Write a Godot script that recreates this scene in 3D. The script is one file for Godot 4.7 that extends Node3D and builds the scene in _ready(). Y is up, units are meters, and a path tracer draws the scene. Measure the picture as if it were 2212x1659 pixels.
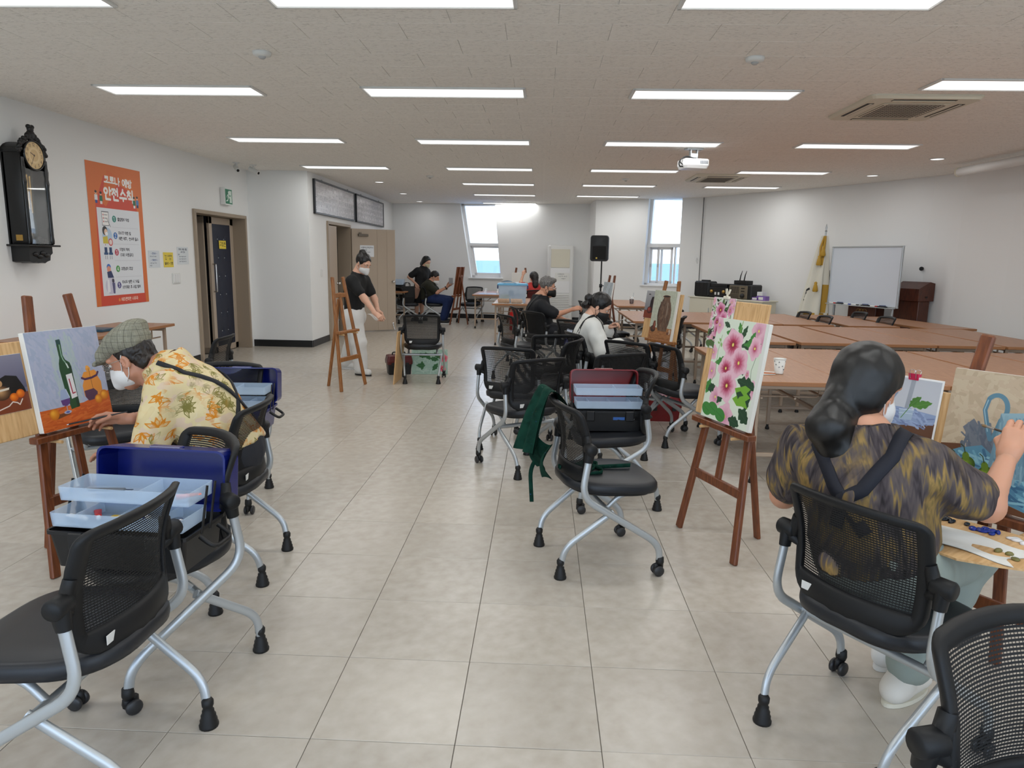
extends Node3D
# An art class in a community hall. x runs right, y up, and depth d into the room along -z.

var M := {}
var used := {}
var rng := RandomNumberGenerator.new()
const CEIL := 2.765

func _ready() -> void:
	rng.seed = 7
	_camera()
	_sky_and_sun()
	_materials()
	_room()
	_lights()
	_outside()
	_tables()
	_chairs()
	_easels()
	_boxes()
	_wall_things()
	_ceiling_things()
	_back_things()
	_table_things()
	_people()

func _camera() -> void:
	var cam := Camera3D.new()
	cam.name = "camera"
	cam.fov = rad_to_deg(2.0 * atan(829.5 / 1509.0))
	cam.near = 0.05
	cam.far = 6000.0
	var p := deg_to_rad(10.168)
	var y := deg_to_rad(-2.2544)
	var r := deg_to_rad(0.9973)
	var ry := Basis(Vector3(cos(y), 0, sin(y)), Vector3(0, 1, 0), Vector3(-sin(y), 0, cos(y)))
	var rx := Basis(Vector3(1, 0, 0), Vector3(0, cos(p), -sin(p)), Vector3(0, sin(p), cos(p)))
	var rz := Basis(Vector3(cos(r), -sin(r), 0), Vector3(sin(r), cos(r), 0), Vector3(0, 0, 1))
	var m := rz * rx * ry      # rows: right, up, forward, with z forward
	var rows := [Vector3(m.x.x, m.y.x, m.z.x), Vector3(m.x.y, m.y.y, m.z.y), Vector3(m.x.z, m.y.z, m.z.z)]
	var g := func(v: Vector3) -> Vector3: return Vector3(v.x, v.y, -v.z)
	cam.transform = Transform3D(Basis(g.call(rows[0]), g.call(rows[1]), -g.call(rows[2])), Vector3(0, 1.473, 0))
	add_child(cam)
	cam.current = true

func _sky_and_sun() -> void:
	var sky := ProceduralSkyMaterial.new()
	sky.sky_top_color = Color(0.62, 0.76, 0.95)
	sky.sky_horizon_color = Color(0.93, 0.97, 1.0)
	sky.ground_horizon_color = Color(0.80, 0.86, 0.90)
	sky.ground_bottom_color = Color(0.55, 0.62, 0.66)
	sky.sky_energy_multiplier = SKY_ENERGY
	sky.ground_energy_multiplier = SKY_ENERGY
	var e := Environment.new()
	e.background_mode = Environment.BG_SKY
	e.sky = Sky.new()
	e.sky.sky_material = sky
	e.tonemap_mode = Environment.TONE_MAPPER_LINEAR
	e.tonemap_exposure = EXPOSURE
	e.sdfgi_enabled = true
	e.ssao_enabled = true
	e.ssil_enabled = true
	var w := WorldEnvironment.new()
	w.name = "environment"
	w.environment = e
	add_child(w)

const SKY_ENERGY := 1.75
const EXPOSURE := 1.0
const PANEL_GLOW := 1.15
const PANEL_LIGHT := 1.0

# ---------------------------------------------------------------- mesh helpers
func P(x: float, y: float, d: float) -> Vector3:
	return Vector3(x, y, -d)

func ST(smooth := true) -> SurfaceTool:
	var st := SurfaceTool.new()
	st.begin(Mesh.PRIMITIVE_TRIANGLES)
	st.set_smooth_group(0 if smooth else 0xFFFFFFFF)
	return st

func flat(st: SurfaceTool) -> void:
	st.set_smooth_group(0xFFFFFFFF)

func soft(st: SurfaceTool, n := 0) -> void:
	st.set_smooth_group(n)

func tri(st: SurfaceTool, a: Vector3, b: Vector3, c: Vector3) -> void:   # counter-clockwise seen from outside
	st.add_vertex(a)
	st.add_vertex(c)
	st.add_vertex(b)

func quad(st: SurfaceTool, a: Vector3, b: Vector3, c: Vector3, d: Vector3) -> void:
	tri(st, a, b, c)
	tri(st, a, c, d)

func quv(st: SurfaceTool, a: Vector3, b: Vector3, c: Vector3, d: Vector3) -> void:   # with uv; a is lower left, running counter-clockwise
	var v := [a, b, c, a, c, d]
	var t := [Vector2(0, 1), Vector2(1, 1), Vector2(1, 0), Vector2(0, 1), Vector2(1, 0), Vector2(0, 0)]
	for k in [0, 2, 1, 3, 5, 4]:
		st.set_uv(t[k])
		st.add_vertex(v[k])

func box(st: SurfaceTool, c: Vector3, s: Vector3, b := 0.0, xf := Transform3D.IDENTITY) -> void:
	var h := s * 0.5
	b = minf(b, minf(h.x, minf(h.y, h.z)) * 0.95)
	var V := func(sx: int, sy: int, sz: int, ax: int) -> Vector3:
		var p := Vector3(sx * h.x, sy * h.y, sz * h.z)
		if ax != 0: p.x -= sx * b
		if ax != 1: p.y -= sy * b
		if ax != 2: p.z -= sz * b
		return xf * (c + p)
	var f := func(l: Array, n: Vector3) -> void:
		var nn: Vector3 = (l[1] - l[0]).cross(l[2] - l[0])
		if nn.dot(xf.basis * n) < 0.0:
			l.reverse()
		for k in range(1, l.size() - 1):
			tri(st, l[0], l[k], l[k + 1])
	for s1 in [-1, 1]:
		f.call([V.call(s1, -1, -1, 0), V.call(s1, 1, -1, 0), V.call(s1, 1, 1, 0), V.call(s1, -1, 1, 0)], Vector3(s1, 0, 0))
		f.call([V.call(-1, s1, -1, 1), V.call(1, s1, -1, 1), V.call(1, s1, 1, 1), V.call(-1, s1, 1, 1)], Vector3(0, s1, 0))
		f.call([V.call(-1, -1, s1, 2), V.call(1, -1, s1, 2), V.call(1, 1, s1, 2), V.call(-1, 1, s1, 2)], Vector3(0, 0, s1))
	if b <= 0.0:
		return
	for s1 in [-1, 1]:
		for s2 in [-1, 1]:
			f.call([V.call(s1, s2, -1, 0), V.call(s1, s2, 1, 0), V.call(s1, s2, 1, 1), V.call(s1, s2, -1, 1)], Vector3(s1, s2, 0))
			f.call([V.call(s1, -1, s2, 0), V.call(s1, 1, s2, 0), V.call(s1, 1, s2, 2), V.call(s1, -1, s2, 2)], Vector3(s1, 0, s2))
			f.call([V.call(-1, s1, s2, 1), V.call(1, s1, s2, 1), V.call(1, s1, s2, 2), V.call(-1, s1, s2, 2)], Vector3(0, s1, s2))
			for s3 in [-1, 1]:
				f.call([V.call(s1, s2, s3, 0), V.call(s1, s2, s3, 1), V.call(s1, s2, s3, 2)], Vector3(s1, s2, s3))

# a bar of rectangular section from a to b: w across 'side', t across the other way
func bar(st: SurfaceTool, a: Vector3, b: Vector3, w: float, t: float, side := Vector3.RIGHT, bev := 0.003) -> void:
	var y := (b - a).normalized()
	var x := (side - y * side.dot(y)).normalized()
	var xf := Transform3D(Basis(x, y, x.cross(y)), (a + b) * 0.5)
	box(st, Vector3.ZERO, Vector3(w, a.distance_to(b), t), bev, xf)

func fillet(pts: Array, r: float, n := 5) -> Array:
	var out := [pts[0]]
	for i in range(1, pts.size() - 1):
		var p: Vector3 = pts[i]
		var a: Vector3 = pts[i - 1] - p
		var b: Vector3 = pts[i + 1] - p
		var ra := minf(r, a.length() * 0.48)
		var rb := minf(r, b.length() * 0.48)
		var p0 := p + a.normalized() * ra
		var p1 := p + b.normalized() * rb
		for k in n + 1:
			var t := float(k) / n
			out.append(p0.lerp(p, t).lerp(p.lerp(p1, t), t))
	out.append(pts[-1])
	return out

func tube(st: SurfaceTool, pts: Array, r, sides := 8, side := Vector3.ZERO, asp := 1.0, cap := true) -> void:
	var rings := []
	var n := pts.size()
	var x := side
	for i in n:
		var dir: Vector3 = (pts[mini(i + 1, n - 1)] - pts[maxi(i - 1, 0)]).normalized()
		if x.length() < 0.01:
			x = dir.cross(Vector3.UP if absf(dir.y) < 0.9 else Vector3.RIGHT)
		x = (x - dir * x.dot(dir)).normalized()
		var y := dir.cross(x)
		var rr: float = r[i] if r is Array else r
		var ring := []
		for k in sides:
			var t := TAU * k / sides
			ring.append(pts[i] + x * cos(t) * rr * asp + y * sin(t) * rr)
		rings.append(ring)
	loft(st, rings, true, cap)

func loft(st: SurfaceTool, rings: Array, closed := true, cap := true, uv := false) -> void:
	var n: int = rings[0].size()
	for i in rings.size() - 1:
		var a: Array = rings[i]
		var b: Array = rings[i + 1]
		for k in (n if closed else n - 1):
			var j := (k + 1) % n
			quad(st, a[k], a[j], b[j], b[k])
	if cap:
		flat(st)
		for e in [0, rings.size() - 1]:
			var ring: Array = rings[e]
			var c := Vector3.ZERO
			for p in ring: c += p
			c /= n
			for k in n:
				var j := (k + 1) % n
				if e == 0: tri(st, c, ring[j], ring[k])
				else: tri(st, c, ring[k], ring[j])
		soft(st)

func lathe(st: SurfaceTool, prof: Array, sides := 16, xf := Transform3D.IDENTITY, smooth := true) -> void:   # prof: Vector2(radius, height) from bottom to top
	for i in prof.size() - 1:
		soft(st, i if not smooth else 0)
		for k in sides:
			var a0 := TAU * k / sides
			var a1 := TAU * (k + 1) / sides
			var p: Vector2 = prof[i]
			var q: Vector2 = prof[i + 1]
			var A := xf * Vector3(p.x * cos(a0), p.y, -p.x * sin(a0))
			var B := xf * Vector3(p.x * cos(a1), p.y, -p.x * sin(a1))
			var C := xf * Vector3(q.x * cos(a1), q.y, -q.x * sin(a1))
			var D := xf * Vector3(q.x * cos(a0), q.y, -q.x * sin(a0))
			if p.x > 0.00001: tri(st, A, B, C)
			if q.x > 0.00001: tri(st, A, C, D)
	soft(st)

func prism(st: SurfaceTool, poly: PackedVector2Array, z0: float, z1: float, xf := Transform3D.IDENTITY, smooth := false) -> void:
	if Geometry2D.is_polygon_clockwise(poly):
		poly.reverse()
	flat(st)
	var ix := Geometry2D.triangulate_polygon(poly)
	for k in range(0, ix.size(), 3):
		var a := poly[ix[k]]
		var b := poly[ix[k + 1]]
		var c := poly[ix[k + 2]]
		if (b - a).cross(c - a) < 0.0:
			var t := b
			b = c
			c = t
		tri(st, xf * Vector3(a.x, a.y, z1), xf * Vector3(b.x, b.y, z1), xf * Vector3(c.x, c.y, z1))
		tri(st, xf * Vector3(a.x, a.y, z0), xf * Vector3(c.x, c.y, z0), xf * Vector3(b.x, b.y, z0))
	if smooth: soft(st)
	var n := poly.size()
	for k in n:
		var a := poly[k]
		var b := poly[(k + 1) % n]
		quad(st, xf * Vector3(a.x, a.y, z0), xf * Vector3(b.x, b.y, z0), xf * Vector3(b.x, b.y, z1), xf * Vector3(a.x, a.y, z1))
	soft(st)

func ball(st: SurfaceTool, c: Vector3, r: Vector3, b := Basis.IDENTITY, n := 12) -> void:
	var prof := []
	for k in n + 1:
		var t := -PI / 2 + PI * k / n
		prof.append(Vector2(cos(t), sin(t)))
	prof[0].x = 0.0
	prof[n].x = 0.0
	lathe(st, prof, n * 2, Transform3D(b * Basis.from_scale(r), c))

func made(st: SurfaceTool) -> ArrayMesh:
	st.generate_normals()
	st.index()
	return st.commit()

# ---------------------------------------------------------------- scene helpers
func numbered(called: String) -> String:
	var n: int = used.get(called, 0)
	used[called] = n + 1
	return called if n == 0 else "%s_%03d" % [called, n]

func tag(o: Node, label := "", category := "", group := "", kind := "") -> Node:
	if label: o.set_meta("label", label)
	if category: o.set_meta("category", category)
	if group: o.set_meta("group", group)
	if kind: o.set_meta("kind", kind)
	return o

func thing(called: String, label: String, category: String, where := Vector3.ZERO, turn := 0.0, group := "") -> Node3D:
	var o := Node3D.new()
	o.name = numbered(called)
	add_child(o)
	o.position = where
	o.rotation.y = turn
	tag(o, label, category, group)
	return o

func structure(called: String) -> Node3D:
	var o := Node3D.new()
	o.name = called
	add_child(o)
	tag(o, "", "", "", "structure")
	return o

func part(called: String, shape, mat: Material, parent: Node = self, where := Vector3.ZERO) -> MeshInstance3D:
	var o := MeshInstance3D.new()
	o.name = numbered(called) if parent == self else called
	o.mesh = made(shape) if shape is SurfaceTool else shape
	o.material_override = mat
	o.position = where
	parent.add_child(o, true)
	return o

func copy(o: Node3D, where: Vector3, turn: float, label: String) -> Node3D:
	var c := o.duplicate()
	var base := String(o.name)
	if base.length() > 4 and base[base.length() - 4] == "_" and base.right(3).is_valid_int():
		base = base.left(base.length() - 4)
	c.name = numbered(base)
	add_child(c)
	c.position = where
	c.rotation.y = turn
	c.set_meta("label", label)
	return c

# ---------------------------------------------------------------- materials
func mat(c: Color, rough := 0.6, metal := 0.0, spec := 0.5) -> StandardMaterial3D:
	var m := StandardMaterial3D.new()
	m.albedo_color = c
	m.roughness = rough
	m.metallic = metal
	m.metallic_specular = spec
	return m

func tex(im: Image) -> ImageTexture:
	return ImageTexture.create_from_image(im)

func picture(im: Image, rough := 0.6) -> StandardMaterial3D:
	var m := mat(Color.WHITE, rough)
	m.albedo_texture = tex(im)
	m.texture_repeat = false
	return m

# an image made of noise: each pixel is ramp(noise); sx and sy stretch it
func noise_image(n: int, freq: Vector2, ramp: Gradient, sd: int, oct := 4, warp := 0.0) -> Image:
	var f := FastNoiseLite.new()
	f.seed = sd
	f.noise_type = FastNoiseLite.TYPE_SIMPLEX_SMOOTH
	f.frequency = 1.0
	f.fractal_octaves = oct
	var im := Image.create(n, n, false, Image.FORMAT_RGB8)
	for y in n:
		for x in n:
			var u := float(x) / n
			var v := float(y) / n
			# blend two shifted copies so that the picture tiles
			var a := f.get_noise_2d(u * freq.x, v * freq.y + warp * u)
			var b := f.get_noise_2d((u - 1.0) * freq.x, v * freq.y + warp * (u - 1.0))
			var c := f.get_noise_2d(u * freq.x, (v - 1.0) * freq.y + warp * u)
			var wu := clampf((u - 0.75) * 4.0, 0, 1)
			var wv := clampf((v - 0.75) * 4.0, 0, 1)
			var s := lerpf(lerpf(a, b, wu), c, wv)
			im.set_pixel(x, y, ramp.sample(clampf(0.5 + s * 0.8, 0, 1)))
	return im

func ramp(cols: Array, offs: Array = []) -> Gradient:
	var g := Gradient.new()
	var o := PackedFloat32Array()
	for k in cols.size():
		o.append(offs[k] if offs else float(k) / (cols.size() - 1))
	g.offsets = o
	g.colors = PackedColorArray(cols)
	return g

func tri_mat(im: Image, size: float, rough := 0.6, spec := 0.5, world := false) -> StandardMaterial3D:
	var m := mat(Color.WHITE, rough, 0.0, spec)
	m.albedo_texture = tex(im)
	m.uv1_triplanar = true
	m.uv1_world_triplanar = world
	m.uv1_triplanar_sharpness = 6.0
	m.uv1_scale = Vector3.ONE / size
	return m

func _materials() -> void:
	M.wall = mat(Color(0.925, 0.925, 0.92), 0.75)
	M.white_gloss = mat(Color(0.9, 0.9, 0.9), 0.3)
	M.black_skirt = mat(Color(0.07, 0.075, 0.085), 0.35)
	M.joint = mat(Color(0.42, 0.40, 0.37), 0.7)
	# floor vinyl: mottled beige, waxed
	var fl := noise_image(512, Vector2(22, 22), ramp([Color(0.715, 0.68, 0.63), Color(0.735, 0.703, 0.655), Color(0.75, 0.72, 0.675), Color(0.77, 0.742, 0.70)], [0.0, 0.35, 0.65, 1.0]), 11, 6, 3.0)
	M.tiles = []
	for k in 4:
		var m := tri_mat(fl, 1.9, 0.24, 0.5, true)
		m.uv1_offset = Vector3(k * 0.31, 0, k * 0.57)
		var t := 1.0 - 0.012 * k
		m.albedo_color = Color(t, t, t)
		M.tiles.append(m)
	# ceiling board: off-white with short dark fissures along x
	var ce := Image.create(512, 512, false, Image.FORMAT_RGB8)
	ce.fill(Color(0.955, 0.94, 0.915))
	var rn := RandomNumberGenerator.new()
	rn.seed = 5
	for k in 900:
		var w := rn.randi_range(6, 22)
		var g := rn.randf_range(0.68, 0.86)
		ce.fill_rect(Rect2i(rn.randi_range(0, 490), rn.randi_range(0, 510), w, 1 if rn.randf() < 0.7 else 2), Color(g, g * 0.98, g * 0.95))
	M.ceiling = []
	for k in 3:
		var m := tri_mat(ce, 0.6, 0.85, 0.3, true)
		m.uv1_offset = Vector3(k * 0.37, 0, k * 0.21)
		M.ceiling.append(m)
	# woods
	var wd := noise_image(256, Vector2(3, 26), ramp([Color(0.34, 0.17, 0.085), Color(0.44, 0.235, 0.12), Color(0.53, 0.30, 0.16)]), 21, 4)
	M.easel = tri_mat(rotate90(wd), 0.5, 0.4)
	var wo := noise_image(256, Vector2(3, 30), ramp([Color(0.47, 0.285, 0.14), Color(0.60, 0.39, 0.21), Color(0.68, 0.46, 0.26)]), 22, 4)
	M.easel_oak = tri_mat(rotate90(wo), 0.5, 0.45)
	var wt := noise_image(256, Vector2(5, 60), ramp([Color(0.60, 0.44, 0.33), Color(0.665, 0.495, 0.38), Color(0.71, 0.54, 0.42)]), 23, 4)
	M.table = tri_mat(rotate90(wt), 0.9, 0.38, 0.4)
	M.table_edge = mat(Color(0.62, 0.42, 0.26), 0.45)
	M.table_leg = mat(Color(0.66, 0.58, 0.50), 0.4, 0.2)
	var wb := noise_image(256, Vector2(3, 34), ramp([Color(0.74, 0.57, 0.37), Color(0.83, 0.67, 0.47), Color(0.88, 0.73, 0.53)]), 24, 4)
	M.board = tri_mat(rotate90(wb), 0.6, 0.5)
	var wp := noise_image(256, Vector2(4, 40), ramp([Color(0.20, 0.09, 0.05), Color(0.31, 0.145, 0.08), Color(0.37, 0.18, 0.10)]), 25, 4)
	M.podium = tri_mat(rotate90(wp), 0.8, 0.35)
	# chairs
	M.plastic = mat(Color(0.085, 0.088, 0.095), 0.5, 0.0, 0.4)
	M.seat = mat(Color(0.12, 0.128, 0.145), 0.42, 0.0, 0.45)
	M.net = mat(Color(0.05, 0.052, 0.058), 0.7)
	M.silver = mat(Color(0.72, 0.74, 0.75), 0.34, 0.55)
	M.rubber = mat(Color(0.045, 0.045, 0.048), 0.55)
	M.sticker = mat(Color(0.85, 0.85, 0.84), 0.5)
	M.wheel = mat(Color(0.16, 0.16, 0.165), 0.4)
	M.chrome = mat(Color(0.8, 0.8, 0.8), 0.15, 1.0)
	M.brass = mat(Color(0.72, 0.58, 0.32), 0.25, 0.9)
	M.black = mat(Color(0.05, 0.05, 0.055), 0.45)
	M.gloss_black = mat(Color(0.035, 0.035, 0.04), 0.12)
	M.white = mat(Color(0.88, 0.88, 0.87), 0.5)
	M.cream = mat(Color(0.84, 0.82, 0.75), 0.5)
	M.door = mat(Color(0.70, 0.635, 0.565), 0.45)
	M.door_frame = mat(Color(0.62, 0.555, 0.48), 0.45)
	M.navy_pad = mat(Color(0.115, 0.14, 0.215), 0.5)
	M.glass = StandardMaterial3D.new()
	M.glass.albedo_color = Color(0.97, 0.99, 1.0, 0.06)
	M.glass.transparency = BaseMaterial3D.TRANSPARENCY_ALPHA
	M.glass.roughness = 0.02
	M.clear = StandardMaterial3D.new()
	M.clear.albedo_color = Color(0.80, 0.88, 0.96, 0.36)
	M.clear.transparency = BaseMaterial3D.TRANSPARENCY_ALPHA
	M.clear.roughness = 0.3
	M.panel = mat(Color(0.95, 0.95, 0.95), 0.5)
	M.panel.emission_enabled = true
	M.panel.emission = Color(1, 1, 1)
	M.panel.emission_energy_multiplier = PANEL_GLOW
	M.red = mat(Color(0.48, 0.05, 0.06), 0.3)
	M.maroon = mat(Color(0.33, 0.075, 0.08), 0.35)
	M.blue = mat(Color(0.035, 0.09, 0.40), 0.22)
	M.paper = mat(Color(0.90, 0.90, 0.88), 0.7)
	M.canvas = mat(Color(0.90, 0.895, 0.87), 0.8)

func rotate90(im: Image) -> Image:
	var c := im.duplicate()
	c.rotate_90(CLOCKWISE)
	return c

# ---------------------------------------------------------------- the room
const PLAN := [Vector2(-4.65, -3.5), Vector2(-4.65, 11.14), Vector2(-3.69, 11.14), Vector2(-3.73, 17.6), Vector2(1.09, 16.85), Vector2(1.15, 15.77), Vector2(3.13, 14.88), Vector2(3.23, 14.84), Vector2(4.36, 13.14), Vector2(4.95, 12.3), Vector2(5.40, 11.5), Vector2(5.72, 10.85), Vector2(5.86, 10.3), Vector2(6.0, 9.4), Vector2(6.08, 8.4), Vector2(6.12, 7.0), Vector2(6.14, 5.0), Vector2(6.14, -3.5)]

func frame_of(a: Vector2, b: Vector2) -> Transform3D:     # x along the wall, y up, z into the room
	var x := Vector3(b.x - a.x, 0, -(b.y - a.y)).normalized()
	return Transform3D(Basis(x, Vector3.UP, x.cross(Vector3.UP)), Vector3(a.x, 0, -a.y))

func rect(x0: float, y0: float, x1: float, y1: float) -> PackedVector2Array:
	return PackedVector2Array([Vector2(x0, y0), Vector2(x1, y0), Vector2(x1, y1), Vector2(x0, y1)])

func wall(parent: Node3D, i: int, polys: Array, thick := 0.22, called := "panel") -> void:
	var xf := frame_of(PLAN[i], PLAN[(i + 1) % PLAN.size()])
	for p in polys:
		var st := ST(false)
		prism(st, p, -thick, 0.0, xf)
		part(called, st, M.wall, parent)

func skirt(i: int, runs: Array, called: String) -> void:
	var xf := frame_of(PLAN[i], PLAN[(i + 1) % PLAN.size()])
	var st := ST(false)
	for r in runs:
		box(st, Vector3((r[0] + r[1]) / 2, 0.055, 0.006), Vector3(r[1] - r[0], 0.11, 0.012), 0.003, xf)
	tag(part(called, st, M.black_skirt), "", "", "", "structure")

func span(i: int) -> float:
	return PLAN[i].distance_to(PLAN[(i + 1) % PLAN.size()])

func _room() -> void:
	# walls
	var o := structure("wall_left")
	var H := CEIL
	wall(o, 0, [rect(0, 0, 12.83, H), rect(12.83, 2.05, 14.48, H), rect(14.48, 0, 14.64, H)])
	skirt(0, [[0, 12.80]], "baseboard_left")
	o = structure("wall_return")
	wall(o, 1, [rect(0.0, 0, span(1), H)])
	skirt(1, [[0, span(1)]], "baseboard_return")
	o = structure("wall_entry")
	wall(o, 2, [rect(0.0, 0, 0.94, H), rect(0.94, 2.05, 2.42, H), rect(2.42, 0, span(2), H)])
	skirt(2, [[0, 0.92], [2.46, span(2)]], "baseboard_entry")
	o = structure("wall_back")
	wall(o, 3, [PackedVector2Array([Vector2(-0.22, 0), Vector2(2.025, 0), Vector2(2.025, 1.0), Vector2(1.735, H), Vector2(-0.22, H)]), rect(2.025, 0, 2.77, 1.0), PackedVector2Array([Vector2(2.77, 0), Vector2(span(3) + 0.0, 0), Vector2(span(3) + 0.0, H), Vector2(2.60, H), Vector2(2.77, 1.0)])])
	skirt(3, [[0, span(3)]], "baseboard_back")
	o = structure("wall_pier")
	wall(o, 4, [rect(-0.2, 0, span(4), H)])
	skirt(4, [[0, span(4)]], "baseboard_pier")
	o = structure("wall_corner")
	wall(o, 5, [PackedVector2Array([Vector2(0, 0), Vector2(1.115, 0), Vector2(1.115, 0.97), Vector2(1.175, H), Vector2(0, H)]), rect(1.115, 0, 1.88, 0.97), rect(1.88, 0, span(5), H)], 0.3)
	skirt(5, [[0, span(5)]], "baseboard_corner")
	o = structure("wall_right")
	for i in range(6, 16):
		wall(o, i, [rect(-0.0, 0, span(i), H)], 0.2)
	var st := ST(false)
	for i in range(6, 16):
		box(st, Vector3(span(i) / 2, 0.055, 0.006), Vector3(span(i), 0.11, 0.012), 0.0, frame_of(PLAN[i], PLAN[(i + 1) % PLAN.size()]))
	tag(part("baseboard_right", st, M.black_skirt), "", "", "", "structure")
	o = structure("wall_behind")
	wall(o, 16, [rect(-0.22, 0, span(16) + 0.22, H)])
	_floor()
	_ceiling()
	_windows()
	_doors()

func inside_view(x: float, y: float, d: float, m: float) -> bool:
	var v: Vector3 = (get_node("camera") as Camera3D).transform.affine_inverse() * P(x, y, d)
	if v.z > -0.3: return false
	return absf(v.x / v.z) < 0.733 + m and absf(v.y / v.z) < 0.55 + m

func plan_polygon(grow := 0.0) -> PackedVector2Array:
	var p := PackedVector2Array(PLAN)
	if grow == 0.0: return p
	return Geometry2D.offset_polygon(p, grow, Geometry2D.JOIN_MITER)[0]

func pieces(parent: Node3D, called: String, x0: float, d0: float, w: float, l: float, y: float, down: bool, mats: Array, most: int, gap: float) -> void:
	var room := plan_polygon(0.2)
	var list := []
	var i0 := floori((-5.0 - x0) / w)
	var j0 := floori((-3.6 - d0) / l)
	for j in range(j0, j0 + int(21.6 / l) + 2):
		for i in range(i0, i0 + int(11.6 / w) + 2):
			var off := 0.5 * w if down and posmod(j, 2) == 1 else 0.0
			var cx := x0 + (i + 0.5) * w + off
			var cd := d0 + (j + 0.5) * l
			var ok := false
			for c in [Vector2(0, 0), Vector2(-w, -l), Vector2(w, -l), Vector2(w, l), Vector2(-w, l)]:
				ok = ok or Geometry2D.is_point_in_polygon(Vector2(cx, cd) + c * 0.5, room)
			if not ok: continue
			var seen := inside_view(cx, y, cd, 0.06)
			list.append([cd * cd + cx * cx * 0.3 + (0.0 if seen else 1e6), cx, cd, posmod(i * 7 + j * 13 + (i * j) % 5, mats.size())])
	list.sort_custom(func(a, b): return a[0] < b[0])
	var st := ST(false)
	box(st, Vector3.ZERO, Vector3(w - gap, 0.006, l - gap), 0.0012)
	var shared := made(st)
	var rest := ST(false)
	for k in list.size():
		var at := P(list[k][1], y + (0.003 if down else -0.003), list[k][2])
		if k < most:
			part(called, shared, mats[list[k][3]], parent, at)
		else:
			box(rest, at, Vector3(w - gap, 0.006, l - gap), 0.0)
	tag(part(called + "_field", rest, mats[0], parent), "", "", "", "stuff")

func _floor() -> void:
	var o := structure("floor")
	var st := ST(false)
	prism(st, flip(plan_polygon(0.3)), -0.25, -0.0045, Transform3D(Basis(Vector3.RIGHT, Vector3.FORWARD, Vector3.UP), Vector3.ZERO))
	part("slab", st, M.joint, o)
	pieces(o, "tile", -0.682, 1.908, 0.45, 0.45, 0.0, false, M.tiles, 300, 0.0022)

func flip(p: PackedVector2Array) -> PackedVector2Array:
	return p

func _ceiling() -> void:
	var o := structure("ceiling")
	var st := ST(false)
	prism(st, plan_polygon(0.3), CEIL + 0.005, CEIL + 0.3, Transform3D(Basis(Vector3.RIGHT, Vector3.FORWARD, Vector3.UP), Vector3.ZERO))
	part("slab", st, M.wall, o)
	pieces(o, "board", -2.94 - 0.6, 5.83 - 0.14, 0.6, 0.3, CEIL, true, M.ceiling, 300, 0.0025)

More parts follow.
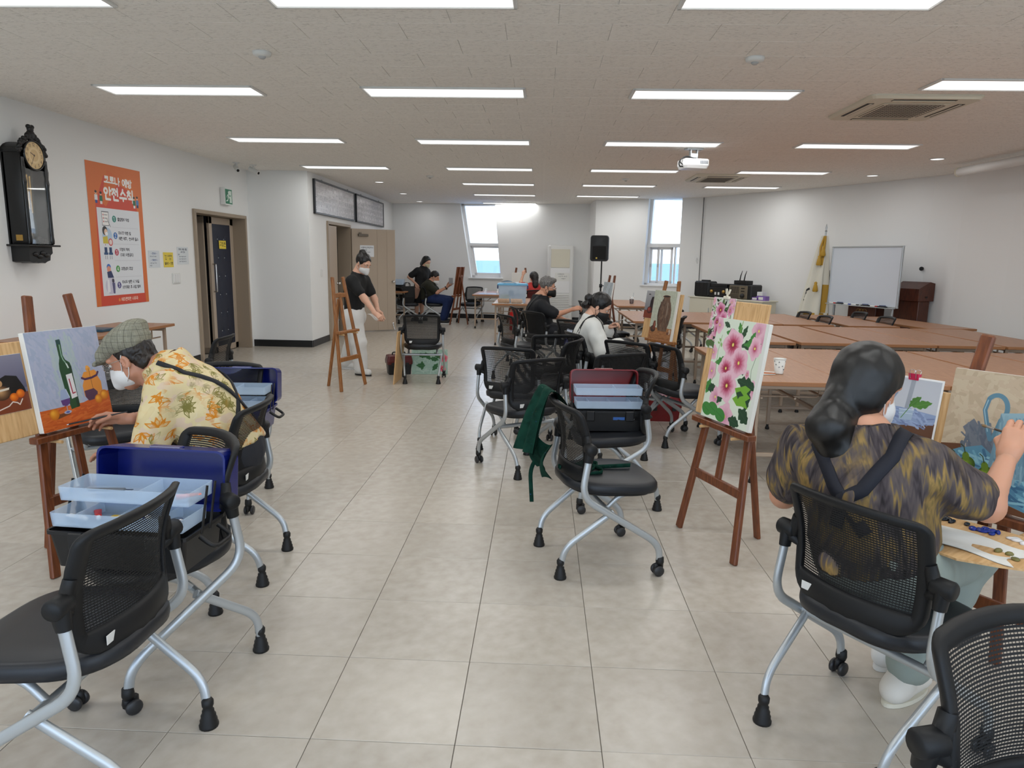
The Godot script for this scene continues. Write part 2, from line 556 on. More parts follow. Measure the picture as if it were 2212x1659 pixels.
func _windows() -> void:
	# window in the back wall: a leaning parallelogram
	var xf := frame_of(PLAN[3], PLAN[4])
	var o := structure("window_1")
	var L := func(y: float) -> float: return lerpf(2.025, 1.735, (y - 1.0) / (CEIL - 1.0))
	var R := func(y: float) -> float: return lerpf(2.77, 2.60, (y - 1.0) / (CEIL - 1.0))
	var st := ST(false)
	var pr := func(s: SurfaceTool, p: Array, z0: float, z1: float) -> void: prism(s, PackedVector2Array(p), z0, z1, xf)
	for z in [[-0.20, -0.11, 0.075, 0.03]]:
		var a: float = z[2]
		var b: float = z[3]
		pr.call(st, [Vector2(L.call(1.0), 1.0), Vector2(L.call(1.0) + a, 1.0), Vector2(L.call(CEIL) + a, CEIL), Vector2(L.call(CEIL), CEIL)], z[0], z[1])
		pr.call(st, [Vector2(R.call(1.0) - b, 1.0), Vector2(R.call(1.0), 1.0), Vector2(R.call(CEIL), CEIL), Vector2(R.call(CEIL) - b, CEIL)], z[0], z[1])
		pr.call(st, [Vector2(L.call(1.0), 1.0), Vector2(R.call(1.0), 1.0), Vector2(R.call(1.06), 1.06), Vector2(L.call(1.06), 1.06)], z[0], z[1])
		pr.call(st, [Vector2(L.call(2.72), 2.72), Vector2(R.call(2.72), 2.72), Vector2(R.call(CEIL), CEIL), Vector2(L.call(CEIL), CEIL)], z[0], z[1])
		pr.call(st, [Vector2(L.call(1.765), 1.765), Vector2(R.call(1.765), 1.765), Vector2(R.call(1.835), 1.835), Vector2(L.call(1.835), 1.835)], z[0], z[1] + 0.01)
	part("window_frame", st, M.white_gloss, o)
	st = ST(false)
	pr.call(st, [Vector2(L.call(1.06) + 0.075, 1.06), Vector2(L.call(1.06) + 0.135, 1.06), Vector2(L.call(1.765) + 0.135, 1.765), Vector2(L.call(1.765) + 0.075, 1.765)], -0.18, -0.13)
	pr.call(st, [Vector2(L.call(1.06) + 0.075, 1.06), Vector2(R.call(1.06) - 0.03, 1.06), Vector2(R.call(1.12) - 0.03, 1.12), Vector2(L.call(1.12) + 0.075, 1.12)], -0.18, -0.13)
	pr.call(st, [Vector2(L.call(1.72) + 0.075, 1.72), Vector2(R.call(1.72) - 0.03, 1.72), Vector2(R.call(1.765) - 0.03, 1.765), Vector2(L.call(1.765) + 0.075, 1.765)], -0.18, -0.13)
	part("sash", st, M.white_gloss, o)
	for yy in [[1.06, 1.765], [1.835, 2.72]]:
		st = ST(false)
		pr.call(st, [Vector2(L.call(yy[0]) + 0.05, yy[0]), Vector2(R.call(yy[0]), yy[0]), Vector2(R.call(yy[1]), yy[1]), Vector2(L.call(yy[1]) + 0.05, yy[1])], -0.158, -0.153)
		part("pane", st, M.glass, o)
	st = ST(false)
	box(st, Vector3(2.40, 0.99, -0.03), Vector3(0.86, 0.03, 0.2), 0.004, xf)
	part("window_sill", st, M.white_gloss, o)
	# window in the corner wall
	xf = frame_of(PLAN[5], PLAN[6])
	o = structure("window_2")
	var L2 := func(y: float) -> float: return lerpf(1.115, 1.175, (y - 0.97) / (CEIL - 0.97))
	st = ST(false)
	pr = func(s: SurfaceTool, p: Array, z0: float, z1: float) -> void: prism(s, PackedVector2Array(p), z0, z1, xf)
	pr.call(st, [Vector2(L2.call(0.97), 0.97), Vector2(L2.call(0.97) + 0.06, 0.97), Vector2(L2.call(CEIL) + 0.06, CEIL), Vector2(L2.call(CEIL), CEIL)], -0.28, -0.16)
	pr.call(st, [Vector2(1.855, 0.97), Vector2(1.88, 0.97), Vector2(1.88, CEIL), Vector2(1.855, CEIL)], -0.28, -0.16)
	pr.call(st, [Vector2(1.115, 0.97), Vector2(1.88, 0.97), Vector2(1.88, 1.01), Vector2(1.115, 1.01)], -0.28, -0.16)
	pr.call(st, [Vector2(1.14, 1.765), Vector2(1.88, 1.765), Vector2(1.88, 1.845), Vector2(1.14, 1.845)], -0.28, -0.14)
	pr.call(st, [Vector2(1.73, 1.01), Vector2(1.765, 1.01), Vector2(1.765, 1.765), Vector2(1.73, 1.765)], -0.28, -0.17)
	part("window_frame", st, M.white_gloss, o)
	for k in 2:      # two sliding sashes, the right-hand one pushed open
		st = ST(false)
		var x0: float = [1.19, 1.36][k]
		var x1: float = [1.47, 1.70][k]
		var z: float = [-0.25, -0.20][k]
		for s in [[x0, x0 + 0.05, 1.01, 1.765], [x1 - 0.05, x1, 1.01, 1.765], [x0, x1, 1.01, 1.06], [x0, x1, 1.715, 1.765]]:
			box(st, Vector3((s[0] + s[1]) / 2, (s[2] + s[3]) / 2, z), Vector3(s[1] - s[0], s[3] - s[2], 0.035), 0.004, xf)
		var sash := part("sash", st, M.white_gloss, o)
		st = ST(false)
		box(st, Vector3((x0 + x1) / 2, 1.39, z), Vector3(x1 - x0 - 0.1, 0.66, 0.005), 0.0, xf)
		part("pane", st, M.glass, sash)
		st = ST(false)
		box(st, Vector3(x0 + 0.025, 1.38, z + 0.022), Vector3(0.018, 0.07, 0.012), 0.004, xf)
		part("latch", st, M.silver, sash)
	for q in [[1.2, 1.845, 1.86, CEIL], [1.765, 1.01, 1.86, 1.765]]:
		st = ST(false)
		box(st, Vector3((q[0] + q[2]) / 2, (q[1] + q[3]) / 2, -0.225), Vector3(q[2] - q[0], q[3] - q[1], 0.005), 0.0, xf)
		part("pane", st, M.glass, o)
	st = ST(false)
	box(st, Vector3(1.49, 0.955, -0.03), Vector3(0.84, 0.03, 0.12), 0.004, xf)
	part("window_sill", st, M.white_gloss, o)

func _doors() -> void:
	# padded double door in the left wall; x measured along the wall
	var xf := frame_of(PLAN[0], PLAN[1])
	var o := structure("door_1")
	var st := ST(false)
	box(st, Vector3(12.85, 1.01, -0.10), Vector3(0.05, 2.02, 0.27), 0.004, xf)
	box(st, Vector3(14.46, 1.01, -0.10), Vector3(0.05, 2.02, 0.27), 0.004, xf)
	box(st, Vector3(13.655, 2.03, -0.10), Vector3(1.66, 0.05, 0.27), 0.004, xf)
	part("door_frame", st, M.door_frame, o)
	for k in 2:
		var leaf := Node3D.new()
		leaf.name = "leaf" if k == 0 else "leaf_001"
		o.add_child(leaf)
		# closed leaf in the plane of the wall; open leaf turned out into the corridor
		var at := xf * Transform3D(Basis.IDENTITY, Vector3(14.43, 0.0, -0.19)) if k == 0 else xf * Transform3D(Basis(Vector3.UP, deg_to_rad(-84.0)), Vector3(13.62, 0.0, -0.24))
		leaf.transform = at
		st = ST(false)
		for s in [[-0.79, -0.70, 0.01, 2.0], [-0.10, 0.0, 0.01, 2.0], [-0.79, 0.0, 0.01, 0.10], [-0.79, 0.0, 1.90, 2.0]]:
			box(st, Vector3((s[0] + s[1]) / 2, (s[2] + s[3]) / 2, 0), Vector3(s[1] - s[0], s[3] - s[2], 0.04), 0.004)
		part("rail", st, M.door, leaf)
		# quilted pad: a height field with buttons pulled in
		st = ST()
		var nx := 28
		var ny := 72
		var hgt := func(u: float, v: float) -> float:
			var z := 0.012
			for bx in [0.33, 0.67]:
				for by in 6:
					var q := Vector2((u - bx) * 0.6, (v - (0.12 + by * 0.152)) * 1.8)
					z -= 0.018 * exp(-(q.length_squared()) / 0.0009) + 0.004 * exp(-absf(q.x) / 0.01) * exp(-absf(q.y) / 0.08)
			return z
		for j in ny:
			for i in nx:
				var c := []
				for e in [[0, 0], [1, 0], [1, 1], [0, 1]]:
					var u := float(i + e[0]) / nx
					var v := float(j + e[1]) / ny
					c.append(Vector3(-0.70 + 0.6 * u, 0.10 + 1.8 * v, hgt.call(u, v)))
				quad(st, c[0], c[1], c[2], c[3])
		part("pad", st, M.navy_pad, leaf)
		st = ST()
		tube(st, fillet([Vector3(-0.745, 1.32, 0.02), Vector3(-0.745, 1.32, 0.07), Vector3(-0.745, 0.92, 0.07), Vector3(-0.745, 0.92, 0.02)], 0.012, 3), 0.011, 8)
		part("pull_handle", st, M.chrome, leaf)
		for bx in [0.33, 0.67]:
			for by in 6:
				st = ST()
				ball(st, Vector3(-0.70 + 0.6 * bx, 0.10 + 1.8 * (0.12 + by * 0.152), 0.0), Vector3(0.009, 0.009, 0.006), Basis.IDENTITY, 6)
				part("button", st, M.silver, leaf)
		if k == 0:
			var im := Pic.new(96, 48, Color(0.93, 0.83, 0.30))
			im.hangul("고정문", 10, 8, 26, 2.6, Color(0.2, 0.17, 0.1))
			st = ST(false)
			quv(st, Vector3(-0.50, 1.545, 0.02), Vector3(-0.27, 1.545, 0.02), Vector3(-0.27, 1.665, 0.02), Vector3(-0.50, 1.665, 0.02))
			tag(part("door_sign", st, picture(im.done()), leaf), "yellow card sign on the navy padding")
	# corridor behind it
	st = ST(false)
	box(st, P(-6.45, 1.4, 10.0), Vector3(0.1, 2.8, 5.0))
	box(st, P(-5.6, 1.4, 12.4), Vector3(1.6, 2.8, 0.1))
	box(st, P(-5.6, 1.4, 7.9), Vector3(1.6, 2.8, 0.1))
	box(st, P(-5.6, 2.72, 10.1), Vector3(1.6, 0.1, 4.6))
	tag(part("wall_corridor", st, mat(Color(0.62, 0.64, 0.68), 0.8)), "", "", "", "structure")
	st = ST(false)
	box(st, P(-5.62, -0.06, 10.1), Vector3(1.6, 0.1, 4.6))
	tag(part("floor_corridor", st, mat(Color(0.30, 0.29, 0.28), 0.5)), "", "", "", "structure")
	# double door in the entry wall
	xf = frame_of(PLAN[2], PLAN[3])
	o = structure("door_2")
	st = ST(false)
	box(st, Vector3(0.96, 1.01, -0.10), Vector3(0.05, 2.02, 0.26), 0.004, xf)
	box(st, Vector3(2.40, 1.01, -0.10), Vector3(0.05, 2.02, 0.26), 0.004, xf)
	box(st, Vector3(1.68, 2.03, -0.10), Vector3(1.48, 0.05, 0.26), 0.004, xf)
	part("door_frame", st, M.door_frame, o)
	for k in 2:
		var leaf := Node3D.new()
		leaf.name = "leaf" if k == 0 else "leaf_001"
		o.add_child(leaf)
		leaf.transform = xf * Transform3D(Basis.IDENTITY, Vector3(0.99, 0, -0.02)) if k == 0 else xf * Transform3D(Basis(Vector3.UP, deg_to_rad(-57.0)), Vector3(2.40, 0, 0.04))
		var w := 0.56 if k == 0 else 0.88
		st = ST(false)
		if k == 0:
			box(st, Vector3(w / 2, 1.0, 0), Vector3(w, 1.98, 0.04), 0.004)
		else:
			for s in [[0.0, 0.50], [0.505, 0.70], [0.705, 0.88]]:
				box(st, Vector3((s[0] + s[1]) / 2, 1.005, 0), Vector3(s[1] - s[0], 1.97, 0.04), 0.003)
			box(st, Vector3(w / 2, 1.005, 0), Vector3(w - 0.01, 1.96, 0.03), 0.0)
		part("panel", st, M.door, leaf)
		for z in [-1, 1]:
			st = ST()
			lathe(st, [Vector2(0.0, 0.022), Vector2(0.026, 0.022), Vector2(0.026, 0.028), Vector2(0.012, 0.034), Vector2(0.012, 0.045), Vector2(0.026, 0.056), Vector2(0.028, 0.07), Vector2(0.018, 0.084), Vector2(0.0, 0.088)], 14, Transform3D(Basis(Vector3.RIGHT, z * PI / 2), Vector3(w - 0.055, 0.98, 0)))
			part("door_knob", st, M.chrome, leaf)
		if k == 1:
			st = ST(false)
			box(st, Vector3(0.22, 1.87, 0.045), Vector3(0.20, 0.045, 0.05), 0.006)
			box(st, Vector3(0.16, 1.895, 0.05), Vector3(0.05, 0.05, 0.03), 0.006)
			part("door_closer", st, mat(Color(0.45, 0.42, 0.38), 0.4, 0.3), leaf)
			st = ST(false)
			tube(st, [Vector3(0.82, 0.13, 0.03), Vector3(0.84, 0.02, 0.06)], 0.008, 6)
			box(st, Vector3(0.82, 0.14, 0.025), Vector3(0.03, 0.06, 0.02), 0.003)
			part("door_stop", st, M.chrome, leaf)
			var im := Pic.new(128, 96, Color(0.88, 0.89, 0.90))
			im.hangul("사용하신후반드시", 10, 12, 13, 1.5, Color(0.25, 0.27, 0.32))
			im.hangul("정리정돈을", 10, 34, 10, 1.2, Color(0.35, 0.37, 0.42))
			im.hangul("부탁드립니다감사", 10, 52, 10, 1.2, Color(0.35, 0.37, 0.42))
			im.hangul("합니다", 40, 70, 10, 1.2, Color(0.35, 0.37, 0.42))
			st = ST(false)
			quv(st, Vector3(0.16, 1.46, 0.0225), Vector3(0.44, 1.46, 0.0225), Vector3(0.44, 1.68, 0.0225), Vector3(0.16, 1.68, 0.0225))
			tag(part("door_notice", st, picture(im.done()), leaf), "white paper notice taped to the open leaf")
	st = ST(false)
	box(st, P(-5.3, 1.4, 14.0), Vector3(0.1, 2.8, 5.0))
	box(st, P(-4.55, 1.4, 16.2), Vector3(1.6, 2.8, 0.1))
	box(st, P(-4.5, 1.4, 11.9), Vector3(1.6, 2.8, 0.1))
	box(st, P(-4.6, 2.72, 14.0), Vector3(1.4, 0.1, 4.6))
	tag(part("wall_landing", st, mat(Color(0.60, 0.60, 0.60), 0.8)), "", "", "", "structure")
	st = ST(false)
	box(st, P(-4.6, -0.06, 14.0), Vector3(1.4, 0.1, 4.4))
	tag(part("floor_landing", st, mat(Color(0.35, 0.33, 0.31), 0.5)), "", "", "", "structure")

func _lights() -> void:
	var xs := [-2.935, -0.8025, 1.307, 3.435]
	var ds := [3.774, 5.828, 8.213, 10.618, 12.713, 14.82, 16.994]
	var spots := []
	for c in 4:
		for r in 7:
			if (c == 0 and r > 3) or (c == 2 and r > 5) or (c == 3 and (r > 4 or r == 1)): continue
			spots.append(Vector2(xs[c], ds[r]))
		for d in [1.75, -0.3, -2.35]:
			spots.append(Vector2(xs[c], d))
	spots.append(Vector2(3.40, 5.46))
	var st := ST(false)
	for s in [[0, 0.148, 1.285, 0.022], [0, -0.148, 1.285, 0.022], [0.632, 0, 0.022, 0.318], [-0.632, 0, 0.022, 0.318]]:
		box(st, Vector3(s[0], -0.006, s[1]), Vector3(s[2], 0.014, s[3]), 0.003)
	var frame := made(st)
	st = ST(false)
	box(st, Vector3(0, -0.003, 0), Vector3(1.245, 0.006, 0.276))
	var face := made(st)
	var names := {Vector2(0, 0): 1}
	var cols := ["leftmost row", "second row from the clock wall", "third row from the clock wall", "row nearest the whiteboard"]
	for p in spots:
		var near: int = 0
		for c in 4:
			if absf(p.x - xs[c]) < 0.2: near = c
		var k := 0
		for q in spots:
			if absf(q.x - p.x) < 0.2 and q.y < p.y and q.y > 3.0: k += 1
		var nth: String = ["nearest", "second", "third", "fourth", "fifth", "sixth", "farthest"][k]
		var lab := "flush white ceiling light panel, %s one back in the %s" % [nth, cols[near]]
		if p.y < 3.0: lab = "flush white ceiling light panel above and behind the viewer"
		var o := thing("ceiling_light", lab, "ceiling light", P(p.x, CEIL, p.y), 0.0, "white light panels in the ceiling")
		part("frame", frame, M.white, o)
		part("diffuser", face, M.panel, o)
		var a := AreaLight3D.new()
		a.name = "panel_light"
		a.area_size = Vector2(1.245, 0.276)
		a.light_energy = PANEL_LIGHT
		a.light_color = Color(0.985, 0.99, 0.985)
		a.shadow_enabled = true
		a.rotation.x = -PI / 2
		a.position.y = -0.012
		a.set("area_range", 30.0)
		o.add_child(a)

func _outside() -> void:
	# sea below and beyond the windows, breakwater, tetrapods, the neighbouring building
	var st := ST(false)
	quad(st, P(-900, -14, 30), P(900, -14, 30), P(900, -14, 5000), P(-900, -14, 5000))
	var water := mat(Color(0.42, 0.60, 0.76), 0.5)
	tag(part("sea", st, water), "", "", "", "structure")
	st = ST(false)
	box(st, P(-40, -13.4, 420), Vector3(330, 3.0, 14), 0.6)
	box(st, P(-52, -11.6, 424), Vector3(18, 1.6, 8), 0.4)
	tag(part("breakwater", st, mat(Color(0.80, 0.79, 0.77), 0.9)), "long pale breakwater across the sea seen through window", "breakwater")
	st = ST(false)
	var r := RandomNumberGenerator.new()
	r.seed = 3
	for k in 160:
		var q := P(-3.6 + r.randf_range(-1.2, 4.5), -6.6 + r.randf_range(-0.8, 0.9) * 1.0, 62 + r.randf_range(-6, 6))
		q.y += (q.x + 3.0) * 0.42
		for e in 2:
			box(st, q, Vector3(r.randf_range(0.3, 0.8), r.randf_range(0.25, 0.6), r.randf_range(0.3, 0.8)), 0.08, Transform3D.IDENTITY)
	tag(part("shore_rocks", st, mat(Color(0.70, 0.70, 0.69), 0.9)), "", "", "", "stuff")
	st = ST(false)
	box(st, P(-5.4, -5.6, 50), Vector3(3.6, 0.4, 8), 0.05)
	box(st, P(-4.6, -5.9, 50), Vector3(3.6, 0.4, 8), 0.05)
	tag(part("neighbouring_roof", st, mat(Color(0.86, 0.86, 0.86), 0.8)), "flat pale roof below the sea window", "roof")
	# neighbouring building close to the corner window
	var o := thing("neighbouring_building", "pale building with a yellow wall just outside the corner window", "building", P(0, 0, 0))
	st = ST(false)
	box(st, P(4.5, 0.5, 19.9), Vector3(0.45, 9.0, 0.3), 0.01)
	part("yellow_wall", st, mat(Color(0.80, 0.79, 0.56), 0.9), o)
	st = ST(false)
	box(st, P(4.86, 0.5, 20.0), Vector3(0.3, 9.0, 0.3), 0.01)
	part("return_wall", st, mat(Color(0.80, 0.79, 0.56), 0.9), o)
	st = ST(false)
	box(st, P(5.9, -0.5, 20.4), Vector3(1.5, 5.2, 0.3), 0.01)
	part("signboard", st, mat(Color(0.92, 0.93, 0.94), 0.6), o)
	var t := TextMesh.new()
	var f := SystemFont.new()
	f.font_names = PackedStringArray(["Droid Sans"])
	f.font_weight = 700
	t.font = f
	t.text = "RIEIN"
	t.font_size = 32
	t.pixel_size = 0.0085
	t.depth = 0.02
	var q := part("lettering", t, mat(Color(0.20, 0.42, 0.72), 0.6), o, P(5.50, 1.12, 20.22))
	q.rotation = Vector3(0, 0, PI / 2)

# ---------------------------------------------------------------- tables
func make_table(label: String) -> Node3D:
	# a folding seminar table 0.62 wide and 1.84 long, long side along z
	var o := thing("folding_table", label, "table", Vector3.ZERO, 0.0, "folding seminar tables")
	var st := ST(false)
	box(st, Vector3(0, 0.706, 0), Vector3(0.612, 0.024, 1.832), 0.004)
	part("tabletop", st, M.table, o)
	st = ST(false)
	for s in [-1, 1]:
		box(st, Vector3(s * 0.309, 0.705, 0), Vector3(0.008, 0.028, 1.84), 0.003)
		box(st, Vector3(0, 0.705, s * 0.918), Vector3(0.624, 0.028, 0.008), 0.003)
	part("edge_band", st, M.table_edge, o)
	for sx in [-1, 1]:
		for sz in [-1, 1]:
			st = ST(false)
			box(st, Vector3(sx * 0.255, 0.37, sz * 0.80), Vector3(0.03, 0.65, 0.03), 0.004)
			var leg := part("leg", st, M.table_leg, o)
			st = ST()
			lathe(st, [Vector2(0, 0), Vector2(0.018, 0), Vector2(0.02, 0.012), Vector2(0.012, 0.03), Vector2(0.012, 0.05), Vector2(0, 0.05)], 10, Transform3D(Basis.IDENTITY, Vector3(sx * 0.255, 0, sz * 0.80)))
			part("foot", st, M.rubber, leg)
	for sz in [-1, 1]:
		st = ST(false)
		box(st, Vector3(0, 0.20, sz * 0.80), Vector3(0.50, 0.028, 0.022), 0.004)
		part("crossbar", st, M.table_leg, o)
		st = ST(false)
		box(st, Vector3(0, 0.67, sz * 0.80), Vector3(0.54, 0.04, 0.022), 0.004)
		part("top_rail", st, M.table_leg, o)
	st = ST()
	for x in [-0.22, 0.0, 0.22]:
		tube(st, [Vector3(x, 0.585, -0.78), Vector3(x, 0.585, 0.78)], 0.008, 6)
	for z in [-0.62, 0.62]:
		tube(st, fillet([Vector3(-0.22, 0.68, z), Vector3(-0.22, 0.57, z), Vector3(0.22, 0.57, z), Vector3(0.22, 0.68, z)], 0.03, 3), 0.008, 6)
	part("under_shelf", st, M.table_leg, o)
	st = ST(false)
	box(st, Vector3(-0.255, 0.40, 0), Vector3(0.02, 0.03, 1.57), 0.004)
	part("stretcher", st, M.table_leg, o)
	return o

func _tables() -> void:
	var first := make_table("wood-topped folding table under the white paper cup and chopsticks")
	first.position = P(1.71, 0, 5.43)
	var list := [
		[2.32, 5.43, 0.0, "folding table second from the paper cup in the nearest row"],
		[2.945, 5.42, 0.0, "folding table partly behind the tie-dye woman's head in the nearest row"],
		[3.595, 5.43, 0.0, "folding table fourth along the nearest row by the photo print"],
		[4.24, 5.45, 0.0, "folding table at the whiteboard end of the nearest row"],
		[2.17, 7.77, 0.0, "folding table at the easel end of the middle row"],
		[2.85, 7.79, 0.0, "folding table second along the middle row behind the flower painting"],
		[3.52, 7.79, 0.0, "folding table third along the middle row"],
		[4.16, 7.79, 0.0, "folding table fourth along the middle row"],
		[4.82, 7.80, 0.0, "folding table at the wall end of the middle row"],
		[1.49, 9.86, 0.0, "folding table with dried twigs lying on top behind the chairs"],
		[2.11, 9.86, 0.0, "folding table behind the brown pot painting"],
		[2.74, 9.86, 0.0, "folding table with a chair tipped against it in the back row"],
		[3.37, 9.84, 0.0, "folding table left of the four tucked-in chair backs"],
		[4.17, 9.82, 0.0, "folding table between two pairs of tucked-in chair backs"],
		[4.93, 9.68, 0.14, "slightly turned folding table in front of the wooden lecterns"],
		[1.60, 12.85, 0.0, "folding table with an iced drink below the loudspeaker"],
		[-0.52, 12.78, 0.0, "folding table carrying the clear storage bin and the rope coil"],
		[-1.14, 15.65, 0.0, "folding table with drinking glasses under the sea window"],
		[-3.30, 16.3, 0.0, "folding table behind the open beige door leaf"],
	]
	for t in list:
		copy(first, P(t[0], 0, t[1]), t[2], t[3])
	copy(first, P(-4.28, 0, 6.5), 0.0, "dark-edged table against the clock wall behind the easel")

# ---------------------------------------------------------------- chairs
func back_point(x: float, v: float, off := 0.0) -> Vector3:      # x in metres from the middle, v from 0 (bottom) to 1 (top); z forward
	var u := x / 0.215
	return Vector3(x * (0.96 + 0.07 * v), 0.452 + v * 0.352 + 0.014 * (1.0 - u * u) * v, -0.186 - 0.05 * v * v + 0.02 * sin(v * PI) + 0.06 * u * u + off)

func rounded_loop(x0: float, x1: float, v0: float, v1: float, r0: float, r1: float) -> Array:   # in metres of width and metres of height, counter-clockwise
	var out := []
	for c in [[x1 - r0, v0 + r0, r0, -PI / 2], [x1 - r1, v1 - r1, r1, 0.0], [x0 + r1, v1 - r1, r1, PI / 2], [x0 + r0, v0 + r0, r0, PI]]:
		for k in 6:
			var a: float = c[3] + PI / 2 * k / 5
			out.append(Vector2(c[0] + cos(a) * c[2], c[1] + sin(a) * c[2]))
	# fill the straight sides
	var dense := []
	for i in out.size():
		var a: Vector2 = out[i]
		var b: Vector2 = out[(i + 1) % out.size()]
		var n := maxi(1, int(a.distance_to(b) / 0.05))
		for k in n: dense.append(a.lerp(b, float(k) / n))
	return dense

func make_chair(label: String) -> Node3D:
	var o := thing("mesh_chair", label, "chair", Vector3.ZERO, 0.0, "black mesh-back nesting chairs")
	# back frame: ring between an outer and an inner loop on the curved back
	var outer := rounded_loop(-0.215, 0.215, 0.0, 0.352, 0.075, 0.035)
	var st := ST()
	var rings := []
	var n := outer.size()
	var inner := []
	for p in outer:     # pull each outer point in to the inner opening
		var q: Vector2 = p
		inner.append(Vector2(clampf(q.x, -0.183, 0.183) * 0.985, clampf(q.y, 0.072, 0.322)))
	var shape := [[0.0, -0.004], [0.0, 0.006], [0.12, 0.012], [0.88, 0.012], [1.0, 0.004], [1.0, -0.004], [0.88, -0.012], [0.12, -0.012]]
	for s in shape:
		var ring := []
		for k in n:
			var q: Vector2 = outer[k].lerp(inner[k], s[0])
			ring.append(back_point(q.x, q.y / 0.352, s[1]))
		rings.append(ring)
	rings.append(rings[0])
	for i in rings.size() - 1:
		for k in n:
			var j := (k + 1) % n
			quad(st, rings[i][k], rings[i][j], rings[i + 1][j], rings[i + 1][k])
	part("back_frame", st, M.plastic, o)
	# woven back: fine horizontal threads, held by thinner upright ones
	st = ST()
	var rows := 33
	for r in rows:
		var v0 := (0.073 + 0.248 * r / rows) / 0.352
		var v1 := v0 + 0.0046 / 0.352
		var w := 0.184
		for k in 14:
			var xa := lerpf(-w, w, k / 14.0)
			var xb := lerpf(-w, w, (k + 1) / 14.0)
			quad(st, back_point(xa, v0), back_point(xb, v0), back_point(xb, v1), back_point(xa, v1))
	for k in 46:
		var x := lerpf(-0.18, 0.18, k / 45.0)
		for r in 6:
			var v0 := (0.072 + 0.25 * r / 6) / 0.352
			var v1 := (0.072 + 0.25 * (r + 1) / 6) / 0.352
			quad(st, back_point(x - 0.001, v0, -0.0005), back_point(x + 0.001, v0, -0.0005), back_point(x + 0.001, v1, -0.0005), back_point(x - 0.001, v1, -0.0005))
	tag(part("woven_back", st, M.net, o), "", "", "", "stuff")
	st = ST(false)
	var c := back_point(0.13, 0.10, -0.0135)
	box(st, c, Vector3(0.042, 0.026, 0.002), 0.0008, Transform3D(Basis(Vector3.UP, 0.0), Vector3.ZERO))
	part("asset_sticker", st, M.sticker, o)
	for s in [-1, 1]:
		st = ST()
		var px: float = s * 0.245
		lathe(st, [Vector2(0, -0.03), Vector2(0.022, -0.03), Vector2(0.027, -0.024), Vector2(0.027, 0.024), Vector2(0.022, 0.03), Vector2(0, 0.03)], 16, Transform3D(Basis(Vector3.BACK, PI / 2), Vector3(px, 0.632, -0.13)))
		tube(st, [back_point(s * 0.205, 0.66), Vector3(s * 0.222, 0.625, -0.128), Vector3(px, 0.632, -0.13)], [0.017, 0.021, 0.02], 8)
		tube(st, [back_point(s * 0.205, 0.40), Vector3(s * 0.222, 0.605, -0.128), Vector3(px, 0.632, -0.13)], [0.014, 0.019, 0.02], 8)
		tube(st, [Vector3(px, 0.632, -0.13), Vector3(px, 0.572, -0.138)], [0.026, 0.021], 12, Vector3.RIGHT, 0.8)
		part("pivot_knob", st, M.plastic, o)
		st = ST()
		tube(st, fillet([Vector3(px, 0.60, -0.134), Vector3(px * 1.02, 0.41, -0.165), Vector3(px * 1.02, 0.160, 0.225), Vector3(px, 0.06, 0.238)], 0.075, 6), 0.0165, 12, Vector3.RIGHT, 0.72)
		part("front_leg", st, M.silver, o)
		st = ST()
		tube(st, fillet([Vector3(s * 0.228, 0.325, 0.0), Vector3(s * 0.205, 0.155, -0.222), Vector3(s * 0.196, 0.065, -0.238)], 0.06, 6), 0.0155, 12, Vector3.RIGHT, 0.75)
		part("rear_leg", st, M.silver, o)
		st = ST()
		var g := Transform3D(Basis.IDENTITY, Vector3(s * 0.195, 0, -0.239))
		lathe(st, [Vector2(0, 0), Vector2(0.029, 0), Vector2(0.03, 0.008), Vector2(0.026, 0.016), Vector2(0.0265, 0.024), Vector2(0.0225, 0.032), Vector2(0.023, 0.04), Vector2(0.018, 0.048), Vector2(0.0185, 0.056), Vector2(0.014, 0.064), Vector2(0.018, 0.074), Vector2(0.0185, 0.088), Vector2(0.012, 0.098), Vector2(0, 0.1)], 16, g)
		part("rubber_foot", st, M.rubber, o)
		st = ST()
		lathe(st, [Vector2(0, 0.052), Vector2(0.016, 0.052), Vector2(0.02, 0.066), Vector2(0.018, 0.09), Vector2(0, 0.1)], 12, Transform3D(Basis.IDENTITY, Vector3(px, 0, 0.238)))
		box(st, Vector3(px, 0.04, 0.232), Vector3(0.018, 0.046, 0.05), 0.008)
		var cas := part("caster", st, M.rubber, o)
		for w in [-1, 1]:
			st = ST()
			lathe(st, [Vector2(0, -0.008), Vector2(0.021, -0.008), Vector2(0.026, -0.004), Vector2(0.026, 0.004), Vector2(0.021, 0.008), Vector2(0, 0.008)], 16, Transform3D(Basis(Vector3.BACK, PI / 2), Vector3(px + w * 0.018, 0.026, 0.228)))
			part("wheel", st, M.wheel, cas)
	st = ST()
	tube(st, [Vector3(-0.25, 0.318, -0.015), Vector3(0.25, 0.318, -0.015)], 0.014, 10)
	for s in [-1, 1]:
		tube(st, fillet([Vector3(s * 0.17, 0.318, -0.015), Vector3(s * 0.17, 0.385, 0.05), Vector3(s * 0.17, 0.392, 0.2)], 0.04, 4), 0.012, 8)
	part("crossbar", st, M.silver, o)
	# cushion
	st = ST()
	var seat_ring := func(k: float, y: float, dz := 0.0) -> Array:
		var ring := []
		for i in 44:
			var t := TAU * i / 44
			var cx := signf(cos(t)) * pow(absf(cos(t)), 0.55)
			var cz := -signf(sin(t)) * pow(absf(sin(t)), 0.6)
			var z := 0.03 + cz * 0.232 * k + dz
			var wx := (0.225 + 0.018 * cz) * k
			if cz < 0.0: wx *= 1.0 - 0.14 * cz * cz
			var lift := -0.010 * cz if cz > 0 else 0.018 * cz * cz * (1.0 - absf(cx) * 0.3)
			ring.append(Vector3(cx * wx, y + lift * k, z))
		return ring
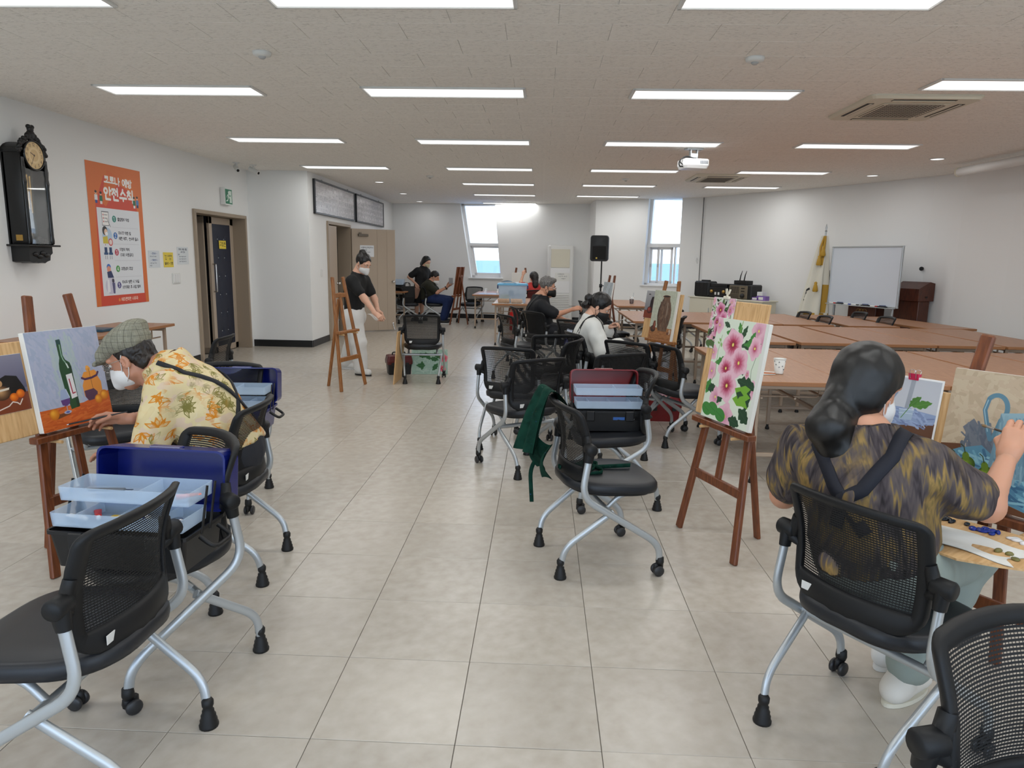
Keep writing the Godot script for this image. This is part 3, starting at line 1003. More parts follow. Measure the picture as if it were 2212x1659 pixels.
	loft(st, [seat_ring.call(0.90, 0.398), seat_ring.call(0.985, 0.404), seat_ring.call(1.0, 0.42), seat_ring.call(0.995, 0.437), seat_ring.call(0.96, 0.449), seat_ring.call(0.9, 0.4535), seat_ring.call(0.6, 0.4545), seat_ring.call(0.25, 0.4535)])
	part("seat", st, M.seat, o)
	st = ST()
	loft(st, [seat_ring.call(0.55, 0.376), seat_ring.call(0.86, 0.386), seat_ring.call(0.92, 0.40), seat_ring.call(0.5, 0.401)])
	part("seat_pan", st, M.plastic, o)
	return o

func _chairs() -> void:
	var first := make_chair("black mesh chair at the bottom left corner, nearest of the left row")
	var put := func(c: Node3D, x: float, d: float, a: float) -> void:
		c.position = P(x, 0, d)
		c.rotation.y = PI - deg_to_rad(a)
	put.call(first, -1.262, 1.757, -88.5)
	var list := [
		[-1.33, 2.33, -139, "black mesh chair carrying the open blue toolbox in front"],
		[-1.48, 3.08, -94, "black mesh chair that the man in the flat cap sits on"],
		[-1.90, 3.98, 178, "black mesh chair carrying the blue toolbox behind the man"],
		[-2.78, 5.62, -96, "black mesh chair standing alone near the padded blue door"],
		[-2.55, 4.02, 140, "black mesh chair beyond the wine bottle painting"],
		[-1.41, 8.31, -6, "black mesh chair seen square from behind with boards leaning on it"],
		[-3.05, 15.75, 60, "black mesh chair with a black bag on it by the open door"],
		[-2.50, 15.9, 75, "black mesh chair under the man in the olive T-shirt"],
		[-1.62, 16.25, -160, "black mesh chair below the sea window beside the easel"],
		[-0.20, 15.45, -25, "black mesh chair under the woman in the coral top"],
		[0.03, 9.12, 50, "black mesh chair that the grey-haired man sits on"],
		[-0.27, 8.52, 62, "black mesh chair with a grey seat left of the grey-haired man"],
		[-0.20, 9.95, 80, "black mesh chair half hidden behind the grey-haired man's back"],
		[0.48, 6.55, 72, "black mesh chair that the woman in white sits on"],
		[0.107, 6.43, -11, "black mesh chair behind the woman in white, seen from behind"],
		[0.12, 5.95, -70, "black mesh chair turned sideways in the middle of the cluster"],
		[-0.20, 5.45, 16, "black mesh chair at the left edge of the central cluster"],
		[-0.096, 4.86, -33, "black mesh chair with a white sticker behind the green apron"],
		[0.83, 6.0, 39, "black mesh chair with a red toolbox under its seat"],
		[0.52, 5.23, -27, "black mesh chair right behind the red and black toolbox"],
		[0.471, 4.21, -95, "black mesh chair holding the red and black toolbox"],
		[0.301, 3.327, 75, "black mesh chair with a green apron over its back"],
		[1.562, 8.74, -72, "black mesh chair with pale blue paper behind the pot painting"],
		[1.17, 5.75, 68, "black mesh chair just left of the flower painting"],
		[1.06, 2.05, 57, "black mesh chair that the tie-dye woman sits on"],
		[0.985, 1.09, 165, "black mesh chair cut off at the bottom right corner"],
		[3.52, 9.98, -90, "tucked-in chair back, left one of the rear pair above the tables"],
		[3.52, 9.25, -90, "tucked-in chair back, left one of the front pair above the tables"],
		[4.36, 10.15, -90, "tucked-in chair back in front of the whiteboard tray"],
		[4.33, 9.30, -90, "tucked-in chair back nearest the lectern"],
		[1.03, 10.25, 82, "black mesh chair farthest of three along the twig table"],
		[0.98, 9.22, 80, "black mesh chair in the middle of three along the twig table"],
		[0.93, 8.12, 78, "black mesh chair nearest of three along the twig table"],
		[2.02, 13.1, -90, "black mesh chair behind the iced drink table"],
		[2.42, 11.9, 120, "black mesh chair beside the stacked audio equipment"],
		[0.86, 11.6, 75, "black mesh chair beyond the woman in white's face"],
	]
	for c in list:
		put.call(copy(first, Vector3.ZERO, 0, c[3]), c[0], c[1], c[2])

# ---------------------------------------------------------------- easels
# yaw: direction of the painter's right-hand side; the painter's side is +z of the easel
func easel(x: float, d: float, yaw: float, wood: Material, label: String, tray := 0.655, top := 1.27, tray_w := 0.5) -> Node3D:
	var o := thing("wooden_easel", label, "easel", P(x, 0, d), deg_to_rad(yaw), "wooden studio easels")
	var lean := tan(deg_to_rad(8.0))
	var z := func(y: float) -> float: return -y * lean
	var hw := func(y: float) -> float: return lerpf(0.255, 0.105, y / top)
	var st: SurfaceTool
	for s in [-1, 1]:
		st = ST(false)
		bar(st, Vector3(s * 0.257, 0.0, 0.0), Vector3(s * 0.105, top, z.call(top)), 0.045, 0.024, Vector3.RIGHT, 0.005)
		part("front_leg", st, wood, o)
	st = ST(false)
	bar(st, Vector3(0, 0.34, z.call(0.34) - 0.004), Vector3(0, top - 0.17, z.call(top - 0.17) - 0.004), 0.04, 0.022, Vector3.RIGHT, 0.004)
	part("mast", st, wood, o)
	for y in [0.34, top - 0.2]:
		st = ST(false)
		bar(st, Vector3(-hw.call(y), y, z.call(y)), Vector3(hw.call(y), y, z.call(y)), 0.05, 0.021, Vector3.UP, 0.004)
		part("crossbar", st, wood, o)
	st = ST(false)
	bar(st, Vector3(-tray_w / 2, tray - 0.02, z.call(tray) + 0.035), Vector3(tray_w / 2, tray - 0.02, z.call(tray) + 0.035), 0.03, 0.05, Vector3.UP, 0.004)
	var t := part("tray", st, wood, o)
	st = ST(false)
	for s in [-0.14, 0.14]:
		tube(st, [Vector3(s, tray - 0.045, z.call(tray) - 0.02), Vector3(s, tray - 0.045, z.call(tray) + 0.075)], 0.008, 8)
	part("peg", st, M.board, t)
	st = ST(false)
	bar(st, Vector3(0, top - 0.24, z.call(top - 0.24) - 0.025), Vector3(0.0, 0.0, -0.33), 0.04, 0.022, Vector3.RIGHT, 0.004)
	part("rear_leg", st, wood, o)
	return o

# a stretched canvas or a board resting on the tray of an easel; sideways is its middle along the tray
func on_easel(o: Node3D, called: String, label: String, category: String, w: float, h: float, thick: float, sideways: float, tray: float, front: Material, body: Material, lift := 0.0, proud := 0.0) -> Node3D:
	var lean := deg_to_rad(8.0)
	var base := o.transform * Transform3D(Basis(Vector3.RIGHT, -lean), Vector3(sideways, tray + 0.0, -tray * tan(lean) + 0.016 + proud))
	var c := thing(called, label, category)
	c.transform = base
	var st := ST(false)
	box(st, Vector3(0, lift + h / 2, thick / 2), Vector3(w, h, thick), 0.003)
	part("stretcher" if called == "painting" else "sheet", st, body, c)
	if front:
		st = ST(false)
		var z := thick + 0.0006
		quv(st, Vector3(-w / 2 + 0.001, lift + 0.001, z), Vector3(w / 2 - 0.001, lift + 0.001, z), Vector3(w / 2 - 0.001, lift + h - 0.001, z), Vector3(-w / 2 + 0.001, lift + h - 0.001, z))
		part("picture", st, front, c)
	return c

func _easels() -> void:
	# the wine bottle easel on the left
	var e := easel(-2.13, 3.15, 77, M.easel, "dark easel at far left holding the wine bottle painting")
	on_easel(e, "drawing_board", "pale plywood drawing board behind the wine bottle painting", "board", 0.62, 0.42, 0.012, -0.22, 0.66, null, M.board, 0.0, 0.0)
	on_easel(e, "painting", "wine bottle and orange jar still life on canvas", "painting", 0.385, 0.455, 0.03, -0.02, 0.66, picture(paint_wine(), 0.5), M.canvas, 0.0, 0.014)
	on_easel(e, "photo_print", "printed still-life photo clipped left of the wine bottle painting", "photo print", 0.21, 0.25, 0.002, -0.325, 0.66, picture(photo_wine(), 0.4), M.paper, 0.12, 0.014)
	# hollyhocks
	e = easel(0.895, 3.533, -70, M.easel, "reddish easel holding the pink hollyhock painting")
	on_easel(e, "drawing_board", "pale wooden drawing board behind the pink hollyhock painting", "board", 0.45, 0.62, 0.012, -0.045, 0.66, null, M.board, 0.0, 0.0)
	on_easel(e, "painting", "tall canvas of pink hollyhocks and green leaves", "painting", 0.415, 0.53, 0.022, 0.03, 0.66, picture(paint_hollyhock(true), 0.5), M.canvas, 0.0, 0.014)
	var p := on_easel(e, "photo_print", "hollyhock photo print clipped to the drawing board top", "photo print", 0.20, 0.275, 0.002, -0.185, 0.66, picture(paint_hollyhock(false), 0.35), M.paper, 0.36, 0.014)
	var clip := thing("bulldog_clip", "cream bulldog clip on top of the hollyhock photo", "clip")
	clip.transform = p.transform * Transform3D(Basis.IDENTITY, Vector3(0.02, 0.635, 0.0))
	var st := ST(false)
	box(st, Vector3(0, 0.0, 0.006), Vector3(0.05, 0.018, 0.016), 0.004)
	part("jaw", st, M.cream, clip)
	for s in [-1, 1]:
		st = ST()
		tube(st, [Vector3(s * 0.004, 0.005, 0.006 + s * 0.006), Vector3(s * 0.014, 0.03, 0.006 + s * 0.014), Vector3(s * 0.012, 0.045, 0.006 + s * 0.016), Vector3(s * 0.002, 0.045, 0.006 + s * 0.016), Vector3(s * 0.001, 0.02, 0.006 + s * 0.01)], 0.003, 6)
		part("lever", st, M.cream, clip)
	# the pot
	e = easel(1.23, 7.45, -62, M.easel_oak, "light oak easel holding the brown pot painting")
	on_easel(e, "drawing_board", "thin pale drawing board behind the brown pot painting", "board", 0.60, 0.50, 0.012, -0.05, 0.64, null, M.board)
	on_easel(e, "painting", "tall canvas of one large brown clay pot", "painting", 0.40, 0.53, 0.022, 0.0, 0.64, picture(paint_pot(), 0.5), M.canvas, 0.0, 0.014)
	on_easel(e, "photo_print", "small photo of a dark pot clipped beside the pot painting", "photo print", 0.20, 0.30, 0.002, -0.27, 0.64, picture(photo_pot(), 0.4), M.paper, 0.22, 0.014)
	# the tie-dye woman's easel
	e = easel(1.47, 2.30, -56, M.easel, "brown easel at far right holding the watering can painting", 0.665, 1.24, 0.62)
	on_easel(e, "drawing_board", "wide wooden drawing board behind the watering can painting", "board", 0.80, 0.36, 0.012, -0.12, 0.67, null, M.board)
	on_easel(e, "painting", "watering can and pears painting on a wide canvas", "painting", 0.53, 0.455, 0.022, 0.10, 0.67, picture(paint_can(), 0.5), M.canvas, 0.0, 0.014)
	p = on_easel(e, "photo_print", "still-life photo print with watering can and green sprig", "photo print", 0.34, 0.235, 0.002, -0.37, 0.67, picture(photo_can(), 0.4), M.paper, 0.165, 0.016)
	clip = thing("binder_clip", "pink binder clip on the watering can photo", "clip")
	clip.transform = p.transform * Transform3D(Basis.IDENTITY, Vector3(0.06, 0.40, 0.0))
	st = ST(false)
	prism(st, PackedVector2Array([Vector2(-0.004, -0.012), Vector2(0.006, -0.012), Vector2(0.014, 0.012), Vector2(-0.012, 0.012)]), -0.018, 0.018, Transform3D(Basis(Vector3.UP, PI / 2), Vector3.ZERO))
	part("jaw", st, mat(Color(0.78, 0.12, 0.30), 0.35), clip)
	for s in [-1, 1]:
		st = ST()
		tube(st, fillet([Vector3(-0.01, -0.006, s * 0.008), Vector3(-0.012, 0.026, s * 0.022), Vector3(0.012, 0.026, s * 0.022), Vector3(0.01, -0.006, s * 0.008)], 0.01, 3), 0.0012, 6)
		part("wire_handle", st, M.chrome, clip)
	# empty easel
	easel(-2.095, 7.70, 74, M.easel_oak, "empty oak easel beside the woman in white trousers", 0.66, 1.24, 0.42)
	# the olive man's easel, seen from behind
	e = easel(-1.95, 15.72, -105, M.easel, "easel seen from behind under the sea window")
	on_easel(e, "drawing_board", "brown board on the easel of the man in olive", "board", 0.46, 0.62, 0.015, 0.0, 0.66, null, M.easel)
	# the grey-haired man's easel
	e = easel(0.80, 9.75, -78, M.easel, "easel in front of the grey-haired man")
	on_easel(e, "painting", "pale winter tree painting in front of the grey-haired man", "painting", 0.42, 0.52, 0.02, 0.0, 0.66, picture(paint_trees(), 0.5), M.canvas)
	# the coral woman's easel
	e = easel(-0.52, 16.15, -12, M.easel, "easel in front of the woman in coral")
	on_easel(e, "painting", "blank white canvas in front of the woman in coral", "painting", 0.40, 0.50, 0.02, 0.0, 0.66, null, M.canvas)

# ---------------------------------------------------------------- pictures computed pixel by pixel (print and paint only)
class Pic:
	var im: Image
	var w: int
	var h: int
	const S := 2.0
	const CHO := "ㄱㄲㄴㄷㄸㄹㅁㅂㅃㅅㅆㅇㅈㅉㅊㅋㅌㅍㅎ"
	const JONG := " ㄱㄲㄳㄴㄵㄶㄷㄹㄺㄻㄼㄽㄾㄿㅀㅁㅂㅄㅅㅆㅇㅈㅊㅋㅌㅍㅎ"
	func _init(ww: int, hh: int, bg: Color) -> void:
		w = ww
		h = hh
		im = Image.create(int(ww * S), int(hh * S), false, Image.FORMAT_RGB8)
		im.fill(bg)
	func done() -> Image:
		im.resize(w, h, Image.INTERPOLATE_BILINEAR)
		return im
	func poly(pts: Array, col: Color) -> void:
		var n := pts.size()
		var y0 := 1e9
		var y1 := -1e9
		for p in pts:
			y0 = minf(y0, p.y * S)
			y1 = maxf(y1, p.y * S)
		for y in range(maxi(0, int(y0)), mini(im.get_height() - 1, int(y1) + 1) + 1):
			var xs := []
			var yy := y + 0.5
			for i in n:
				var a: Vector2 = pts[i] * S
				var b: Vector2 = pts[(i + 1) % n] * S
				if (a.y <= yy) != (b.y <= yy):
					xs.append(a.x + (yy - a.y) / (b.y - a.y) * (b.x - a.x))
			xs.sort()
			for k in range(0, xs.size() - 1, 2):
				var l := maxi(0, roundi(xs[k]))
				var r := mini(im.get_width(), roundi(xs[k + 1]))
				if r > l: im.fill_rect(Rect2i(l, y, r - l, 1), col)
	func ell(cx: float, cy: float, rx: float, ry: float, col: Color, rot := 0.0) -> void:
		var pts := []
		for k in 28:
			var t := TAU * k / 28
			pts.append(Vector2(cx, cy) + Vector2(cos(t) * rx, sin(t) * ry).rotated(rot))
		poly(pts, col)
	func rect(x: float, y: float, ww: float, hh: float, col: Color) -> void:
		im.fill_rect(Rect2i(roundi(x * S), roundi(y * S), roundi(ww * S), roundi(hh * S)), col)
	func line(pts: Array, width: float, col: Color) -> void:
		for i in pts.size() - 1:
			var a: Vector2 = pts[i]
			var b: Vector2 = pts[i + 1]
			var n := (b - a).normalized().orthogonal() * width / 2
			poly([a + n, b + n, b - n, a - n], col)
		if width > 1.2:
			for p in pts:
				ell(p.x, p.y, width / 2, width / 2, col)
	func grad(x: float, y: float, ww: float, hh: float, a: Color, b: Color) -> void:
		var n := int(hh)
		for k in n: rect(x, y + k, ww, 1.6, a.lerp(b, float(k) / n))
	func ball(cx: float, cy: float, rx: float, ry: float, dark: Color, light: Color, n := 8, off := Vector2(-0.3, -0.3)) -> void:
		for k in n:
			var t := float(k) / n
			ell(cx + off.x * rx * t, cy + off.y * ry * t, rx * (1.0 - t * 0.85), ry * (1.0 - t * 0.85), dark.lerp(light, t))
	func strokes(n: int, sd: int, x0: float, y0: float, x1: float, y1: float, len: float, width: float, cols: Array, ang := 0.0, spread := 0.6) -> void:
		var r := RandomNumberGenerator.new()
		r.seed = sd
		for k in n:
			var p := Vector2(r.randf_range(x0, x1), r.randf_range(y0, y1))
			var v := Vector2(len * r.randf_range(0.4, 1.0), 0).rotated(ang + r.randf_range(-spread, spread))
			line([p - v / 2, p + v / 2], width * r.randf_range(0.5, 1.0), cols[r.randi_range(0, cols.size() - 1)])
	# one jamo in a box
	func jamo(c: String, b: Rect2, wd: float, col: Color) -> void:
		var L := func(l: Array) -> void:
			var q := []
			for k in range(0, l.size(), 2): q.append(b.position + Vector2(l[k], l[k + 1]) * b.size)
			line(q, wd, col)
		var O := func(cx: float, cy: float, rx: float, ry: float) -> void:
			var q := []
			for k in 15:
				var t := TAU * k / 14
				q.append(b.position + Vector2(cx + rx * cos(t), cy + ry * sin(t)) * b.size)
			line(q, wd, col)
		match c:
			"ㄱ": L.call([0, 0.08, 1, 0.08, 0.9, 1])
			"ㄴ": L.call([0.05, 0, 0.05, 0.95, 1, 0.95])
			"ㄷ": L.call([1, 0.08, 0.05, 0.08, 0.05, 0.95, 1, 0.95])
			"ㄹ": L.call([0, 0.05, 1, 0.05, 1, 0.5, 0, 0.5, 0, 0.97, 1, 0.97])
			"ㅁ": L.call([0.05, 0.05, 0.95, 0.05, 0.95, 0.95, 0.05, 0.95, 0.05, 0.05])
			"ㅂ":
				L.call([0.05, 0, 0.05, 0.95, 0.95, 0.95, 0.95, 0])
				L.call([0.05, 0.5, 0.95, 0.5])
			"ㅅ":
				L.call([0.5, 0, 0.4, 0.5, 0, 1])
				L.call([0.48, 0.4, 1, 1])
			"ㅇ": O.call(0.5, 0.52, 0.46, 0.46)
			"ㅈ":
				L.call([0.05, 0.08, 0.95, 0.08])
				L.call([0.5, 0.08, 0.4, 0.55, 0, 1])
				L.call([0.5, 0.5, 1, 1])
			"ㅊ":
				L.call([0.35, 0, 0.65, 0])
				L.call([0.05, 0.28, 0.95, 0.28])
				L.call([0.5, 0.28, 0, 1])
				L.call([0.45, 0.6, 1, 1])
			"ㅋ":
				L.call([0, 0.08, 1, 0.08, 0.9, 1])
				L.call([0, 0.5, 0.95, 0.5])
			"ㅌ":
				L.call([1, 0.05, 0.05, 0.05, 0.05, 0.95, 1, 0.95])
				L.call([0.05, 0.5, 0.9, 0.5])
			"ㅍ":
				L.call([0, 0.06, 1, 0.06])
				L.call([0, 0.94, 1, 0.94])
				L.call([0.3, 0.06, 0.3, 0.94])
				L.call([0.7, 0.06, 0.7, 0.94])
			"ㅎ":
				L.call([0.35, 0, 0.65, 0])
				L.call([0.05, 0.24, 0.95, 0.24])
				O.call(0.5, 0.7, 0.34, 0.28)
			_:
				var pairs := {"ㄲ": "ㄱㄱ", "ㄸ": "ㄷㄷ", "ㅃ": "ㅂㅂ", "ㅆ": "ㅅㅅ", "ㅉ": "ㅈㅈ", "ㄳ": "ㄱㅅ", "ㄵ": "ㄴㅈ", "ㄶ": "ㄴㅎ", "ㄺ": "ㄹㄱ", "ㄻ": "ㄹㅁ", "ㄼ": "ㄹㅂ", "ㅀ": "ㄹㅎ", "ㅄ": "ㅂㅅ"}
				if pairs.has(c):
					jamo(pairs[c][0], Rect2(b.position, Vector2(b.size.x * 0.45, b.size.y)), wd, col)
					jamo(pairs[c][1], Rect2(b.position + Vector2(b.size.x * 0.55, 0), Vector2(b.size.x * 0.45, b.size.y)), wd, col)
	func syllable(code: int, x: float, y: float, s: float, wd: float, col: Color) -> void:
		var n := code - 0xAC00
		var fin := n % 28
		var v := (n / 28) % 21
		var ini := n / 588
		var hh := 0.56 if fin else 0.92
		var tall := [0, 1, 2, 3, 4, 5, 6, 7, 20]
		var B := func(a: float, b: float, c: float, d: float) -> Rect2: return Rect2(x + a * s, y + b * s, c * s, d * s)
		var seg := func(a: float, b: float, c: float, d: float) -> void: line([Vector2(x + a * s, y + b * s), Vector2(x + c * s, y + d * s)], wd, col)
		var upright := -1
		var level := -1
		if v in tall: upright = v
		elif v in [8, 12, 13, 17, 18]: level = v
		else:
			level = {9: 8, 10: 8, 11: 8, 14: 13, 15: 13, 16: 13, 19: 18}[v]
			upright = {9: 0, 10: 1, 11: 20, 14: 4, 15: 5, 16: 20, 19: 20}[v]
		if level < 0:
			jamo(CHO[ini], B.call(0.05, 0.08, 0.46, hh * 0.78), wd, col)
		elif upright < 0:
			jamo(CHO[ini], B.call(0.2, 0.03, 0.6, hh * 0.45), wd, col)
		else:
			jamo(CHO[ini], B.call(0.05, 0.03, 0.5, hh * 0.45), wd, col)
		if level >= 0:
			var ly := hh * 0.78
			var lx: float = 0.97 if upright < 0 else 0.66
			seg.call(0.02, ly, lx, ly)
			var m := lx * 0.5
			if level == 8: seg.call(m, ly - hh * 0.2, m, ly)
			if level == 12:
				seg.call(m - 0.13, ly - hh * 0.2, m - 0.13, ly)
				seg.call(m + 0.13, ly - hh * 0.2, m + 0.13, ly)
			if level == 13: seg.call(m, ly, m, ly + hh * 0.24)
			if level == 17:
				seg.call(m - 0.13, ly, m - 0.13, ly + hh * 0.24)
				seg.call(m + 0.13, ly, m + 0.13, ly + hh * 0.24)
		if upright >= 0:
			var two: bool = upright in [1, 3, 5, 7]
			var ux := 0.94 if two else 0.8
			if two: seg.call(0.72, 0.04, 0.72, hh)
			seg.call(ux, 0.02, ux, hh + 0.03)
			var my := hh * 0.45
			if upright in [0, 2]: seg.call(ux, my - (0.1 if upright == 2 else 0.0), 1.0, my - (0.1 if upright == 2 else 0.0))
			if upright == 2: seg.call(ux, my + 0.12, 1.0, my + 0.12)
			if upright in [1, 3]: seg.call(0.72, my, ux, my)
			if upright in [4, 5]: seg.call(0.56, my, 0.72 if two else ux, my)
			if upright in [6, 7]:
				seg.call(0.56, my - 0.1, 0.72 if two else ux, my - 0.1)
				seg.call(0.56, my + 0.1, 0.72 if two else ux, my + 0.1)
		if fin:
			jamo(JONG[fin], B.call(0.22, 0.68, 0.62, 0.3), wd, col)
	func hangul(t: String, x: float, y: float, s: float, wd: float, col: Color, sx := 1.0) -> void:
		for k in t.length():
			var c := t.unicode_at(k)
			if c >= 0xAC00 and c <= 0xD7A3:
				syllable(c, x, y, s, wd, col)
				x += s * 1.08 * sx
			elif c == 32: x += s * 0.45
			else:
				digit(t[k], x, y, s, wd, col)
				x += s * 0.62
	func digit(c: String, x: float, y: float, s: float, wd: float, col: Color) -> void:
		var d := {"1": [[0.1, 0.25, 0.3, 0.08, 0.3, 0.95]], "2": [[0.05, 0.25, 0.15, 0.08, 0.38, 0.08, 0.48, 0.28, 0.05, 0.93, 0.5, 0.93]], "3": [[0.05, 0.12, 0.45, 0.1, 0.25, 0.42, 0.48, 0.65, 0.3, 0.93, 0.05, 0.85]], "4": [[0.35, 0.95, 0.35, 0.08, 0.03, 0.68, 0.5, 0.68]], "5": [[0.45, 0.08, 0.1, 0.08, 0.08, 0.42, 0.4, 0.42, 0.48, 0.68, 0.3, 0.93, 0.05, 0.88]], "6": [[0.4, 0.08, 0.1, 0.5, 0.1, 0.8, 0.25, 0.93, 0.45, 0.8, 0.45, 0.6, 0.25, 0.5, 0.1, 0.6]], "7": [[0.05, 0.08, 0.48, 0.08, 0.2, 0.95]], "8": [[0.25, 0.48, 0.08, 0.28, 0.25, 0.08, 0.42, 0.28, 0.25, 0.48, 0.06, 0.72, 0.25, 0.94, 0.45, 0.72, 0.25, 0.48]], "9": [[0.42, 0.4, 0.25, 0.5, 0.08, 0.35, 0.1, 0.15, 0.3, 0.08, 0.42, 0.2, 0.42, 0.5, 0.3, 0.95]], "0": [[0.25, 0.08, 0.06, 0.3, 0.06, 0.7, 0.25, 0.94, 0.44, 0.7, 0.44, 0.3, 0.25, 0.08]], "(": [[0.4, 0.0, 0.2, 0.5, 0.4, 1.0]], ")": [[0.1, 0.0, 0.3, 0.5, 0.1, 1.0]], ",": [[0.2, 0.85, 0.1, 1.05]], ".": [[0.2, 0.9, 0.25, 0.92]], "*": [[0.1, 0.5, 0.4, 0.5], [0.25, 0.3, 0.25, 0.7]], "-": [[0.05, 0.5, 0.45, 0.5]], ":": [[0.25, 0.3, 0.25, 0.32], [0.25, 0.7, 0.25, 0.72]]}
		for l in d.get(c, []):
			var q := []
			for k in range(0, l.size(), 2): q.append(Vector2(x + l[k] * s, y + l[k + 1] * s))
			line(q, wd, col)

func paint_wine() -> Image:
	var p := Pic.new(380, 450, Color(0.66, 0.69, 0.77))
	p.strokes(700, 1, 0, 0, 380, 380, 60, 14, [Color(0.66, 0.69, 0.78), Color(0.63, 0.67, 0.76), Color(0.68, 0.70, 0.78)], 1.2)
	p.strokes(160, 2, 110, 40, 230, 330, 50, 12, [Color(0.68, 0.73, 0.74), Color(0.66, 0.72, 0.74)], 1.4, 0.3)
	p.poly([Vector2(0, 352), Vector2(230, 352), Vector2(300, 335), Vector2(380, 318), Vector2(380, 450), Vector2(0, 450)], Color(0.79, 0.36, 0.12))
	p.strokes(260, 3, 0, 360, 380, 450, 70, 9, [Color(0.80, 0.38, 0.14), Color(0.76, 0.33, 0.11), Color(0.83, 0.42, 0.17)], -0.1, 0.3)
	p.poly([Vector2(60, 385), Vector2(150, 378), Vector2(150, 392), Vector2(70, 404)], Color(0.45, 0.25, 0.12))
	# bottle
	var gr := Color(0.13, 0.29, 0.16)
	p.poly([Vector2(148, 46), Vector2(170, 44), Vector2(172, 54), Vector2(170, 120), Vector2(178, 140), Vector2(198, 156), Vector2(203, 175), Vector2(207, 365), Vector2(160, 371), Vector2(148, 300), Vector2(139, 180), Vector2(142, 155), Vector2(150, 130)], gr)
	p.poly([Vector2(148, 46), Vector2(170, 44), Vector2(172, 66), Vector2(150, 68)], Color(0.12, 0.27, 0.26))
	p.poly([Vector2(180, 150), Vector2(203, 175), Vector2(207, 365), Vector2(192, 368), Vector2(190, 180)], Color(0.09, 0.21, 0.12))
	p.line([Vector2(163, 70), Vector2(163, 120), Vector2(168, 140), Vector2(176, 152)], 5, Color(0.55, 0.68, 0.60))
	p.poly([Vector2(174, 152), Vector2(184, 160), Vector2(190, 180), Vector2(183, 182)], Color(0.80, 0.86, 0.82))
	p.poly([Vector2(165, 210), Vector2(198, 206), Vector2(204, 318), Vector2(172, 324)], Color(0.87, 0.86, 0.86))
	p.line([Vector2(178, 232), Vector2(183, 300), Vector2(197, 297)], 5, Color(0.62, 0.10, 0.20))
	# glass
	p.poly([Vector2(122, 275), Vector2(150, 273), Vector2(162, 315), Vector2(158, 340), Vector2(138, 352), Vector2(118, 344), Vector2(112, 318)], Color(0.60, 0.66, 0.78))
	p.poly([Vector2(113, 322), Vector2(162, 318), Vector2(158, 341), Vector2(138, 353), Vector2(118, 345)], Color(0.36, 0.22, 0.46))
	p.line([Vector2(150, 275), Vector2(162, 315)], 2.5, Color(0.86, 0.88, 0.94))
	p.line([Vector2(138, 352), Vector2(138, 374)], 4, Color(0.62, 0.62, 0.72))
	p.ell(138, 380, 20, 8, Color(0.66, 0.66, 0.76))
	p.ell(138, 380, 10, 4, Color(0.30, 0.36, 0.62))
	# jar
	p.poly([Vector2(262, 236), Vector2(330, 230), Vector2(348, 270), Vector2(346, 320), Vector2(326, 345), Vector2(262, 350), Vector2(244, 325), Vector2(242, 275)], Color(0.86, 0.55, 0.22))
	p.poly([Vector2(246, 300), Vector2(300, 296), Vector2(318, 315), Vector2(312, 346), Vector2(262, 350), Vector2(248, 330)], Color(0.33, 0.20, 0.30))
	p.poly([Vector2(248, 232), Vector2(262, 212), Vector2(322, 208), Vector2(338, 226), Vector2(330, 240), Vector2(256, 246)], Color(0.89, 0.58, 0.22))
	p.line([Vector2(246, 238), Vector2(262, 246), Vector2(300, 244), Vector2(330, 236), Vector2(340, 222)], 10, Color(0.30, 0.17, 0.30))
	p.ell(288, 200, 13, 12, Color(0.90, 0.60, 0.24))
	p.ell(286, 190, 9, 7, Color(0.93, 0.66, 0.30))
	p.line([Vector2(292, 200), Vector2(296, 300)], 1.6, Color(0.35, 0.22, 0.12))
	for o in [[68, 378, 26], [316, 350, 22], [352, 336, 24]]:
		p.ball(o[0], o[1], o[2], o[2], Color(0.78, 0.42, 0.06), Color(0.97, 0.70, 0.22))
	p.line([Vector2(94, 380), Vector2(93, 388), Vector2(84, 400)], 1.5, Color(0.3, 0.2, 0.1))
	return p.done()

func photo_wine() -> Image:
	var p := Pic.new(210, 250, Color(0.42, 0.42, 0.52))
	p.grad(0, 0, 210, 150, Color(0.52, 0.51, 0.58), Color(0.36, 0.35, 0.44))
	p.poly([Vector2(20, 150), Vector2(60, 110), Vector2(120, 86), Vector2(170, 96), Vector2(196, 150), Vector2(205, 190), Vector2(20, 190)], Color(0.05, 0.05, 0.06))
	p.poly([Vector2(0, 186), Vector2(210, 170), Vector2(210, 250), Vector2(0, 250)], Color(0.47, 0.22, 0.12))
	p.ball(90, 160, 40, 32, Color(0.25, 0.15, 0.08), Color(0.80, 0.62, 0.42), 7, Vector2(-0.2, -0.3))
	p.ell(88, 118, 12, 14, Color(0.72, 0.55, 0.38))
	p.poly([Vector2(60, 146), Vector2(128, 140), Vector2(124, 150), Vector2(62, 155)], Color(0.85, 0.80, 0.74))
	p.ball(140, 186, 20, 19, Color(0.75, 0.32, 0.03), Color(0.97, 0.55, 0.12))
	p.ball(172, 174, 20, 19, Color(0.75, 0.32, 0.03), Color(0.97, 0.55, 0.12))
	p.line([Vector2(60, 232), Vector2(110, 220), Vector2(130, 205), Vector2(150, 212), Vector2(160, 222), Vector2(176, 200)], 5, Color(0.88, 0.82, 0.78))
	p.line([Vector2(20, 225), Vector2(60, 190)], 5, Color(0.85, 0.80, 0.76))
	return p.done()

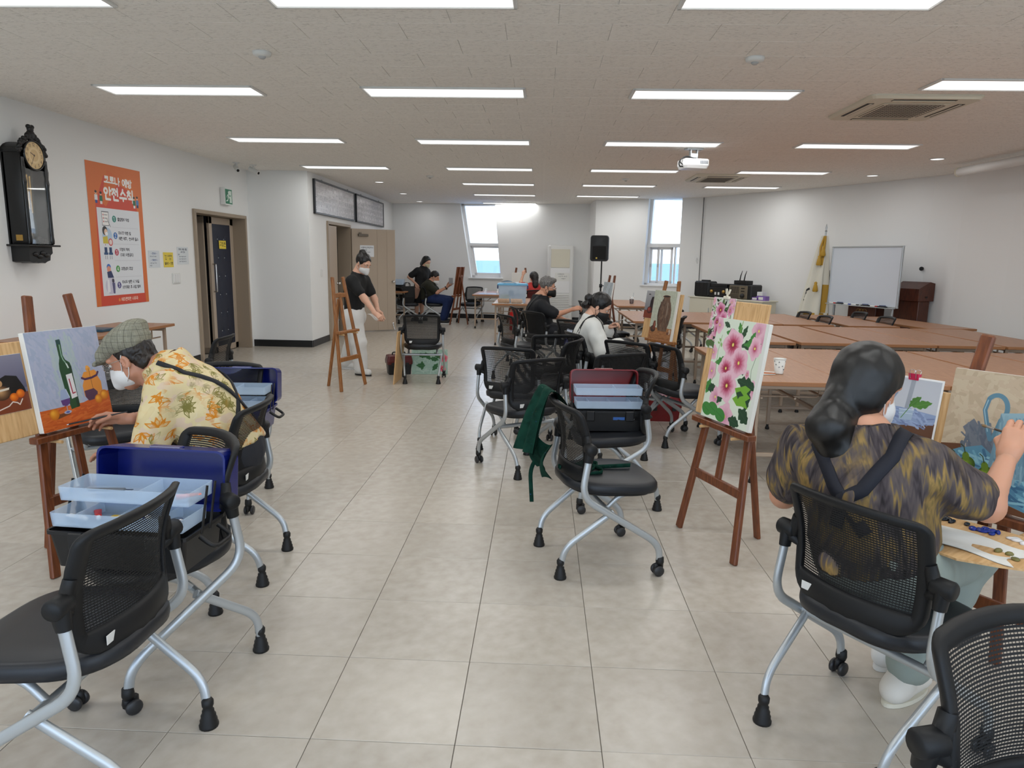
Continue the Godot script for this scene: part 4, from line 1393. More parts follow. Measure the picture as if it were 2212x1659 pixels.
func flower(p: Pic, cx: float, cy: float, r: float, edge: Color, mid: Color, heart: Color, sd: int, sq := 1.0) -> void:
	var f := RandomNumberGenerator.new()
	f.seed = sd
	var rad := []
	for k in 40: rad.append(1.0 + 0.10 * sin(k * TAU / 40 * 5.0 + sd) + f.randf_range(-0.05, 0.05))
	for s in 10:
		var t := float(s) / 9
		var pts := []
		for k in 40:
			var a := TAU * k / 40
			var rr: float = r * (1.0 - 0.80 * t) * lerpf(rad[k], 1.0 + 0.18 * sin(k * 2.1 + sd), t)
			pts.append(Vector2(cx + cos(a) * rr * sq, cy + sin(a) * rr))
		var c := edge.lerp(mid, clampf(t * 1.6 - 0.35, 0, 1)) if t < 0.75 else mid.lerp(heart, (t - 0.75) * 4)
		p.poly(pts, c)
	for k in 14:
		var a := TAU * k / 14 + f.randf() * 0.3
		p.line([Vector2(cx + cos(a) * r * 0.45 * sq, cy + sin(a) * r * 0.45), Vector2(cx + cos(a) * r * 0.85 * sq, cy + sin(a) * r * 0.85)], 0.9, edge.lerp(mid, 0.3))
	p.ell(cx, cy, r * 0.11, r * 0.13, Color(0.88, 0.80, 0.35))
	p.ell(cx, cy, r * 0.05, r * 0.06, Color(0.96, 0.93, 0.62))

func leaf(p: Pic, x: float, y: float, l: float, wd: float, ang: float, c: Color) -> void:
	var pts := []
	for k in 11: pts.append(Vector2(l * k / 10.0, -wd * sin(PI * k / 10.0) * (1.0 + 0.25 * sin(k * 2.6))))
	for k in 11: pts.append(Vector2(l * (10 - k) / 10.0, wd * sin(PI * (10 - k) / 10.0) * (1.0 + 0.25 * sin(k * 2.2))))
	for k in pts.size(): pts[k] = Vector2(x, y) + pts[k].rotated(ang)
	p.poly(pts, c)
	p.line([Vector2(x, y), Vector2(x, y) + Vector2(l * 0.9, 0).rotated(ang)], 0.8, c.lerp(Color(0.8, 0.9, 0.6), 0.3))

func paint_hollyhock(painted: bool) -> Image:
	var W := 420
	var H := 540
	var p := Pic.new(W, H, Color(0.86, 0.90, 0.83) if painted else Color(0.82, 0.84, 0.80))
	var g1 := Color(0.24, 0.52, 0.22)
	var g2 := Color(0.12, 0.27, 0.16)
	var g3 := Color(0.46, 0.68, 0.20)
	var pale := Color(0.90, 0.72, 0.78)
	if not painted:
		g1 = Color(0.30, 0.42, 0.22)
		g2 = Color(0.10, 0.15, 0.11)
		p.strokes(150, 9, 0, 0, W, H, 60, 20, [Color(0.45, 0.55, 0.36), Color(0.20, 0.26, 0.17), Color(0.72, 0.45, 0.55), Color(0.88, 0.88, 0.85)], 0.5, 1.5)
	for f in [[10, 190, 40], [25, 290, 52], [350, 40, 62], [405, 90, 60], [395, 330, 46], [100, 420, 60], [210, 505, 75], [20, 40, 44]]:
		flower(p, f[0], f[1], f[2], pale, pale.lerp(Color(0.80, 0.48, 0.60), 0.5), Color(0.82, 0.55, 0.65), int(f[0]), 0.8)
	for l in [[90, 70, 110, 26, 0.1, g1], [190, 10, 70, 16, 1.2, g1], [260, 20, 90, 16, 2.0, g2], [230, 130, 150, 26, -0.25, g2], [250, 120, 140, 20, -0.15, g1], [40, 240, 130, 26, -0.2, g1], [280, 205, 70, 22, 1.4, g2], [30, 330, 90, 24, 1.8, g1], [255, 300, 160, 36, 0.15, g2], [340, 300, 150, 32, 1.4, g2], [20, 395, 70, 24, -0.5, g2], [310, 440, 110, 34, 0.6, g2], [300, 120, 80, 18, -1.2, g1], [240, 505, 100, 30, 0.2, g2], [120, 450, 90, 22, -1.0, g2], [60, 20, 60, 14, 0.4, g2]]:
		leaf(p, l[0], l[1], l[2], l[3], l[4], l[5])
	p.line([Vector2(215, 0), Vector2(205, 60), Vector2(190, 120)], 5, Color(0.55, 0.68, 0.35))
	p.line([Vector2(60, 90), Vector2(48, 180), Vector2(60, 300), Vector2(40, 340)], 3, Color(0.48, 0.62, 0.36))
	p.line([Vector2(370, 160), Vector2(350, 240), Vector2(360, 290)], 2.5, Color(0.25, 0.35, 0.2))
	for s in [[40, 110, 14], [62, 128, 16], [30, 130, 12]]: leaf(p, s[0], s[1], s[2] * 1.8, s[2] * 0.5, -0.6 + s[0] * 0.03, Color(0.52, 0.70, 0.38))
	var edge := Color(0.92, 0.74, 0.80) if painted else Color(0.86, 0.60, 0.71)
	var mid := Color(0.72, 0.24, 0.38) if painted else Color(0.66, 0.20, 0.38)
	var heart := Color(0.55, 0.12, 0.22)
	flower(p, 345, 128, 58, edge, edge.lerp(mid, 0.4), mid, 31, 0.75)
	flower(p, 166, 130, 80, edge, mid, heart, 5)
	flower(p, 240, 216, 76, edge, edge.lerp(mid, 0.75), mid, 12, 0.95)
	flower(p, 143, 258, 64, edge, mid, heart, 18)
	flower(p, 178, 345, 82, edge, edge.lerp(mid, 0.85), heart, 27, 0.92)
	# large light leaf and the leaves at the foot
	p.poly([Vector2(250, 345), Vector2(300, 330), Vector2(330, 318), Vector2(375, 330), Vector2(350, 355), Vector2(385, 372), Vector2(350, 395), Vector2(380, 430), Vector2(330, 425), Vector2(290, 430), Vector2(245, 400), Vector2(275, 380)], g3 if painted else g1)
	p.poly([Vector2(268, 365), Vector2(300, 352), Vector2(330, 370), Vector2(300, 380), Vector2(290, 395)], g2)
	for l in [[6, 480], [60, 470], [130, 490]]:
		p.ell(l[0] + 38, l[1] + 14, 46, 34, g1, 0.3)
		p.line([Vector2(l[0], l[1]), Vector2(l[0] + 70, l[1] + 28)], 1.2, g2)
	flower(p, 325, 262, 24, pale, Color(0.80, 0.45, 0.58), Color(0.75, 0.4, 0.5), 44, 0.7)
	if painted:
		p.rect(W - 22, 0, 22, H, Color(0.88, 0.89, 0.86))
	return p.done()

func paint_pot() -> Image:
	var p := Pic.new(400, 530, Color(0.72, 0.74, 0.67))
	p.strokes(500, 4, 0, 0, 400, 440, 60, 16, [Color(0.72, 0.74, 0.67), Color(0.70, 0.72, 0.64), Color(0.75, 0.77, 0.70)], 1.0, 1.0)
	p.poly([Vector2(0, 400), Vector2(400, 395), Vector2(400, 530), Vector2(0, 530)], Color(0.60, 0.40, 0.24))
	p.strokes(300, 5, 0, 400, 400, 530, 60, 9, [Color(0.62, 0.42, 0.26), Color(0.55, 0.36, 0.21), Color(0.67, 0.46, 0.29)], 0.05, 0.3)
	var side := [[150, 60], [172, 55], [175, 62], [160, 95], [128, 140], [108, 200], [104, 270], [120, 350], [150, 430]]
	for s in 12:
		var t := float(s) / 11
		var pts := []
		for q in side: pts.append(Vector2(lerpf(q[0], 215, t * 0.95) , q[1]))
		for k in range(side.size() - 1, -1, -1): pts.append(Vector2(lerpf(430 - side[k][0], 300 - (side[k][0] - 104) * 0.3, t * 0.55), side[k][1]))
		p.poly(pts, Color(0.24, 0.17, 0.13).lerp(Color(0.48, 0.37, 0.29), sin(t * PI * 0.75)))
	p.strokes(220, 6, 130, 110, 300, 410, 40, 10, [Color(0.40, 0.31, 0.25), Color(0.31, 0.24, 0.20), Color(0.45, 0.36, 0.29), Color(0.36, 0.24, 0.18)], 1.5, 0.3)
	p.ell(215, 62, 64, 15, Color(0.45, 0.30, 0.22))
	p.ell(215, 60, 52, 9, Color(0.16, 0.11, 0.09))
	p.poly([Vector2(236, 120), Vector2(262, 125), Vector2(270, 240), Vector2(246, 300)], Color(0.52, 0.44, 0.38))
	p.ball(62, 415, 42, 36, Color(0.20, 0.14, 0.11), Color(0.36, 0.27, 0.22))
	p.poly([Vector2(62, 330), Vector2(90, 326), Vector2(104, 370), Vector2(92, 425), Vector2(60, 425), Vector2(52, 370)], Color(0.42, 0.20, 0.14))
	p.poly([Vector2(74, 340), Vector2(84, 340), Vector2(90, 380), Vector2(78, 400)], Color(0.62, 0.38, 0.28))
	p.poly([Vector2(330, 410), Vector2(352, 400), Vector2(366, 415), Vector2(356, 455), Vector2(336, 460)], Color(0.76, 0.66, 0.58))
	p.poly([Vector2(300, 440), Vector2(336, 425), Vector2(340, 455), Vector2(310, 462)], Color(0.44, 0.28, 0.20))
	p.rect(378, 0, 22, 530, Color(0.87, 0.87, 0.83))
	return p.done()

func photo_pot() -> Image:
	var p := Pic.new(200, 300, Color(0.62, 0.62, 0.64))
	p.grad(0, 0, 200, 220, Color(0.66, 0.66, 0.67), Color(0.48, 0.48, 0.50))
	p.poly([Vector2(0, 215), Vector2(200, 215), Vector2(200, 300), Vector2(0, 300)], Color(0.50, 0.22, 0.14))
	p.poly([Vector2(110, 66), Vector2(180, 60), Vector2(200, 110), Vector2(200, 230), Vector2(120, 240), Vector2(88, 180), Vector2(92, 110)], Color(0.12, 0.08, 0.10))
	p.poly([Vector2(130, 90), Vector2(150, 90), Vector2(160, 180), Vector2(140, 200)], Color(0.30, 0.20, 0.22))
	p.ball(92, 210, 44, 38, Color(0.22, 0.06, 0.05), Color(0.72, 0.32, 0.26))
	p.ell(60, 40, 20, 6, Color(0.2, 0.2, 0.2))
	return p.done()

func paint_can() -> Image:
	var W := 530
	var H := 455
	var p := Pic.new(W, H, Color(0.72, 0.64, 0.54))
	p.strokes(600, 14, 0, 0, W, 330, 60, 18, [Color(0.73, 0.65, 0.55), Color(0.70, 0.62, 0.52), Color(0.75, 0.68, 0.58)], 0.5, 1.4)
	p.poly([Vector2(0, 270), Vector2(70, 258), Vector2(120, 300), Vector2(0, 330)], Color(0.38, 0.23, 0.13))
	p.poly([Vector2(60, 200), Vector2(90, 165), Vector2(120, 200), Vector2(160, 215), Vector2(185, 240), Vector2(185, 330), Vector2(90, 330), Vector2(95, 250)], Color(0.40, 0.42, 0.46))
	p.strokes(120, 15, 70, 190, 185, 320, 40, 10, [Color(0.37, 0.40, 0.45), Color(0.43, 0.45, 0.48), Color(0.35, 0.38, 0.43)], 1.2, 0.6)
	p.poly([Vector2(0, 310), Vector2(60, 275), Vector2(130, 250), Vector2(200, 300), Vector2(330, 300), Vector2(530, 280), Vector2(530, 420), Vector2(300, 440), Vector2(120, 400), Vector2(0, 350)], Color(0.34, 0.53, 0.62))
	p.strokes(260, 16, 0, 290, W, 420, 70, 10, [Color(0.32, 0.50, 0.60), Color(0.42, 0.62, 0.70), Color(0.24, 0.40, 0.52), Color(0.52, 0.70, 0.75)], 0.5, 0.7)
	p.poly([Vector2(0, 352), Vector2(120, 402), Vector2(300, 440), Vector2(530, 418), Vector2(530, 455), Vector2(0, 455)], Color(0.40, 0.24, 0.14))
	var loop := []
	for k in 22:
		var a := lerpf(2.4, -0.9, k / 21.0) if k < 22 else 0.0
		loop.append(Vector2(150 + cos(a) * 34, 120 - sin(a) * 46))
	p.line(loop + [Vector2(160, 215)], 15, Color(0.35, 0.50, 0.57))
	p.line([Vector2(124, 92), Vector2(118, 130), Vector2(140, 200), Vector2(150, 225)], 14, Color(0.33, 0.48, 0.56))
	p.line([Vector2(122, 95), Vector2(116, 130), Vector2(138, 200)], 3, Color(0.60, 0.72, 0.76))
	p.poly([Vector2(168, 132), Vector2(300, 110), Vector2(330, 120), Vector2(345, 330), Vector2(180, 345), Vector2(160, 330)], Color(0.42, 0.55, 0.61))
	p.poly([Vector2(168, 132), Vector2(240, 118), Vector2(310, 118), Vector2(250, 150), Vector2(180, 158)], Color(0.55, 0.67, 0.71))
	p.strokes(160, 17, 172, 160, 330, 330, 60, 8, [Color(0.45, 0.58, 0.64), Color(0.37, 0.50, 0.57), Color(0.52, 0.64, 0.69)], 1.5, 0.3)
	p.poly([Vector2(340, 200), Vector2(470, 70), Vector2(490, 85), Vector2(345, 270)], Color(0.40, 0.53, 0.60))
	for q in [[96, 325, 26], [70, 350, 28], [160, 345, 26]]:
		p.ball(q[0], q[1], q[2], q[2] * 1.05, Color(0.20, 0.30, 0.06), Color(0.52, 0.62, 0.18))
		p.ell(q[0] - 8, q[1] - 26, 11, 16, Color(0.38, 0.48, 0.12), -0.3)
		p.line([Vector2(q[0] - 12, q[1] - 38), Vector2(q[0] - 20, q[1] - 58), Vector2(q[0] - 30, q[1] - 64)], 3, Color(0.16, 0.20, 0.08))
	return p.done()

func photo_can() -> Image:
	var W := 340
	var H := 235
	var p := Pic.new(W, H, Color(0.74, 0.75, 0.79))
	p.grad(0, 0, W, 150, Color(0.72, 0.73, 0.76), Color(0.78, 0.79, 0.82))
	p.rect(0, 0, 70, 150, Color(0.66, 0.67, 0.70))
	p.poly([Vector2(225, 0), Vector2(242, 0), Vector2(232, 130), Vector2(216, 130)], Color(0.60, 0.62, 0.66))
	p.poly([Vector2(0, 170), Vector2(340, 160), Vector2(340, 235), Vector2(0, 235)], Color(0.38, 0.24, 0.16))
	p.poly([Vector2(0, 168), Vector2(90, 120), Vector2(200, 118), Vector2(340, 128), Vector2(330, 165), Vector2(250, 178), Vector2(170, 196), Vector2(60, 182)], Color(0.55, 0.62, 0.76))
	p.strokes(90, 8, 30, 125, 320, 182, 50, 7, [Color(0.50, 0.57, 0.72), Color(0.60, 0.67, 0.80), Color(0.44, 0.50, 0.66)], 0.2, 0.6)
	p.poly([Vector2(70, 62), Vector2(128, 48), Vector2(132, 140), Vector2(74, 150)], Color(0.56, 0.62, 0.70))
	p.poly([Vector2(82, 62), Vector2(96, 58), Vector2(98, 146), Vector2(84, 148)], Color(0.72, 0.77, 0.84))
	p.ell(100, 50, 30, 15, Color(0.60, 0.66, 0.74))
	p.poly([Vector2(130, 120), Vector2(172, 60), Vector2(184, 66), Vector2(140, 150)], Color(0.50, 0.56, 0.64))
	p.ball(62, 142, 13, 14, Color(0.30, 0.38, 0.08), Color(0.62, 0.70, 0.24))
	p.poly([Vector2(198, 126), Vector2(252, 122), Vector2(250, 160), Vector2(204, 166)], Color(0.64, 0.72, 0.80))
	p.line([Vector2(198, 126), Vector2(252, 122)], 2, Color(0.88, 0.90, 0.94))
	p.line([Vector2(198, 140), Vector2(251, 137)], 1.5, Color(0.85, 0.88, 0.92))
	p.line([Vector2(210, 158), Vector2(236, 112), Vector2(252, 88)], 2.5, Color(0.30, 0.48, 0.20))
	leaf(p, 232, 112, 58, 14, -0.85, Color(0.27, 0.46, 0.17))
	leaf(p, 244, 110, 74, 15, -0.35, Color(0.30, 0.50, 0.19))
	for s in [[0, 0, W, 6], [0, H - 6, W, 6], [0, 0, 6, H], [W - 6, 0, 6, H]]: p.rect(s[0], s[1], s[2], s[3], Color(0.92, 0.92, 0.92))
	return p.done()

func paint_trees() -> Image:
	var p := Pic.new(200, 250, Color(0.76, 0.80, 0.83))
	p.strokes(120, 3, 0, 0, 200, 250, 70, 5, [Color(0.62, 0.68, 0.72), Color(0.85, 0.88, 0.9), Color(0.55, 0.58, 0.58)], 1.5, 0.25)
	for k in 7: p.line([Vector2(20 + k * 26, 250), Vector2(26 + k * 25, 120), Vector2(18 + k * 27, 0)], 4, Color(0.30, 0.29, 0.28))
	return p.done()

# ---------------------------------------------------------------- toolboxes
func ring4(w: float, h: float, r: float, z: float, n := 3) -> Array:      # rounded rectangle in x and y at z
	var out := []
	for c in [[w / 2 - r, -h / 2 + r, -PI / 2], [w / 2 - r, h / 2 - r, 0.0], [-w / 2 + r, h / 2 - r, PI / 2], [-w / 2 + r, -h / 2 + r, PI]]:
		for k in n + 1:
			var a: float = c[2] + PI / 2 * k / n
			out.append(Vector3(c[0] + cos(a) * r, c[1] + sin(a) * r, z))
	return out

func up(rings: Array, xf: Transform3D) -> Array:      # a list of rings, moved
	var out := []
	for r in rings:
		var q := []
		for p in r: q.append(xf * p)
		out.append(q)
	return out

const STAND := Basis(Vector3.RIGHT, Vector3.FORWARD, Vector3.UP)     # turns a ring at height z into a level one

func open_bin(st: SurfaceTool, w: float, d: float, h: float, t: float, r := 0.015, taper := 0.92, xf := Transform3D.IDENTITY) -> void:
	var rings := [ring4(w * taper, d * taper, r, 0.0), ring4(w, d, r, h), ring4(w - 2 * t, d - 2 * t, r, h), ring4(w * taper - 2 * t, d * taper - 2 * t, r, t)]
	loft(st, up(rings, xf * Transform3D(STAND, Vector3.ZERO)), true, true)

func toolbox(label: String, where: Vector3, turn: float, w: float, d: float, h: float, lid_mat: Material, body_mat: Material, group := "") -> Node3D:
	var o := thing("toolbox", label, "toolbox", where, turn, group)
	var st := ST(false)
	open_bin(st, w, d, h, 0.004)
	part("bin", st, body_mat, o)
	st = ST(false)
	loft(st, up([ring4(w + 0.012, d + 0.012, 0.018, h - 0.012), ring4(w + 0.012, d + 0.012, 0.018, h), ring4(w - 0.006, d - 0.006, 0.018, h), ring4(w - 0.006, d - 0.006, 0.018, h - 0.012)], Transform3D(STAND, Vector3.ZERO)), true, false)
	part("rim", st, body_mat, o)
	# lid standing open at the back, hollow side to the front
	st = ST(false)
	var lx := Transform3D(Basis(Vector3.RIGHT, -0.12), Vector3(0, h + 0.10, -d / 2 - 0.05))
	loft(st, up([ring4(w * 0.97, 0.19, 0.03, -0.075), ring4(w * 1.0, 0.205, 0.03, -0.06), ring4(w * 1.02, 0.215, 0.03, 0.04), ring4(w * 0.99, 0.20, 0.028, 0.04), ring4(w * 0.96, 0.19, 0.026, -0.055)], lx), true, true)
	var lid := part("lid", st, lid_mat, o)
	st = ST(false)
	for s in [-0.10, 0.10]:
		box(st, lx * Vector3(s, -0.075, -0.045), Vector3(0.05, 0.012, 0.02), 0.003)
	box(st, lx * Vector3(0, 0.105, 0.0), Vector3(0.12, 0.012, 0.03), 0.004)
	part("lid_catch", st, lid_mat, lid)
	# two clear cantilever trays
	for k in 2:
		st = ST(false)
		var ty := h + 0.012 + 0.072 * k
		var tz := 0.04 - 0.045 * k
		open_bin(st, w * 0.97, d * 0.62, 0.045, 0.003, 0.008, 0.98, Transform3D(Basis.IDENTITY, Vector3(0, ty, tz)))
		var tr := part("tray", st, M.clear, o)
		for q in ([-0.3, 0.0, 0.3] if k == 0 else [0.1]):
			st = ST(false)
			box(st, Vector3(q * w, ty + 0.022, tz), Vector3(0.003, 0.038, d * 0.58), 0.0)
			part("divider", st, M.clear, tr)
	for s in [-1, 1]:
		st = ST(false)
		for q in [0.0, 0.05]:
			bar(st, Vector3(s * (w / 2 + 0.005), h - 0.02, -0.02 + q), Vector3(s * (w / 2 + 0.005), h + 0.13, -0.07 + q), 0.012, 0.004, Vector3.BACK, 0.001)
		part("tray_arm", st, M.rubber, o)
		st = ST(false)
		box(st, Vector3(s * w * 0.28, h - 0.03, d / 2 + 0.008), Vector3(0.05, 0.06, 0.012), 0.004)
		part("latch", st, body_mat, o)
	st = ST()
	tube(st, fillet([Vector3(w / 2 + 0.01, h - 0.02, 0.05), Vector3(w / 2 + 0.06, h - 0.055, 0.05), Vector3(w / 2 + 0.06, h - 0.055, -0.06), Vector3(w / 2 + 0.01, h - 0.02, -0.06)], 0.03, 4), 0.008, 8)
	part("handle", st, M.rubber, o)
	return o

func tube_of_paint(label: String, where: Vector3, turn: float, c: Color) -> void:
	var o := thing("paint_tube", label, "paint tube", where, turn, "paint tubes in the toolbox trays")
	var st := ST()
	var rings := []
	for k in 5:
		var t := k / 4.0
		var ring := []
		for i in 12:
			var a := TAU * i / 12
			ring.append(Vector3(cos(a) * lerpf(0.012, 0.010, t), 0.010 + sin(a) * lerpf(0.002, 0.010, t), lerpf(-0.045, 0.03, t)))
		rings.append(ring)
	loft(st, rings)
	part("tube", st, mat(c, 0.35), o)
	st = ST()
	lathe(st, [Vector2(0, 0.0), Vector2(0.007, 0.0), Vector2(0.007, 0.016), Vector2(0, 0.016)], 10, Transform3D(Basis(Vector3.RIGHT, PI / 2), Vector3(0, 0.010, 0.03)))
	part("cap", st, M.white, o)

func _boxes() -> void:
	toolbox("open blue-lidded toolbox with clear trays on the front left chair", P(-1.33, 0.462, 2.17), deg_to_rad(-4), 0.47, 0.24, 0.125, M.blue, M.black)
	var tl := [[-1.49, 0.612, 2.10, 1.2, Color(0.85, 0.84, 0.82), "white paint tube with red end in the lower tray"], [-1.44, 0.612, 2.13, 0.6, Color(0.75, 0.12, 0.10), "small red paint tube in the lower tray"], [-1.34, 0.612, 2.11, 1.4, Color(0.75, 0.62, 0.12), "yellow paint tube in the lower tray"], [-1.30, 0.612, 2.13, 1.2, Color(0.10, 0.18, 0.5), "blue paint tube in the lower tray"], [-1.14, 0.684, 2.13, -0.9, Color(0.88, 0.55, 0.50), "pink paint tube at the end of the upper tray"]]
	for q in tl: tube_of_paint(q[5], P(q[0], q[1], q[2]), q[3], q[4])
	var k := thing("craft_knife", "grey craft knife lying in the upper clear tray", "knife", P(-1.43, 0.688, 2.17), 0.1)
	var st := ST(false)
	box(st, Vector3(0, 0.005, 0), Vector3(0.12, 0.009, 0.016), 0.003)
	part("grip", st, mat(Color(0.35, 0.38, 0.42), 0.4), k)
	st = ST(false)
	box(st, Vector3(0.07, 0.004, 0), Vector3(0.03, 0.001, 0.010))
	part("blade", st, M.chrome, k)
	st = ST()
	lathe(st, [Vector2(0, 0), Vector2(0.02, 0), Vector2(0.02, 0.012), Vector2(0.018, 0.014), Vector2(0, 0.014)], 16)
	tag(part("oil_tin", st, M.chrome, self, P(-1.16, 0.612, 2.10)), "small round silver tin in the lower clear tray", "tin")
	toolbox("blue-lidded toolbox on the chair right behind the man", P(-1.80, 0.462, 3.96), deg_to_rad(4), 0.44, 0.24, 0.125, M.blue, M.blue)
	var red := toolbox("red-lidded black toolbox with printed label on a chair", P(0.42, 0.462, 4.22), deg_to_rad(4), 0.42, 0.24, 0.125, M.red, M.black)
	var im := Pic.new(180, 90, Color(0.05, 0.05, 0.06))
	im.rect(0, 4, 84, 78, Color(0.22, 0.42, 0.72))
	im.poly([Vector2(10, 46), Vector2(36, 22), Vector2(70, 30), Vector2(60, 66), Vector2(24, 70)], Color(0.08, 0.09, 0.12))
	for q in 3: im.line([Vector2(22, 42 + q * 8 - 12), Vector2(62, 46 + q * 8 - 12)], 4, Color(0.82, 0.84, 0.86))
	im.line([Vector2(66, 50), Vector2(78, 58)], 3, Color(0.85, 0.87, 0.9))
	for q in 5: im.line([Vector2(94 + q * 13, 16), Vector2(94 + q * 13 + 4, 28), Vector2(94 + q * 13 + 8, 16)], 2.4, Color(0.88, 0.88, 0.88))
	im.line([Vector2(92, 34), Vector2(158, 34)], 2, Color(0.6, 0.1, 0.12))
	for q in 4: im.line([Vector2(94, 42 + q * 6), Vector2(120 + (q * 17) % 34, 42 + q * 6)], 1.4, Color(0.55, 0.55, 0.55))
	im.rect(98, 68, 50, 16, Color(0.88, 0.88, 0.88))
	for q in 12: im.line([Vector2(101 + q * 4, 70), Vector2(101 + q * 4, 80)], 1.2, Color(0.1, 0.1, 0.1))
	st = ST(false)
	var xf := Transform3D(Basis(Vector3.RIGHT, 0.085), Vector3(0.095, 0.055, 0.1145))
	quv(st, xf * Vector3(-0.075, -0.036, 0), xf * Vector3(0.075, -0.036, 0), xf * Vector3(0.075, 0.036, 0), xf * Vector3(-0.075, 0.036, 0))
	tag(part("printed_label", st, picture(im.done(), 0.3), red), "blue and black product label")
	# closed boxes on the floor
	for q in [[1.17, 6.52, 0.0, M.red, "closed dark red toolbox on the floor under a chair"], [-1.80, 8.78, 0.35, M.maroon, "maroon and black toolbox on the floor beside the leaning board"]]:
		var o := thing("toolbox", q[4], "toolbox", P(q[0], 0, q[1]), q[2])
		st = ST(false)
		open_bin(st, 0.30, 0.22, 0.13, 0.004)
		part("bin", st, M.black if q[2] > 0 else q[3], o)
		st = ST(false)
		loft(st, up([ring4(0.32, 0.24, 0.02, 0.131), ring4(0.325, 0.245, 0.02, 0.17), ring4(0.30, 0.21, 0.03, 0.235), ring4(0.24, 0.15, 0.03, 0.245)], Transform3D(STAND, Vector3.ZERO)))
		part("lid", st, q[3], o)
		st = ST()
		tube(st, fillet([Vector3(-0.08, 0.244, 0), Vector3(-0.08, 0.275, 0), Vector3(0.08, 0.275, 0), Vector3(0.08, 0.244, 0)], 0.02, 3), 0.008, 8)
		part("handle", st, M.rubber, o)
		for s in [-1, 1]:
			st = ST(false)
			box(st, Vector3(s * 0.09, 0.13, 0.122), Vector3(0.04, 0.05, 0.012), 0.003)
			part("latch", st, M.rubber, o)
	_apron()
	# boards leaning by the square-on chair
	st = ST(false)
	box(st, Vector3(0, 0.31, 0), Vector3(0.012, 0.62, 0.46), 0.002, Transform3D(Basis(Vector3.BACK, -0.09), P(-1.70, 0.0, 8.20)))
	tag(part("leaning_board", st, M.board), "pale plywood board leaning edge-on against the square-on chair", "board")
	var lp := Pic.new(240, 170, Color(0.62, 0.72, 0.66))
	lp.strokes(160, 3, 0, 0, 240, 170, 40, 12, [Color(0.60, 0.71, 0.65), Color(0.66, 0.75, 0.70), Color(0.57, 0.68, 0.62)], 0.4, 1.4)
	for q in [[40, 30, 0.4], [90, 20, 1.0], [120, 60, 0.2], [70, 80, 1.6], [150, 20, 0.8], [30, 110, 0.0], [175, 95, 2.2]]: leaf(lp, q[0], q[1], 62, 15, q[2], Color(0.13, 0.36, 0.17))
	flower(lp, 215, 60, 26, Color(0.85, 0.45, 0.5), Color(0.7, 0.2, 0.28), Color(0.6, 0.1, 0.2), 3)
	flower(lp, 205, 130, 22, Color(0.85, 0.45, 0.5), Color(0.7, 0.2, 0.28), Color(0.6, 0.1, 0.2), 6)
	var c := thing("painting", "green leaf painting on the floor behind the square-on chair", "painting", P(-1.40, 0.0, 8.76), deg_to_rad(8))
	st = ST(false)
	box(st, Vector3(0, 0.16, 0), Vector3(0.46, 0.32, 0.02), 0.002, Transform3D(Basis(Vector3.RIGHT, -0.2), Vector3.ZERO))
	part("stretcher", st, M.canvas, c)
	st = ST(false)
	var lx := Transform3D(Basis(Vector3.RIGHT, -0.2), Vector3.ZERO)
	quv(st, lx * Vector3(-0.229, 0.001, 0.0106), lx * Vector3(0.229, 0.001, 0.0106), lx * Vector3(0.229, 0.319, 0.0106), lx * Vector3(-0.229, 0.319, 0.0106))
	part("picture", st, picture(lp.done()), c)

func cloth_sheet(st: SurfaceTool, f: Callable, nu: int, nv: int, t := 0.003) -> void:     # f(u, v) -> point; two faces t apart
	var g := []
	for j in nv + 1:
		var row := []
		for i in nu + 1: row.append(f.call(float(i) / nu, float(j) / nv))
		g.append(row)
	for side in [1, -1]:
		for j in nv:
			for i in nu:
				var q := []
				for e in [[0, 0], [1, 0], [1, 1], [0, 1]]:
					var a: Vector3 = g[j + e[1]][i + e[0]]
					var du: Vector3 = g[j + e[1]][mini(i + e[0] + 1, nu)] - g[j + e[1]][maxi(i + e[0] - 1, 0)]
					var dv: Vector3 = g[mini(j + e[1] + 1, nv)][i + e[0]] - g[maxi(j + e[1] - 1, 0)][i + e[0]]
					q.append(a + du.cross(dv).normalized() * t * 0.5 * side)
				if side == 1: quad(st, q[0], q[1], q[2], q[3])
				else: quad(st, q[3], q[2], q[1], q[0])

